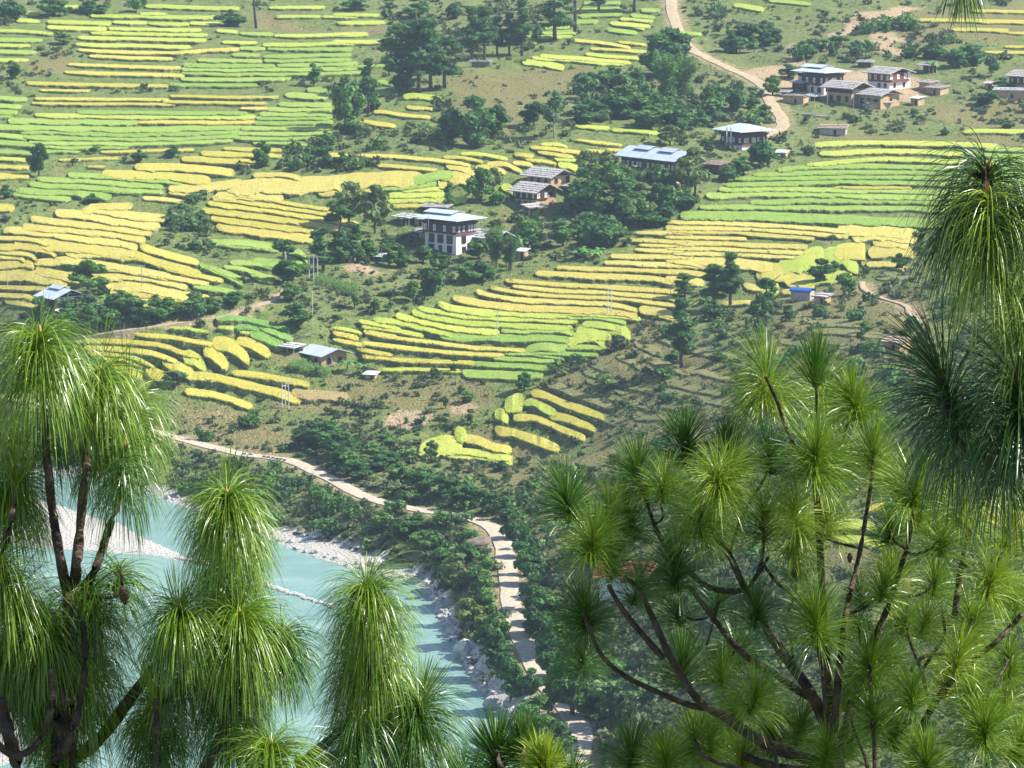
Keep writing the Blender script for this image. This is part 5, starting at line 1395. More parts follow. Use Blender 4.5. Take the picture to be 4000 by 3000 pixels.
# lower mud house
w, d = 9.4, 9.0
h = new_house(12, 1065, 1212, w, d, -45, 'mud house with dark timber gallery and shingle roof, lower of the pair')
walls(h, w, d, -3, 5.7, M_MUD, 0.06)
t = MB().box(-w / 2 - 0.3, w / 2 + 0.3, -d / 2 - 0.3, -d / 2 + d * 0.55, 2.9, 5.7).build('timber_gallery', M_TIMBER, parent=h)
for f in (0.08, 0.36, 0.64, 0.92): window(h, 'L', w, d, f, 3.45, 0.85, 1.6, 'white', 0.3)
for f in (0.1, 0.46): window(h, 'R', w, d, f, 3.4, 1.3, 1.7, 'white', 0.3)
window(h, 'R', w, d, 0.76, 3.6, 0.8, 1.4); window(h, 'L', w, d, 0.25, 1.0, 0.8, 1.2); window(h, 'L', w, d, 0.75, 1.0, 0.8, 1.2)
fb('L', w, d, w * 0.48, w * 0.48 + 1.1, -0.2, 2.3, 0.05).build('door', M_TIMBER, parent=h)
gable(h, w, d, 5.9, 1.9, 1.6, M_SHING, M_SHING, n=(9, 5), st=14)
# upper mud house
w, d = 10.5, 8.8
h = new_house(12, 1390, 830, w, d, -45, 'mud house with bare walls and grey plank roof, upper of the pair')
walls(h, w, d, -3, 4.9, M_MUD, 0.06)
for f in (0.2, 0.5, 0.8): window(h, 'L', w, d, f, 2.6, 0.9, 1.4)
for f in (0.28, 0.85): window(h, 'R', w, d, f, 2.6, 1.1, 1.7, 'red')
gable(h, w, d, 5.2, 1.7, 1.7, M_TIN, M_SHING, n=(10, 5), st=16)
# two-gabled long house
w, d = 25, 9.0
h = new_house(13, 745, 850, w, d, -50, 'long dark timber house under a pale roof with two raised vents')
walls(h, w, d, -3, 3.6, M_WHITE, 0.1); timber_storey(h, w, d, 3.6, 6.6)
for f in (0.03, 0.12, 0.21, 0.3, 0.36, 0.5, 0.6, 0.7, 0.8, 0.9, 0.97): window(h, 'L', w, d, f, 4.2, 1.0, 1.7, 'white', 0.28)
for f in (0.3, 0.45, 0.75): window(h, 'L', w, d, f, 1.2, 0.9, 1.2)
for f in (0.2, 0.5, 0.8): window(h, 'R', w, d, f, 4.2, 1.0, 1.7, 'white', 0.28)
r = gable(h, w, d, 8.3, 1.9, 2.2, M_METAL, gov=2.0)
for xo in (-w * 0.23, w * 0.23):
    c = MB(); ze, zr_, cX, cY = 8.3 + 1.9 - 0.42 * 2.4 + 0.55, 8.3 + 1.9 + 0.55, 3.6, 2.4
    slab(c, [(xo - cX, -cY, ze), (xo + cX, -cY, ze), (xo + cX, 0, zr_), (xo - cX, 0, zr_)], 0.1); slab(c, [(xo + cX, cY, ze), (xo - cX, cY, ze), (xo - cX, 0, zr_), (xo + cX, 0, zr_)], 0.1); c.build('upper_roof', M_METAL, parent=r)
    MB().box(xo - cX + .3, xo + cX - .3, -cY + .5, cY - .5, 8.6, ze - 0.02).build('vent_wall', M_TIMBER, parent=r)
for k in range(8):
    x = -w / 2 + 0.6 + k * (w - 1.2) / 7
    for y in (-d / 2, d / 2): MB().beam((x, y, 7.3), (x, y, 8.3), 0.2).build('attic_post', M_TIMBER, parent=h)
# house with prayer flags
w, d = 10.7, 10.2
h = new_house(13, 1575, 432, w, d, -54, 'timber house with a wide hipped grey roof beside the ochre track')
walls(h, w, d, -3, 1.6, M_WHITE, 0.1); timber_storey(h, w, d, 1.6, 4.6)
for f in (0.1, 0.42, 0.62, 0.92): window(h, 'L', w, d, f, 2.3, 1.2, 1.7, 'white', 0.28)
for f in (0.1, 0.2, 0.42, 0.52, 0.66, 0.9): window(h, 'R', w, d, f, 2.3, 0.8, 1.7, 'white', 0.28)
hip(h, w, d, 6.3, 2.0, 2.6, M_METAL, cap=False)
# upper hamlet
w, d = 12.0, 9.6
h = new_house(14, 605, 470, w, d, -47, 'white house with metal roof and jutting eaves, left one of the upper hamlet')
walls(h, w, d, -3, 3.1, M_WHITE, 0.1); timber_storey(h, w, d, 3.1, 6.3)
for f in (0.06, 0.34, 0.62, 0.92): window(h, 'L', w, d, f, 3.9, 1.2, 2.0, 'white', 0.28)
for f in (0.1, 0.45, 0.58, 0.9): window(h, 'R', w, d, f, 3.9, 1.0, 2.0, 'white', 0.28)
for f in (0.2, 0.5, 0.8): window(h, 'L', w, d, f, 0.7, 1.5, 1.6)
hip(h, w, d, 8.0, 1.7, 2.5, M_METAL)
w, d = 10.2, 11.0
h = new_house(14, 1310, 418, w, d, -47, 'white and red house with shingled gable roof, right one of the upper hamlet')
walls(h, w, d, -3, 2.6, M_WHITE, 0.05); MB().box(-w / 2 - .1, w / 2 + .1, -d / 2 - .1, d / 2 + .1, 2.6, 6.0).build('timber_storey', M_REDTIMBER, parent=h)
MB().box(w / 2 + 0.12, w / 2 + 1.0, -d / 2, d / 2 - 1.2, 2.7, 3.5).build('balcony', M_REDTIMBER, parent=h); MB().box(w / 2 - 0.5, w / 2 + 0.14, d / 2 - 1.3, d / 2 + 0.14, 0, 6.0).build('corner_wall', M_WHITE, parent=h)
for f in (0.1, 0.36, 0.65, 0.93): window(h, 'L', w, d, f, 3.3, 1.1, 1.9, 'white', 0.1)
for f in (0.08, 0.42, 0.76): window(h, 'R', w, d, f, 3.6, 1.6, 1.9, 'white', 0.1)
for f in (0.52, 0.8): window(h, 'L', w, d, f, 0.8, 1.0, 1.3)
for f in (0.26, 0.72): window(h, 'R', w, d, f, 0.7, 0.9, 1.5, 'red')
gable(h, w, d, 6.2, 1.5, 1.6, M_TIN, M_SHING, n=(9, 6), st=16)
w, d = 12.0, 9.0
h = new_house(14, 900, 592, w, d, -47, 'two-storey mud house with plank roof in the middle of the upper hamlet')
walls(h, w, d, -3, 4.4, M_MUD, 0.05); MB().box(-w / 2 - .2, w / 2 + .2, -d / 2 - .2, d / 2 + .2, 4.4, 6.3).build('timber_storey', M_TIMBER, parent=h)
for f in (0.2, 0.5, 0.82): window(h, 'L', w, d, f, 1.4, 1.3, 1.8)
window(h, 'R', w, d, 0.45, 2.4, 1.4, 1.3, 'red')
gable(h, w, d, 6.7, 1.6, 1.7, M_TIN, M_SHING, n=(10, 5), st=16)
w, d = 11.0, 10.0
h = new_house(14, 1215, 632, w, d, -47, 'low mud house with plank roof at the front of the upper hamlet')
walls(h, w, d, -3, 4.8, M_MUD, 0.05)
for f in (0.2, 0.5, 0.8): window(h, 'L', w, d, f, 1.6, 1.5, 1.9)
window(h, 'R', w, d, 0.55, 3.0, 0.9, 0.9)
gable(h, w, d, 5.4, 1.5, 1.5, M_TIN, M_SHING, n=(9, 5), st=18)
# right-edge house
w, d = 8, 8
h = new_house(3, 2232, 565, w, d, -47, 'dark timber house cut off by the right edge of the picture')
walls(h, w, d, -3, 2.5, M_MUD, 0.05); timber_storey(h, w, d, 2.5, 5.2, corn=False)
for f in (0.15, 0.5, 0.85): window(h, 'L', w, d, f, 3.0, 1.0, 1.6, 'white', 0.28)
gable(h, w, d, 5.8, 1.4, 1.6, M_SHING, M_SHING, n=(7, 4))
# lone house among the golden paddies
w, d = 6.9, 9.2
h = new_house(15, 790, 1030, w, d, -50, 'lone house with white stepped metal roof and open gable among golden paddies')
walls(h, w, d, -3, 2.2, M_WHITE, 0.05); timber_storey(h, w, d, 2.2, 4.4, 0.2, corn=False)
for f in (0.3, 0.7): window(h, 'L', w, d, f, 2.7, 0.9, 1.3, 'white', 0.2)
for f in (0.2, 0.5, 0.8): window(h, 'R', w, d, f, 2.7, 0.9, 1.3, 'white', 0.2)
for y in (-d / 2 + .2, 0, d / 2 - .2):
    for x in (-w / 2 + .2, w / 2 - .2): MB().beam((x, y, 4.4), (x, y, 6.1 if y == 0 else 5.0), 0.3).build('attic_post', M_WHITE, parent=h)
MB().box(w / 2 - .3, w / 2, -d / 2, d / 2, 4.402, 4.7).build('attic_rail', M_WHITE, parent=h)
r = gable(h, w, d, 5.2, 1.7, 1.6, M_METAL, gov=1.8); c = MB(); slab(c, [(-4.2, -1.7, 6.75), (1.6, -1.7, 6.75), (1.6, 0, 7.5), (-4.2, 0, 7.5)], 0.1); slab(c, [(1.6, 1.7, 6.75), (-4.2, 1.7, 6.75), (-4.2, 0, 7.5), (1.6, 0, 7.5)], 0.1); c.build('upper_roof', M_METAL, parent=r)
MB().box(-3.6, 1.2, -1.2, 1.2, 5.6, 6.7).build('vent_wall', M_TIMBER, parent=r)
# mud house above the river road
w, d = 11.2, 8.4
h = new_house(16, 765, 765, w, d, -52, 'single-storey mud house with a white metal gable roof above the river road')
walls(h, w, d, -2, 3.6, M_MUD, 0.04)
for f in (0.2, 0.45, 0.75): window(h, 'L', w, d, f, 0.8, 1.0, 1.6)
for f in (0.3, 0.72): window(h, 'R', w, d, f, 0.9, 1.2, 1.5, 'red')
g_ = MB(); g_.add([(w / 2 - .05, -d / 2 + .05, 3.6), (w / 2 - .05, d / 2 - .05, 3.6), (w / 2 - .05, 0, 4.7), (w / 2 - .3, -d / 2 + .05, 3.6), (w / 2 - .3, d / 2 - .05, 3.6), (w / 2 - .3, 0, 4.7)], [(0, 1, 2), (5, 4, 3), (0, 2, 5, 3), (2, 1, 4, 5)]); g_.build('gable_wall', M_MUD, parent=h)
gable(h, w, d, 3.8, 1.25, 1.5, M_METAL, gov=1.8)
lad = MB(); lp = h.matrix_basis @ Vector((w / 2 + 1.2, -d * 0.1, 0)); 
Lz = zt(lp.x, lp.y); la = Vector((lp.x, lp.y, Lz - 0.1)); lb = h.matrix_basis @ Vector((w / 2 + 0.25, -d * 0.2, 3.4)); sdv = (lb - la).cross(Vector((0, 0, 1))).normalized() * 0.28
lad.beam(la + sdv, lb + sdv, 0.09); lad.beam(la - sdv, lb - sdv, 0.09)
for k in range(1, 9): q = la.lerp(lb, k / 9); lad.beam(q + sdv, q - sdv, 0.07)
lad.build('ladder', M_POLE, label='pale wooden ladder leaning on the mud house', cat='ladder')
# red-roofed house half hidden behind the pine
w, d = 10, 6
h = new_house(8, 1950, 548, w, d, -12, 'low house with a red roof half hidden behind the pine branches')
walls(h, w, d, -3, 2.6, M_WHITE, 0.05); gable(h, w, d, 2.8, 2.0, 1.3, M_TILE, gov=1.2)
for f in (0.2, 0.5, 0.8): window(h, 'L', w, d, f, 0.9, 1.1, 1.2)

# sheds and huts
def shed(zone, x, y, w, d, hh, yaw, label, wallm, roofm, cov=None, posts=False, slope=0.6, ov=0.6, name='shed'):
    h = empty(name, base_at(zone, x, y, w, d, R(yaw)), R(yaw), label=label, cat=name.split('_')[-1], group='sheds and huts')
    if posts:
        for sx in (-1, 0, 1):
            for sy in (-1, 1): MB().beam((sx * (w / 2 - .1), sy * (d / 2 - .1), -1.5), (sx * (w / 2 - .1), sy * (d / 2 - .1), hh - .1 + (slope if sy > 0 else 0)), 0.16).build('post', M_POLE, parent=h)
        MB().box(-w / 2, w / 2, d / 2 - .25, d / 2 - 0.12, -1, hh - 0.2).build('back_wall', wallm, parent=h)
    else:
        b = MB().box(-w / 2, w / 2, -d / 2, d / 2, -2, hh - 0.12, 0.03); b.build('wall', wallm, parent=h)
        fb('L', w, d, w * 0.55, w * 0.55 + 0.9, 0, min(1.9, hh * 0.8), 0.05).build('door', M_TIMBER, parent=h)
    X, Y = w / 2 + ov, d / 2 + ov; b = MB(); slab(b, [(-X, -Y, hh), (X, -Y, hh), (X, Y, hh + slope), (-X, Y, hh + slope)], 0.1); r = b.build('roof', roofm, parent=h)
    if cov: cover(r, (-X, -Y, hh), (X, -Y, hh), (-X, Y, hh + slope), max(3, int(2 * X / 1.2)), max(2, int(2 * Y / 1.5)), cov, jit=0.08); stones(r, (-X, -Y, hh), (X, -Y, hh), (-X, Y, hh + slope), 8, M_STONE)
    return h
shed(2, 470, 1398, 6.5, 4.5, 2.6, -42, 'open tin-roofed shed with pale posts behind the white house', M_TIMBER, M_TIN, M_TIN, True)
shed(2, 556, 1400, 3.5, 3.5, 2.3, -42, 'small tin shed touching the open one behind the white house', M_MUD, M_TIN, M_TIN)
shed(2, 700, 1330, 8, 4, 2.4, -20, 'long flat-roofed shed peeping over the roof of the white house', M_TIMBER, M_SHING, M_SHING)
shed(2, 545, 1480, 4, 3.2, 2.2, -42, 'mud hut with a plank roof left of the white house', M_MUD, M_SHING, M_SHING, name='hut')
shed(2, 300, 1620, 5.5, 4, 1.6, -30, 'low tin-roofed lean-to below the columnar trees', M_TIMBER, M_TIN, M_TIN, True)
shed(2, 110, 1620, 4, 3, 1.6, -30, 'tiny shack at the left end of the village path', M_MUD, M_SHING, M_SHING, name='hut')
shed(12, 1260, 1270, 6.2, 3.0, 1.8, 38, 'plank-roofed lean-to in front of the lower mud house', M_MUD, M_SHING, M_SHING, True, slope=0.9)
shed(12, 1840, 900, 5.0, 4.0, 2.6, -45, 'open shed against the right side of the lower mud house', M_MUD, M_SHING, M_SHING, True, slope=0.5)
shed(14, 370, 440, 5, 4, 3.2, -47, 'tin-roofed shed left of the white house with metal roof', M_TIMBER, M_TIN, M_TIN)
shed(14, 380, 575, 8, 4.5, 2.8, -30, 'flat-roofed mud shed in front of the left white house', M_MUD, M_SHING, M_SHING, slope=0.25)
shed(14, 205, 500, 3.5, 3, 1.8, -30, 'tiny shack at the far left of the upper hamlet', M_TIMBER, M_SHING, M_SHING, True)
shed(14, 500, 540, 4.5, 3.5, 1.6, -40, 'lean-to beside the flat-roofed mud shed', M_TIMBER, M_TIN, M_TIN, True)
shed(14, 1330, 615, 9, 3.2, 1.9, 22, 'long low lean-to in front of the low mud house', M_MUD, M_SHING, M_SHING, slope=0.9)
shed(14, 1620, 590, 3.5, 3.5, 2.6, -47, 'small square mud shed right of the low mud house', M_MUD, M_TIN)
shed(14, 1860, 480, 6.5, 5.5, 2.6, -40, 'mud barn with plank roof at the right of the hamlet', M_MUD, M_SHING, M_SHING, name='barn')
shed(14, 1740, 440, 5.5, 4.5, 3.2, -55, 'mud barn behind the other at the right of the hamlet', M_MUD, M_SHING, M_SHING, name='barn')
shed(14, 1740, 250, 6, 4, 3.2, -47, 'tin-roofed shed behind the white and red house', M_TIMBER, M_SHING, M_SHING, True)
shed(14, 1110, 175, 5, 3.5, 1.8, -20, 'low shed on the slope above the hamlet', M_TIMBER, M_SHING, M_SHING)
shed(3, 2010, 552, 2.6, 2.6, 2.2, -30, 'tiny square hut between the hamlet and the right edge', M_MUD, M_SHING, name='hut')
shed(3, 2215, 612, 11, 5, 3.0, -15, 'low tin-roofed shed by the right edge', M_MUD, M_TIN, M_TIN)
shed(3, 1110, 838, 9, 4.5, 2.4, -12, 'long thatch-roofed cattle shed above the right-hand terraces', M_POLE, M_SHING, M_BROWNSH, slope=1.0)
shed(3, 330, 1080, 6, 5, 3.2, -35, 'plank-roofed hut between the olive tree and the prayer-flag house', M_TIMBER, M_BROWNSH, M_BROWNSH, name='hut')
shed(3, 740, 975, 3.5, 3, 1.8, -20, 'tiny mud shed right of the prayer-flag house', M_MUD, M_TIN)
shed(16, 230, 540, 5, 4, 2.2, -40, 'open store shed at the back of the mud house', M_MUD, M_TIN, M_TIN, True)
shed(16, 1780, 985, 3.0, 2.4, 1.3, -20, 'tiny tin-roofed shed below the banana plants', M_MUD, M_TIN)
shed(6, 985, 455, 3.6, 3.2, 1.9, -35, 'small mud hut joined to the blue-roofed shed', M_MUD, M_SHING, M_SHING, name='hut')
shed(6, 1445, 755, 5.2, 4.2, 2.3, -40, 'small brown-roofed hut alone in the scrub', M_MUD, M_BROWNSH, M_BROWNSH, slope=0.9, name='hut')
shed(2, 960, 420, 7, 4, 2.2, -10, 'plank shelter under the thin row of pines', M_POLE, M_SHING, M_SHING, True, slope=0.3)
shed(2, 1180, 1600, 2.6, 2.6, 2.4, -30, 'tiny mud hut with a dark doorway below the gardens', M_MUD, M_TIN, name='hut')
shed(11, 150, 810, 1.8, 1.8, 2.0, -30, 'small square mud shrine left of the white house', M_MUD, M_STONE, slope=0.1, ov=0.15, name='shrine')
# blue-roofed shed with an arched tarpaulin
w, d = 5.6, 3.6
h = empty('shed', base_at(6, 890, 432, w, d, R(-25)), R(-25), label='wooden shed under an arched blue tarpaulin roof', cat='shed', group='sheds and huts')
MB().box(-w / 2, w / 2, -d / 2, d / 2, -1.5, 2.3).build('wall', M_POLE, parent=h)
V = []; F = []
for i in range(9):
    a = math.pi * i / 8; y = -math.cos(a) * (d / 2 + .4); z = 2.25 + math.sin(a) * 0.95
    V += [(-w / 2 - .4, y, z), (w / 2 + .4, y, z), (-w / 2 - .4, y, z - .08), (w / 2 + .4, y, z - .08)]
for i in range(8): k = i * 4; F += [(k, k + 1, k + 5, k + 4), (k + 2, k + 6, k + 7, k + 3), (k, k + 4, k + 6, k + 2), (k + 1, k + 3, k + 7, k + 5)]
obj('roof', V, F, M_BLUE, parent=h)

# power poles, flag poles
def pole(zone, x, y, h, label, arms=1, m=M_POLE, r=0.13, name='power_pole', tilt=0.0):
    u, v = Z(zone, '%f,%f' % (x, y))[0]; P = H(u, v); hm_ = h * ZONES[zone][2] / pxm(P); o = empty(name, P, random.uniform(-.3, .3), label=label, cat=name.replace('_', ' '), group='poles')
    MB().tube([(0, 0, -1), (tilt * hm_ * .5, 0, hm_ * .5), (tilt * hm_, 0, hm_)], [r, r * .85, r * .6], 7).build('post', m, parent=o)
    for k in range(arms): b = MB().beam((-0.9 + tilt * hm_, 0, hm_ - 0.35 - k * 0.7), (0.9 + tilt * hm_, 0, hm_ - 0.35 - k * 0.7), 0.12); [b.box(s - .06 + tilt * hm_, s + .06 + tilt * hm_, -.06, .06, hm_ - .28 - k * .7, hm_ - .05 - k * .7) for s in (-.8, .8)]; b.build('crossarm', M_GALV, parent=o)
    return o
pole(4, 46, 392, 170, 'thin power pole at the left edge of the golden paddies')
pole(4, 876, 362, 150, 'power pole with a crossarm in the golden paddies')
pole(5, 1016, 682, 190, 'white power pole in the middle of the big fan of terraces', m=M_GALV)
pole(5, 2085, 445, 90, 'short power pole beside the smaller pine')
pole(4, 1930, 612, 240, 'tall white pole beside the path below the village', 0, M_GALV, 0.12)
def frame_pole(zone, feet, h, label, braces):
    us = [Z(zone, '%f,%f' % f)[0] for f in feet]; Ps = [H(*q) for q in us]; o = empty('power_pole', Ps[0], 0, label=label, cat='power pole', group='poles'); hm_ = h * ZONES[zone][2] / pxm(Ps[0])
    zs = max(p.z for p in Ps)
    for p in Ps: q = p - Ps[0]; MB().tube([(q.x, q.y, q.z - 1), (q.x, q.y, hm_)], [0.14, 0.1], 7).build('post', M_GALV, parent=o)
    b = MB()
    for f in braces:
        for a, c in zip(Ps[:-1], Ps[1:]): b.beam((a.x - Ps[0].x, a.y - Ps[0].y, hm_ * f), (c.x - Ps[0].x, c.y - Ps[0].y, hm_ * f), 0.13)
    a, c = Ps[0] - Ps[0], Ps[-1] - Ps[0]; e = (c - a).normalized(); b.beam((a.x - e.x, a.y - e.y, hm_ - .3), (c.x + e.x, c.y + e.y, hm_ - .3), 0.14); b.build('crossarm', M_GALV, parent=o)
frame_pole(4, [(1742, 1092), (1762, 1082), (1782, 1098)], 165, 'three-legged steel power frame above the river road', (0.45, 0.8))
frame_pole(5, [(1698, 530), (1718, 537)], 178, 'double wooden power pole at the right of the big fan of terraces', (0.3, 0.72))
frame_pole(4, [(1908, 300), (1935, 300), (1960, 300)], 150, 'power pole frame beside the dark columnar tree', (0.5, 0.9))
for z, x, y, h, lab in [(2, 588, 1560, 260, 'thin flag pole at the left corner of the white house'), (3, 372, 915, 135, 'left of two prayer flag poles before the hipped-roof house'), (3, 398, 918, 135, 'right of two prayer flag poles before the hipped-roof house'), (3, 995, 725, 190, 'flag pole before the middle mud house of the hamlet'), (3, 1158, 690, 165, 'flag pole before the low mud house of the hamlet'),
                        (3, 890, 640, 130, 'flag pole before the left white house of the hamlet'), (2, 1330, 1510, 80, 'leaning bleached pole in the village garden'), (2, 1405, 1460, 80, 'bleached pole in the maize right of the garden'), (2, 300, 1620, 90, 'bleached pole by the tin lean-to'), (2, 450, 1400, 90, 'bleached pole at the open tin shed')]:
    o = pole(z, x, y, h, lab, 0, M_POLE, 0.1, 'flag_pole', 0.02 if 'leaning' not in lab else -0.2)
    if 'prayer' in lab: hm_ = h * _k / pxm(o.location); MB().box(0.05, 0.5, -.02, .02, hm_ * .25, hm_ * .95).build('flag', M_FLAG, parent=o)

# guard stones along the road
for i, (x, y) in enumerate([(1258, 497), (1325, 502), (1470, 525), (1515, 532), (1565, 540), (1608, 550), (1650, 553), (1690, 565)]):
    u, v = 500 + x * 800 / 2212, 1600 + y * 800 / 2212; P = H(u, v); MB().box(-0.5, 0.5, -0.3, 0.3, -0.5, 0.75, 0.05).build('guard_stone', M_STONE, label='square guard stone on the outer edge of the road', cat='guard stone', group='guard stones along the road').location = P
# boulders
def boulder_mesh(seed, m):
    rs = np.random.default_rng(seed); import bmesh
    bm = bmesh.new(); bmesh.ops.create_icosphere(bm, subdivisions=2, radius=1)
    for v in bm.verts: k = 1 + 0.22 * math.sin(v.co.x * 3 + seed) + 0.16 * math.sin(v.co.y * 5 + 2 * seed) + rs.uniform(-.08, .08); v.co *= k; v.co.z *= 0.72
    me = bpy.data.meshes.new('boulder'); bm.to_mesh(me); bm.free(); me.materials.append(m); me.polygons.foreach_set('use_smooth', np.zeros(len(me.polygons), bool)); return me
M_PALEST = mat('pale_river_rock', (0.5, 0.48, 0.45), 0.9, scale=1.2, col2=(0.3, 0.285, 0.27), bump=0.3)
BOUL = [boulder_mesh(s, M_PALEST if s < 3 else M_STONE) for s in range(5)]
def boulder(u, v, r, label, group=None, k=None):
    P = H(u, v); o = bpy.data.objects.new('boulder', BOUL[k if k is not None else random.randrange(3)]); o.location = (P.x, P.y, max(P.z, 0) + r * 0.2); o.scale = (r * random.uniform(.8, 1.2), r * random.uniform(.8, 1.2), r * random.uniform(.7, 1)); o.rotation_euler = (random.uniform(-.3, .3), random.uniform(-.3, .3), random.uniform(0, 6)); link(o, label=label, cat='boulder', group=group)
boulder(1655, 1862, 2.2, 'big grey boulder on the grassy slope above the road', k=3)
BOUL[4].materials[0] = mat('brown_rock', (0.24, 0.18, 0.14), 0.95, scale=1.2, col2=(0.14, 0.11, 0.09), bump=0.4)
boulder(1868, 2125, 2.3, 'big brownish boulder on the outer edge of the road bend', k=4)
boulder(1462, 2205, 1.9, 'large pale boulder at the head of the gravel beach', k=0); boulder(1820, 2545, 2.6, 'large pale boulder at the water edge below the dark tree', k=1)
boulder(1950, 2755, 2.3, 'large pale boulder at the lower end of the river bank', k=2); boulder(1235, 2097, 1.9, 'pale boulder under the bank trees on the gravel beach', k=0)
edge = smooth_line(Z(0, '590,1925 800,2010 1050,2100 1300,2190 1500,2245 1640,2275 1695,2330 1720,2400 1750,2470 1800,2560 1860,2650 1930,2725 1990,2800 2050,2900'), 140)
def rock_label(q):
    s = 'beside the far gravel strip' if q[0] < 1050 else 'on the gravel beach under the bank trees' if q[0] < 1500 else 'at the tip of the gravel beach' if q[0] < 1700 else 'at the water edge below the dark bank trees' if q[1] < 2620 else 'at the lower end of the river bank'
    return 'pale weathered rock ' + s, 'rocks ' + s
for q in edge:
    for _ in range(2 if q[0] > 1500 else 1):
        boulder(q[0] + random.uniform(-6, 26), q[1] + random.uniform(-16, 8), random.choice((0.3, 0.4, 0.5, 0.65, 0.9)), *rock_label(q))
# line of stones across the river
wl = smooth_line(Z(0, '700,2180 850,2210 1000,2262 1080,2300 1180,2330 1300,2372'), 75)
for q in wl:
    P = Vector(at_z(np.array([q[0] + random.uniform(-3, 3)]), np.array([q[1] + random.uniform(-4, 4)]), 0.0)[0]); o = bpy.data.objects.new('boulder', BOUL[random.randrange(3)]); r = random.uniform(0.5, 0.9); o.location = (P.x, P.y, 0.1); o.scale = (r * 1.3, r, r * .6); o.rotation_euler = (0, 0, random.uniform(0, 6)); link(o, label='pale stone in the low dam across the river', cat='boulder', group='stones of the river dam')
# fence by the mud house
fp = smooth_line(Z(4, '1290,830 1500,775 1700,720 1860,670 1920,655'), 16); fo = empty('fence', H(*fp[0]), label='rough pole fence along the lane by the mud house', cat='fence'); prev = None
for q in fp:
    P = H(*q); o_ = P - fo.location; MB().beam((o_.x, o_.y, o_.z - .4), (o_.x, o_.y, o_.z + 1.2), 0.14).build('post', M_POLE, parent=fo)
    if prev is not None:
        for zz in (0.5, 1.0): MB().beam((prev.x, prev.y, prev.z + zz), (o_.x, o_.y, o_.z + zz), 0.09).build('rail', M_POLE, parent=fo)
    prev = o_
# stacked timber beside the track
for x, y, L_, lab in [(900, 712, 120, 'long bleached log on the bank below the hamlet'), (960, 722, 90, 'short bleached log on the bank below the hamlet')]:
    a = H(*Z(3, '%f,%f' % (x - L_ / 2, y))[0]); b = H(*Z(3, '%f,%f' % (x + L_ / 2, y + 5))[0]); MB().tube([a + Vector((0, 0, .4)), b + Vector((0, 0, .4))], 0.3, 7).build('log', M_POLE, label=lab, cat='log')
# black cow grazing on the dry slope
def cow(zone, x, y):
    P = H(*Z(zone, '%f,%f' % (x, y))[0]); b = MB(); k = 1.0
    vs = {'rump': (-0.75, 0, 1.12, .3), 'mid': (-0.1, 0, 1.05, .36), 'chest': (0.55, 0, 1.08, .32), 'neck': (0.95, 0, 1.22, .2), 'head': (1.25, 0, 1.2, .15), 'muzzle': (1.5, 0, 1.02, .09), 'hfl': (-.72, .2, .72, .17), 'hfr': (-.72, -.2, .72, .17), 'hkl': (-.86, .2, .48, .08), 'hkr': (-.86, -.2, .48, .08), 'hl': (-.8, .2, .03, .06), 'hr': (-.8, -.2, .03, .06),
          'sl': (.55, .2, .75, .15), 'sr': (.55, -.2, .75, .15), 'kl': (.58, .2, .42, .075), 'kr': (.58, -.2, .42, .075), 'fl': (.55, .2, .03, .06), 'fr': (.55, -.2, .03, .06), 'tail0': (-1.02, 0, 1.1, .05), 'tail1': (-1.08, 0, .5, .04), 'el': (1.17, .24, 1.3, .04), 'er': (1.17, -.24, 1.3, .04), 'hnl': (1.2, .2, 1.5, .03), 'hnr': (1.2, -.2, 1.5, .03)}
    ed = [('mid', 'rump'), ('mid', 'chest'), ('chest', 'neck'), ('neck', 'head'), ('head', 'muzzle'), ('rump', 'hfl'), ('rump', 'hfr'), ('hfl', 'hkl'), ('hfr', 'hkr'), ('hkl', 'hl'), ('hkr', 'hr'), ('chest', 'sl'), ('chest', 'sr'), ('sl', 'kl'), ('sr', 'kr'), ('kl', 'fl'), ('kr', 'fr'), ('rump', 'tail0'), ('tail0', 'tail1'), ('head', 'el'), ('head', 'er'), ('head', 'hnl'), ('head', 'hnr')]
    n_ = list(vs); me = bpy.data.meshes.new('cow'); me.from_pydata([vs[a][:3] for a in n_], [(n_.index(a), n_.index(b_)) for a, b_ in ed], []); me.materials.append(mat('black_hide', (0.02, 0.018, 0.017), 0.7, scale=2))
    o = bpy.data.objects.new('cow', me); o.location = P; o.rotation_euler = (0, 0, 0.3); link(o, label='black cow standing on the dry grass slope', cat='cow'); sm = o.modifiers.new('skin', 'SKIN')
    for a, sv in zip(n_, me.skin_vertices[0].data): r = vs[a][3]; sv.radius = (r, r); sv.use_root = a == 'mid'
    o.modifiers.new('sub', 'SUBSURF').levels = 1; o.modifiers['sub'].render_levels = 1
cow(5, 630, 1046)
# maize gardens
def maize(zone, poly, n, label):
    Q = Z(zone, poly); lo, hi = Q.min(0), Q.max(0); U = rng.uniform(lo[0], hi[0], n * 3); V = rng.uniform(lo[1], hi[1], n * 3); k = inside(U, V, Q); P = hit(U[k][:n], V[k][:n]); rs = np.random.default_rng(3); pts = []; 
    P3 = np.repeat(P, 9, 0); P3[:, 2] += rs.uniform(0.2, 2.2, len(P3)); P3[:, :2] += rs.normal(size=(len(P3), 2)) * 0.22; V_, F_ = leaves(P3, np.tile([0, -0.8, 0.5], (len(P3), 1)), 0.4, rs, 0.22); obj('maize_patch', V_, F_, ML['maize'], kind='stuff', label=label)
maize(16, '120,760 420,700 520,770 900,880 940,960 700,960 420,900 160,850', 330, 'green maize patch below the mud house')
maize(2, '1480,1380 1650,1330 1660,1440 1500,1470', 170, 'tall maize plot right of the garden of the mud houses')
maize(4, '1950,300 2212,360 2212,410 1960,340', 160, 'maize row on the rough plot below the village')

number_off('guard stones along the road')
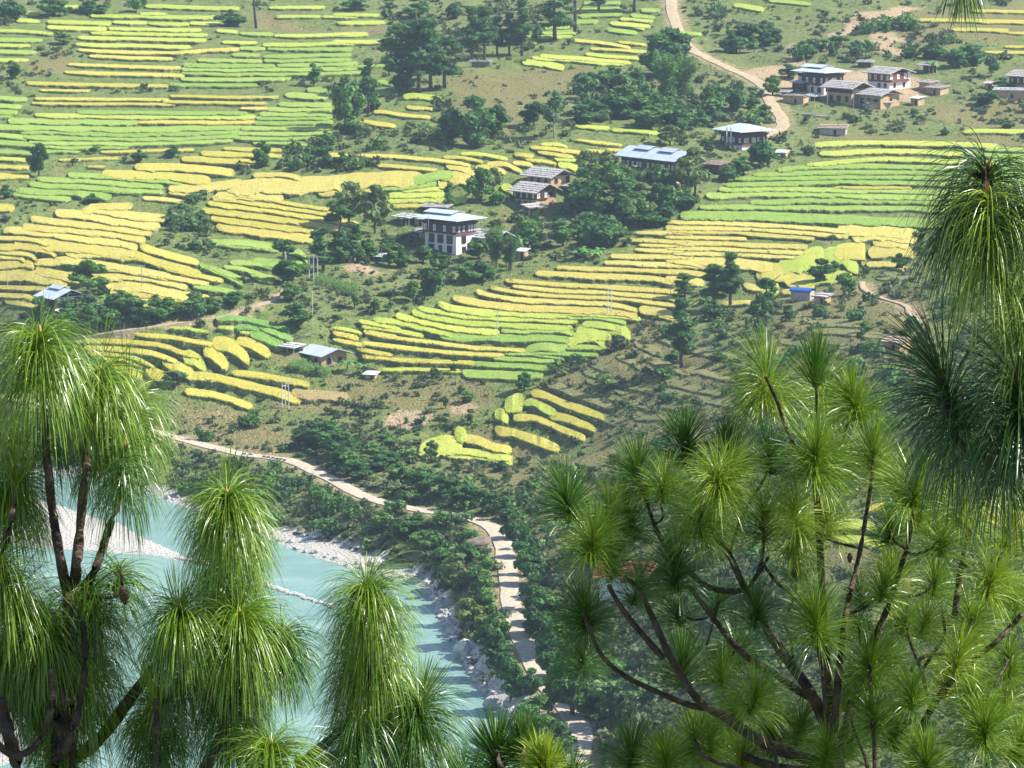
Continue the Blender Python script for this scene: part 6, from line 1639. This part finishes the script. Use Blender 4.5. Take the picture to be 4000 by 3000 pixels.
# ------------------------------------------------------------------ the pines beside the camera
def needle_mat(name, c1, c2, tip):
    m = bpy.data.materials.new(name); nt, b = _nm(m); N = nt.nodes.new; L = nt.links.new
    at = N('ShaderNodeAttribute'); at.attribute_name = 'shade'; mx = N('ShaderNodeMix'); mx.data_type = 'RGBA'; mx.inputs['A'].default_value = (*c1, 1); mx.inputs['B'].default_value = (*c2, 1); L(at.outputs['Fac'], mx.inputs['Factor'])
    old = N('ShaderNodeMath'); old.operation = 'GREATER_THAN'; old.inputs[1].default_value = 0.965; L(at.outputs['Fac'], old.inputs[0])
    m2 = N('ShaderNodeMix'); m2.data_type = 'RGBA'; m2.inputs['B'].default_value = (*tip, 1); L(old.outputs[0], m2.inputs['Factor']); L(mx.outputs['Result'], m2.inputs['A'])
    L(m2.outputs['Result'], b.inputs['Base Color']); b.inputs['Roughness'].default_value = 0.33; b.inputs['Specular IOR Level'].default_value = 0.55
    tr = N('ShaderNodeBsdfTranslucent'); L(m2.outputs['Result'], tr.inputs[0]); ms = N('ShaderNodeMixShader'); ms.inputs[0].default_value = 0.24; L(b.outputs[0], ms.inputs[1]); L(tr.outputs[0], ms.inputs[2]); L(ms.outputs[0], nt.nodes['Material Output'].inputs[0])
    return m
NM = [needle_mat('fresh_needles', (0.075, 0.18, 0.01), (0.25, 0.37, 0.032), (0.42, 0.42, 0.08)), needle_mat('deep_needles', (0.04, 0.11, 0.016), (0.11, 0.23, 0.03), (0.3, 0.3, 0.06)), needle_mat('yellowing_needles', (0.18, 0.28, 0.015), (0.36, 0.45, 0.045), (0.5, 0.36, 0.08))]
NM.append(needle_mat('shaded_needles', (0.022, 0.06, 0.012), (0.07, 0.15, 0.025), (0.25, 0.16, 0.06)))  # right-edge pine: shade under the overhang put into darker greens, some brown needles
M_PBARK = mat('pine_bark', (0.13, 0.09, 0.065), 0.9, scale=14, col2=(0.04, 0.028, 0.022), bump=0.9)
M_BUD = mat('pine_bud', (0.55, 0.25, 0.1), 0.8, scale=30, col2=(0.4, 0.17, 0.07))
M_CONE = mat('pine_cone', (0.16, 0.1, 0.06), 0.85, scale=20, col2=(0.07, 0.045, 0.03), bump=0.5)
NSEED = [0]
def tuft(parent, P, ax, L, n, droop, ci, wd=0.0024, stem=0.55, spread=(12, 105), seg=4, up=0.0, bud=True):
    """a shoot's long needles: they leave the last part of the twig on all sides, the outer ones bend over and hang"""
    NSEED[0] += 1; rs = np.random.default_rng(1000 + NSEED[0]); ax = Vector(ax).normalized(); a1 = ax.cross(Vector((0.2, 1, 0.1))).normalized(); a2 = ax.cross(a1); A, B, C = np.array(ax), np.array(a1), np.array(a2)
    s = rs.random(n) ** 0.8; root = -s[:, None] * stem * L * A
    ph = np.radians(spread[0] + (spread[1] - spread[0]) * s * rs.uniform(0.55, 1.15, n)); th = rs.uniform(0, 2 * np.pi, n)
    # fascicles: needles cluster in threes
    th = np.round(th * n / 6.283 / 3) * 6.283 * 3 / n + rs.normal(0, 0.02, n)
    D = np.cos(ph)[:, None] * A + np.sin(ph)[:, None] * (np.cos(th)[:, None] * B + np.sin(th)[:, None] * C); D += rs.normal(0, 0.11, (n, 3)); D /= np.linalg.norm(D, axis=1)[:, None]
    ln = L * rs.uniform(0.78, 1.08, n); dr = droop * rs.uniform(0.6, 1.25, n) * (0.35 + 0.65 * np.clip(np.sin(ph), 0, 1)); t = np.linspace(0, 1, seg + 1)
    pts = np.zeros((n, seg + 1, 3)); pts[:, 0] = np.array(P) + root; dirv = D.copy(); g = np.array([0, 0, -1.0])
    for k in range(1, seg + 1):
        pts[:, k] = pts[:, k - 1] + dirv * (ln / seg)[:, None]; dirv = dirv + g * (dr * 2.0 / seg)[:, None]; dirv /= np.linalg.norm(dirv, axis=1)[:, None]
    side = np.cross(D, rs.normal(size=(n, 3)) + np.array([0, 1.2, 0]) * 0); side /= np.linalg.norm(side, axis=1)[:, None] + 1e-9
    wv = wd * rs.uniform(0.8, 1.2, n)[:, None] * 0.5; V = np.zeros((n, seg + 1, 2, 3))
    for k in range(seg + 1):
        f = 1.0 if k < seg else 0.25; V[:, k, 0] = pts[:, k] + side * wv * f; V[:, k, 1] = pts[:, k] - side * wv * f
    idx = np.arange(n * (seg + 1) * 2).reshape(n, seg + 1, 2); F = np.stack([idx[:, :-1, 0], idx[:, :-1, 1], idx[:, 1:, 1], idx[:, 1:, 0]], -1).reshape(-1, 4)
    o = obj('needle_tuft', V.reshape(-1, 3), F, NM[ci], smooth=True, parent=parent)
    sh = np.repeat(np.clip(rs.random(n) * 0.8 + 0.2 * rs.random(n), 0, 1), (seg + 1) * 2).astype(np.float32); a = o.data.attributes.new('shade', 'FLOAT', 'POINT'); a.data.foreach_set('value', sh)
    if bud: MB().tube([P - ax * L * 0.03, P + ax * L * 0.045, P + ax * L * 0.1], [L * 0.018, L * 0.02, L * 0.003], 6).build('bud', M_BUD, smooth=True, parent=o)
    return o
def px3(u, v, y): return Vector(at_y(np.array([float(u)]), np.array([float(v)]), float(y))[0])
def limb(parent, s, y, r0, r1, name='branch', dy=0.0, zone=0):
    Q = Z(zone, s); n = len(Q) * 3; C = smooth_line(Q, n); rs = random.Random(int(C[0, 0]) + 7); W = []
    for i, q in enumerate(C): f = i / (n - 1); W.append(px3(q[0], q[1], y + dy * f + 0.02 * math.sin(i * 1.3)))
    return MB().tube(W, [(r0 + (r1 - r0) * i / (n - 1)) * rs.uniform(0.92, 1.1) for i in range(n)], 8).build(name, M_PBARK, smooth=True, parent=parent)
def near_ground(x, y): return float(bil(nz_, -420, -120, 10.0, np.array([x]), np.array([y]))[0])
def pine(label, u, y, vtop, r, lean=0.0):
    b = px3(u, vtop, y); g = near_ground(b.x, y); o = empty('pine_tree', (0, 0, 0), label=label, cat='pine tree', group='pines beside the viewpoint')
    W = [(b.x + lean * (g - b.z) * f * 0.1, y + 0.05 * math.sin(f * 5), b.z + (g - 0.6 - b.z) * f) for f in np.linspace(0, 1, 8)]
    MB().tube(W, [r * (0.5 + 0.9 * f) for f in np.linspace(0, 1, 8)], 10).build('trunk', M_PBARK, smooth=True, parent=o); return o
def tufts(parent, zone, y, rows, wd, seg=4, jy=0.15, dm=1.0, lm=1.0, nm=1.0, sm=1.0):
    for ln in rows.strip().splitlines():
        p = ln.split(); x, yy, ax, az, L, droop, n, ci = [float(q) for q in p[:8]]; ax += random.uniform(-.18, .18); L *= random.uniform(0.88, 1.1); u, v = Z(zone, '%f,%f' % (x, yy))[0]; d = y + random.uniform(-jy, jy); Lm = L * lm * ZONES[zone][2] * d / FPX; n *= nm; droop = droop * dm if droop > 0.3 else droop
        sp = ((38, 112) if dm > 1.4 else (12, 105)) if len(p) < 9 else tuple(float(q) for q in p[8].split(',')); st = 0.55 if len(p) < 10 else float(p[9])
        sp = (sp[0] * sm, sp[1] * sm)
        tuft(parent, px3(u, v, d), (ax, random.uniform(-0.35, 0.1), az), Lm, int(n), droop, int(ci), wd * random.uniform(0.9, 1.1), st, sp, seg)
# left pine: hanging tufts, about eight metres away
y0 = 8.0
pl = pine('long-needled pine with drooping tufts filling the lower left corner', 250, y0, 2880, 0.05)
limb(pl, '155,1305 165,1480 180,1750 200,1960 235,2180 265,2320 285,2420', y0, 0.006, 0.0130)
limb(pl, '392,1450 350,1600 345,1750 322,1960 300,2200 288,2330 285,2430', y0, 0.007, 0.0144)
limb(pl, '500,1570 487,1720 467,1930 420,2080 370,2230 310,2330 286,2420', y0 + .05, 0.006, 0.0115)
limb(pl, '285,2380 280,2500 262,2700 245,2880 238,3000', y0, 0.022, 0.0245)
limb(pl, '66,1856 40,2050 5,2160 -60,2300 -40,2600 40,2900 60,2960', y0, 0.006, 0.0144)
limb(pl, '886,1930 880,2100 872,2300 868,2450 880,2650 870,2850 805,2990 760,3120', y0 + .1, 0.006, 0.0144)
limb(pl, '703,2374 712,2480 716,2600 690,2680 600,2780', y0, 0.006, 0.0072)
limb(pl, '940,2330 760,2500 660,2545 600,2612 530,2700 420,2850 345,2925 250,2990', y0 + .1, 0.008, 0.0158)
limb(pl, '934,2399 925,2550 918,2680 880,2850 805,3000', y0 - .1, 0.006, 0.0086)
limb(pl, '323,2434 332,2600 300,2800 252,2940', y0 - .1, 0.006, 0.0086)
limb(pl, '199,2621 203,2750 150,2900 55,2950 -40,2880', y0 - .15, 0.006, 0.0086)
limb(pl, '0,2740 40,2890 60,2960 72,3080', y0 - .1, 0.014, 0.0144)
limb(pl, '611,2735 612,2900 600,3050', y0 - .15, 0.006, 0.0072)
limb(pl, '1060,2912 1080,3060', y0, 0.006, 0.0072)
limb(pl, '342,2292 345,2330 360,2330 470,2325 471,2222', y0, 0.005, 0.0029)
tufts(pl, 0, y0, '''
155 1305 0.02 1 400 0.95 760 0
392 1450 0.05 1 340 0.95 620 0
500 1572 0.15 1 350 0.9 640 0
66 1856 0.1 1 380 0.9 800 0
-60 1600 -0.2 1 340 0.9 420 0
165 1560 0 1 320 1.1 300 1 60,120 0.8
485 1740 0.1 1 310 1.05 300 1 60,120 0.8
350 1640 -0.1 1 300 1.05 300 1 60,120 0.8
886 1932 0.02 1 370 0.95 900 0
884 2080 0 1 380 1.05 700 0 50,120 0.8
876 2220 0 1 260 1.0 300 1 50,120 0.8
703 2374 -0.05 1 330 0.95 760 0
709 2480 0 1 340 1.05 420 1 50,120 0.8
934 2399 0.02 1 360 0.9 860 0
930 2560 0.05 1 380 1.05 700 0 50,120 0.8
900 2700 0.1 1 360 1.0 480 1 50,120 0.8
323 2434 0 1 390 0.9 860 0
326 2560 0 1 380 1.05 600 0 50,120 0.8
199 2621 0 1 350 0.9 860 0
201 2730 0 1 330 1.0 420 1 50,120 0.8
611 2735 0.05 1 360 0.95 860 0
611 2880 0.05 1 350 1.05 480 1 50,120 0.8
1060 2912 0.05 1 330 0.7 760 0
1105 2470 0.35 1 330 0.85 620 1
342 2292 -0.1 1 340 0.85 560 1
471 2222 0.3 1 240 0.6 260 0
136 2400 -0.2 1 330 0.9 560 0
60 2350 -0.2 1 340 0.9 480 1
0 2640 -0.3 1 340 0.95 520 1
-50 1850 -0.1 1 350 0.95 500 0
-10 2200 -0.1 1 380 0.9 800 0
30 2500 -0.3 1 350 0.9 640 0
250 2945 0.4 1 240 0.6 320 0
''', 0.0016, seg=6, dm=1.8, lm=0.88, nm=1.15)
tufts(pl, 0, y0, '''
392 1440 0.1 1 300 0.15 16 0 2,30 0.3
500 1565 0.2 1 300 0.15 26 0 2,34 0.3
155 1300 0.0 1 190 0.1 20 0 2,36 0.3
886 1925 0.0 1 230 0.1 30 0 2,24 0.3
1430 2280 0 1 160 0.1 24 0 2,30 0.3
703 2370 0 1 220 0.1 50 0 2,32 0.3
934 2395 0 1 220 0.1 50 0 2,32 0.3
323 2430 0 1 220 0.12 50 0 2,34 0.3
66 1850 0 1 240 0.12 50 0 2,34 0.3
611 2730 0 1 220 0.12 50 0 2,34 0.3
199 2610 -0.05 1 260 0.1 60 0 2,25 0.3
''', 0.0017)
def cone(parent, u, v, y, hpx, tilt):
    p = px3(u, v, y); hm_ = hpx * y / FPX; b = MB(); n = 9
    b.tube([p + Vector((tilt * hm_ * f, 0, -hm_ * f)) for f in np.linspace(0, 1, n)], [hm_ * 0.3 * math.sin(math.pi * (0.15 + 0.75 * f)) * (1.0 if i % 2 else 0.82) for i, f in enumerate(np.linspace(0, 1, n))], 9).build('pine_cone', M_CONE, parent=parent)
cone(pl, 478, 2290, y0 - .02, 75, 0.15)
# second left pine: the two stacked tufts and the low one beside the river
pm = pine('slim pine with two stacked drooping tufts in front of the river', 1180, y0 + .4, 2960, 0.035)
limb(pm, '1430,2282 1425,2450 1420,2600 1400,2750 1300,2880 1190,2975 1160,3080', y0 + .4, 0.006, 0.0122)
limb(pm, '1450,2505 1440,2640 1400,2760', y0 + .3, 0.006, 0.0072)
limb(pm, '1639,2744 1618,2830 1590,2950 1560,3080', y0 + .4, 0.006, 0.0108)
limb(pm, '1560,2740 1400,2900 1230,2985 1180,3030', y0 + .4, 0.01, 0.0115)
tufts(pm, 0, y0 + .4, '''
1430 2285 0 1 330 0.85 820 0
1428 2400 0 1 330 1.05 560 0 50,120 0.8
1449 2510 0.05 1 370 0.9 860 0
1440 2640 0.1 1 380 1.05 700 0 50,120 0.8
1410 2780 0.2 1 340 1.0 420 1 50,120 0.8
1639 2744 0.12 1 340 0.65 760 1
1625 2840 0.2 1 340 1.0 560 1 50,120 0.8
1645 2735 0.2 1 260 0.15 90 0 4,35 0.3
''', 0.0016, seg=6, dm=1.65, lm=0.92, nm=1.15)
# right pine, sixteen metres away
y1 = 16.0
pr = pine('broad branching pine with starry needle tufts filling the lower right', 3260, y1, 2900, 0.09)
for s, a, b, dy in [('2742,1995 2790,2085 2850,2170 2905,2290 2960,2380 3010,2480 3085,2590 3150,2680 3200,2770 3250,2880', .010, .040, 0), ('2690,2290 2760,2380 2870,2520 2950,2590 3040,2640 3120,2700 3190,2735', .012, .026, .2), ('2440,2255 2500,2310 2570,2460 2620,2570 2700,2700 2760,2760 2850,2810 2930,2870 3050,2930 3230,2990', .012, .036, -.1),
    ('2278,2395 2300,2450 2350,2560 2440,2640 2540,2690 2680,2750 2745,2765', .009, .02, .1), ('2380,2290 2400,2330 2460,2420 2520,2490 2590,2570', .012, .02, .0), ('3584,1880 3570,1990 3545,2130 3520,2210 3480,2340 3440,2440 3400,2530 3370,2640 3330,2760 3290,2880', .008, .03, .1), ('3416,1745 3405,1870 3385,2000 3360,2150 3325,2300 3310,2370 3290,2500 3270,2700 3260,2860', .008, .024, -.2),
    ('3189,1770 3190,1900 3205,2050 3210,2200 3215,2340 3225,2500 3240,2700 3255,2860', .009, .026, .3), ('3178,1870 3192,2050 3200,2200 3212,2330', .009, .014, .2), ('2992,1475 3040,1580 3065,1660 3100,1730 3150,1810 3180,1900', .008, .014, .2), ('3328,1555 3315,1640 3285,1730 3230,1830 3200,1900', .008, .014, .2), ('3189,1425 3190,1560 3195,1700', .007, .01, .2),
    ('2676,1730 2640,1790 2600,1850 2560,1960', .008, .011, .1), ('2490,1840 2510,1900 2535,1980 2560,2060 2610,2150 2680,2220 2760,2290 2860,2310 2910,2300', .009, .02, .1), ('2575,1950 2590,2020 2555,2050', .006, .007, 0), ('2860,1860 2820,1900 2745,1990', .008, .01, 0), ('2983,2010 2985,2090 2970,2210 2930,2290', .008, .013, 0), ('3000,2180 2965,2240 2920,2300', .008, .011, .05), ('3106,2222 3110,2300 3080,2390', .006, .008, .1), ('2980,2200 3030,2270 3090,2320 3140,2350', .008, .013, .1),
    ('3185,2415 3200,2550 3215,2650 3230,2800', .008, .016, -.2), ('3397,2592 3400,2700 3405,2800 3415,2900 3420,3050', .008, .015, -.3), ('2957,2712 3000,2780 3060,2860', .007, .012, -.1), ('3315,2700 3330,2830 3380,2960 3400,3080', .007, .011, -.2), ('3021,2862 3030,2960 3050,3060', .008, .012, -.2), ('3799,2415 3770,2510 3720,2550 3650,2555 3600,2570 3560,2620', .007, .013, -.2), ('3600,2620 3640,2560 3690,2480 3680,2400', .010, .008, -.2), ('3537,2425 3560,2520 3600,2620 3620,2720', .007, .013, -.2),
    ('3657,2262 3620,2310 3560,2330 3490,2330', .006, .009, 0), ('3676,2092 3640,2140 3580,2165 3550,2160', .006, .009, 0), ('3477,2072 3490,2110 3530,2140 3545,2155', .006, .008, 0), ('3847,2845 3840,2890 3760,2910 3680,2900', .007, .011, -.2), ('3939,2575 3900,2650 3860,2720', .007, .009, -.2), ('3830,1920 3800,2040 3770,2150 3750,2250 3730,2400', .012, .02, .1), ('4010,2130 3900,2180 3830,2200 3770,2210', .008, .012, 0), ('3360,2320 3380,2350 3340,2380', .005, .006, 0), ('3450,2290 3410,2350 3340,2390 3300,2390', .006, .008, 0), ('2642,2385 2700,2420 2760,2415', .005, .007, 0), ('2805,2350 2790,2390', .005, .006, 0), ('3353,2440 3360,2510', .005, .006, 0),
    ('3990,2400 3900,2500 3800,2580 3700,2680 3620,2800 3560,2950', .012, .024, -.1), ('2900,2950 3000,2990 3100,3010 3250,3020', .02, .034, -.2), ('2714,2890 2760,2960 2900,3010', .008, .014, -.3), ('3100,2640 3090,2500 3060,2440', .006, .006, .1), ('3220,2030 3225,2100 3350,2140', .006, .008, 0), ('2760,2520 2790,2420 2810,2350', .006, .006, 0), ('3005,1780 2990,1860 2930,1960 2880,2060 2850,2170', .007, .01, .1)]:
    limb(pr, s, y1, a * 0.85, b * 0.72, dy=dy)
tufts(pr, 0, y1, '''
2992 1470 -0.1 1 225 0.5 520 0 10,130
2990 1480 0.1 1 215 0.7 300 2 70,130
3189 1425 -0.1 1 190 0.15 320 1 5,60
3230 1520 0 1 200 0.6 300 2 40,120
3328 1555 -0.4 0.9 210 0.45 460 0
3189 1767 0 1 220 0.55 560 0 10,120
3250 1800 0.5 0.9 210 0.6 320 2 30,120
3416 1742 0 1 190 0.25 360 0 8,95
3430 1790 0.2 1 190 0.7 220 2 50,120
3584 1875 0.05 1 215 0.45 520 0 10,120
3520 1900 -0.4 0.8 190 0.5 260 2
2676 1729 0.05 1 205 0.35 480 1 8,115
2850 1740 0 1 180 0.15 280 1 5,60
3005 1773 0 1 170 0.4 300 1
2860 1856 0.35 0.9 205 0.55 440 0
2745 1925 0 1 200 0.55 480 0
2800 1850 0 1 200 0.7 360 2 30,120
2490 1837 -0.1 1 200 0.4 500 1 8,120
2211 1938 -0.05 1 200 0.35 480 1 8,115
2742 1988 0.1 1 205 0.7 460 0 20,125
2770 2010 0.3 0.8 200 0.8 300 2 40,125
2983 2007 0 1 195 0.5 480 0 10,120
2319 2102 0.05 1 200 0.5 520 0 10,125
2458 2020 0 1 180 0.65 420 1 10,120
2278 2387 -0.05 1 215 0.4 560 1 8,120
2278 2551 0 0.5 170 0.35 340 1 20,110
2642 2210 0 1 190 0.5 460 1 10,115
2500 2280 0.2 0.9 180 0.5 360 1
2663 2583 -0.05 1 190 0.25 380 1 8,100
2872 2520 0 0.6 175 0.5 420 1 20,115
3185 2412 0 1 205 0.5 560 0 10,120
3397 2589 0 1 205 0.55 560 0 15,120
2957 2709 0.2 0.9 190 0.5 440 0
3315 2697 0 1 170 0.5 400 0
3021 2861 0 1 195 0.5 460 0 15,120
2714 2887 0 1 205 0.4 520 0 10,120
3799 2412 0.1 1 210 0.5 560 0 15,120
3537 2421 0 0.8 150 0.4 320 0
3657 2260 0 1 160 0.45 360 0
3676 2089 0.1 1 195 0.45 460 0 8,120
3477 2070 -0.1 0.9 140 0.4 320 1
3847 2842 0 1 205 0.45 520 0 10,120
3939 2573 0 1 170 0.5 380 0
3360 2320 0 0.9 130 0.4 240 1
3450 2290 0 1 150 0.4 280 0
3106 2222 0 1 110 0.35 240 1 15,120
3230 2020 0 1 200 0.7 420 2 15,120
3120 2100 0.2 1 190 0.7 380 2 20,120
3505 2849 0 1 190 0.45 460 0
2960 2380 0.3 1 170 0.5 280 1
3100 1980 0 1 180 0.6 300 2
3480 2200 0.1 1 170 0.5 300 2
2600 1880 0.2 1 180 0.5 300 0
3330 2880 0.1 1 180 0.5 330 0
3230 2930 0 1 180 0.45 330 0
2400 2180 0.1 1 180 0.5 320 1
2380 1990 0.1 1 180 0.5 320 0
2820 2620 0 1 170 0.5 300 0
2780 2900 0.1 1 190 0.4 380 0
2900 2960 0.1 1 190 0.4 380 2
3620 2950 0 1 200 0.3 460 0
2642 2380 -0.2 0.9 130 0.4 220 1
2805 2345 0.1 1 130 0.4 240 1
3980 2900 0 1 180 0.4 400 0
2470 2930 0 1 180 0.35 460 1
2600 2960 0 1 190 0.35 420 0
3353 2440 0 0.8 120 0.4 200 1
3700 2650 0.2 1 180 0.5 340 2
3560 2700 -0.2 1 180 0.5 360 0
3880 2250 0.2 1 190 0.55 400 2
3800 2700 0.1 1 180 0.5 360 0
3750 2550 0.2 1 170 0.5 320 2
3130 2830 0.3 1 190 0.5 400 0
3400 2780 -0.2 1 180 0.5 340 0
2860 2780 0 1 180 0.5 360 0
3600 2000 0.3 1 180 0.55 340 2
3760 1960 0.2 1 190 0.55 360 2
3950 2050 0.1 1 190 0.55 360 2
3970 2350 0.1 1 190 0.5 380 0
3930 2720 0.1 1 180 0.5 360 2
3460 2560 0.3 1 170 0.5 320 0
3620 2420 0.2 1 170 0.5 300 2
''', 0.0022, seg=4, jy=0.5, dm=1.2, nm=1.2, sm=0.84)
cone(pr, 2735, 2010, y1 - .1, 55, 0.1); cone(pr, 2755, 2000, y1 - .15, 50, -0.1); cone(pr, 3320, 2160, y1, 40, 0.0)
# low pine tips at the bottom centre
pc = pine('pine tips poking up at the bottom centre of the picture', 2040, 14.0, 3060, 0.04)
limb(pc, '1940,2935 1960,3000 2040,3070', 14, .008, .014); limb(pc, '2040,2900 2050,3000 2045,3080', 14, .007, .014); limb(pc, '2135,2990 2140,3040 2060,3090', 14, .007, .012)
tufts(pc, 0, 14.0, '''
1940 2935 -0.05 1 205 0.2 460 1 5,110
2040 2900 0.1 1 170 0.25 340 1 8,90
2135 2985 0.05 1 170 0.1 260 2 4,60
2110 2960 0 1 150 0.5 240 2
1800 3010 -0.2 1 180 0.3 260 1
2230 3020 0 1 150 0.4 260 1
''', 0.0028, seg=4, nm=1.3)
# close pine at the right edge: hanging from above
y2 = 8.6
pq = pine('dark close pine with hanging needles along the right edge', 4075, y2, 1000, 0.014)
for s, a, b in [('3842,655 3850,800 3870,1000 3930,1120 4075,1180', .006, .012), ('3676,1489 3690,1600 3740,1720 3850,1800 4075,1850', .006, .012), ('3973,1495 3990,1600 4075,1720', .006, .01), ('4075,1010 4075,400 4075,-320', .014, .008), ('3765,-60 3800,-120 3900,-200 4075,-300', .006, .012)]: limb(pq, s, y2, a, b)
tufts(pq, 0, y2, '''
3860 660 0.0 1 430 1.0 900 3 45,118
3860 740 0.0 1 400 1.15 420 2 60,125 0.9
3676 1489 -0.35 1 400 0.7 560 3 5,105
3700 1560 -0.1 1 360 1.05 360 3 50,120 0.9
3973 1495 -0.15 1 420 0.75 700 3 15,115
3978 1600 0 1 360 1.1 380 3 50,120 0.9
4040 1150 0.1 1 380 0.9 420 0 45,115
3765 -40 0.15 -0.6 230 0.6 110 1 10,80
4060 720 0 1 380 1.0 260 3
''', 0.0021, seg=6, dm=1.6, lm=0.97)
# ------------------------------------------------------------------ the valley's air
hm = bpy.data.materials.new('valley_haze'); hm.use_nodes = True; hn = hm.node_tree; hn.nodes.remove(hn.nodes['Principled BSDF'])
pv_ = hn.nodes.new('ShaderNodeVolumePrincipled'); pv_.inputs['Color'].default_value = (0.62, 0.79, 1.0, 1); pv_.inputs['Density'].default_value = 0.00006
hn.links.new(pv_.outputs[0], hn.nodes['Material Output'].inputs['Volume'])
MB().box(-700, 700, -200, 3200, -6, 560).build('haze', hm, kind='stuff', label='thin bluish haze filling the valley')
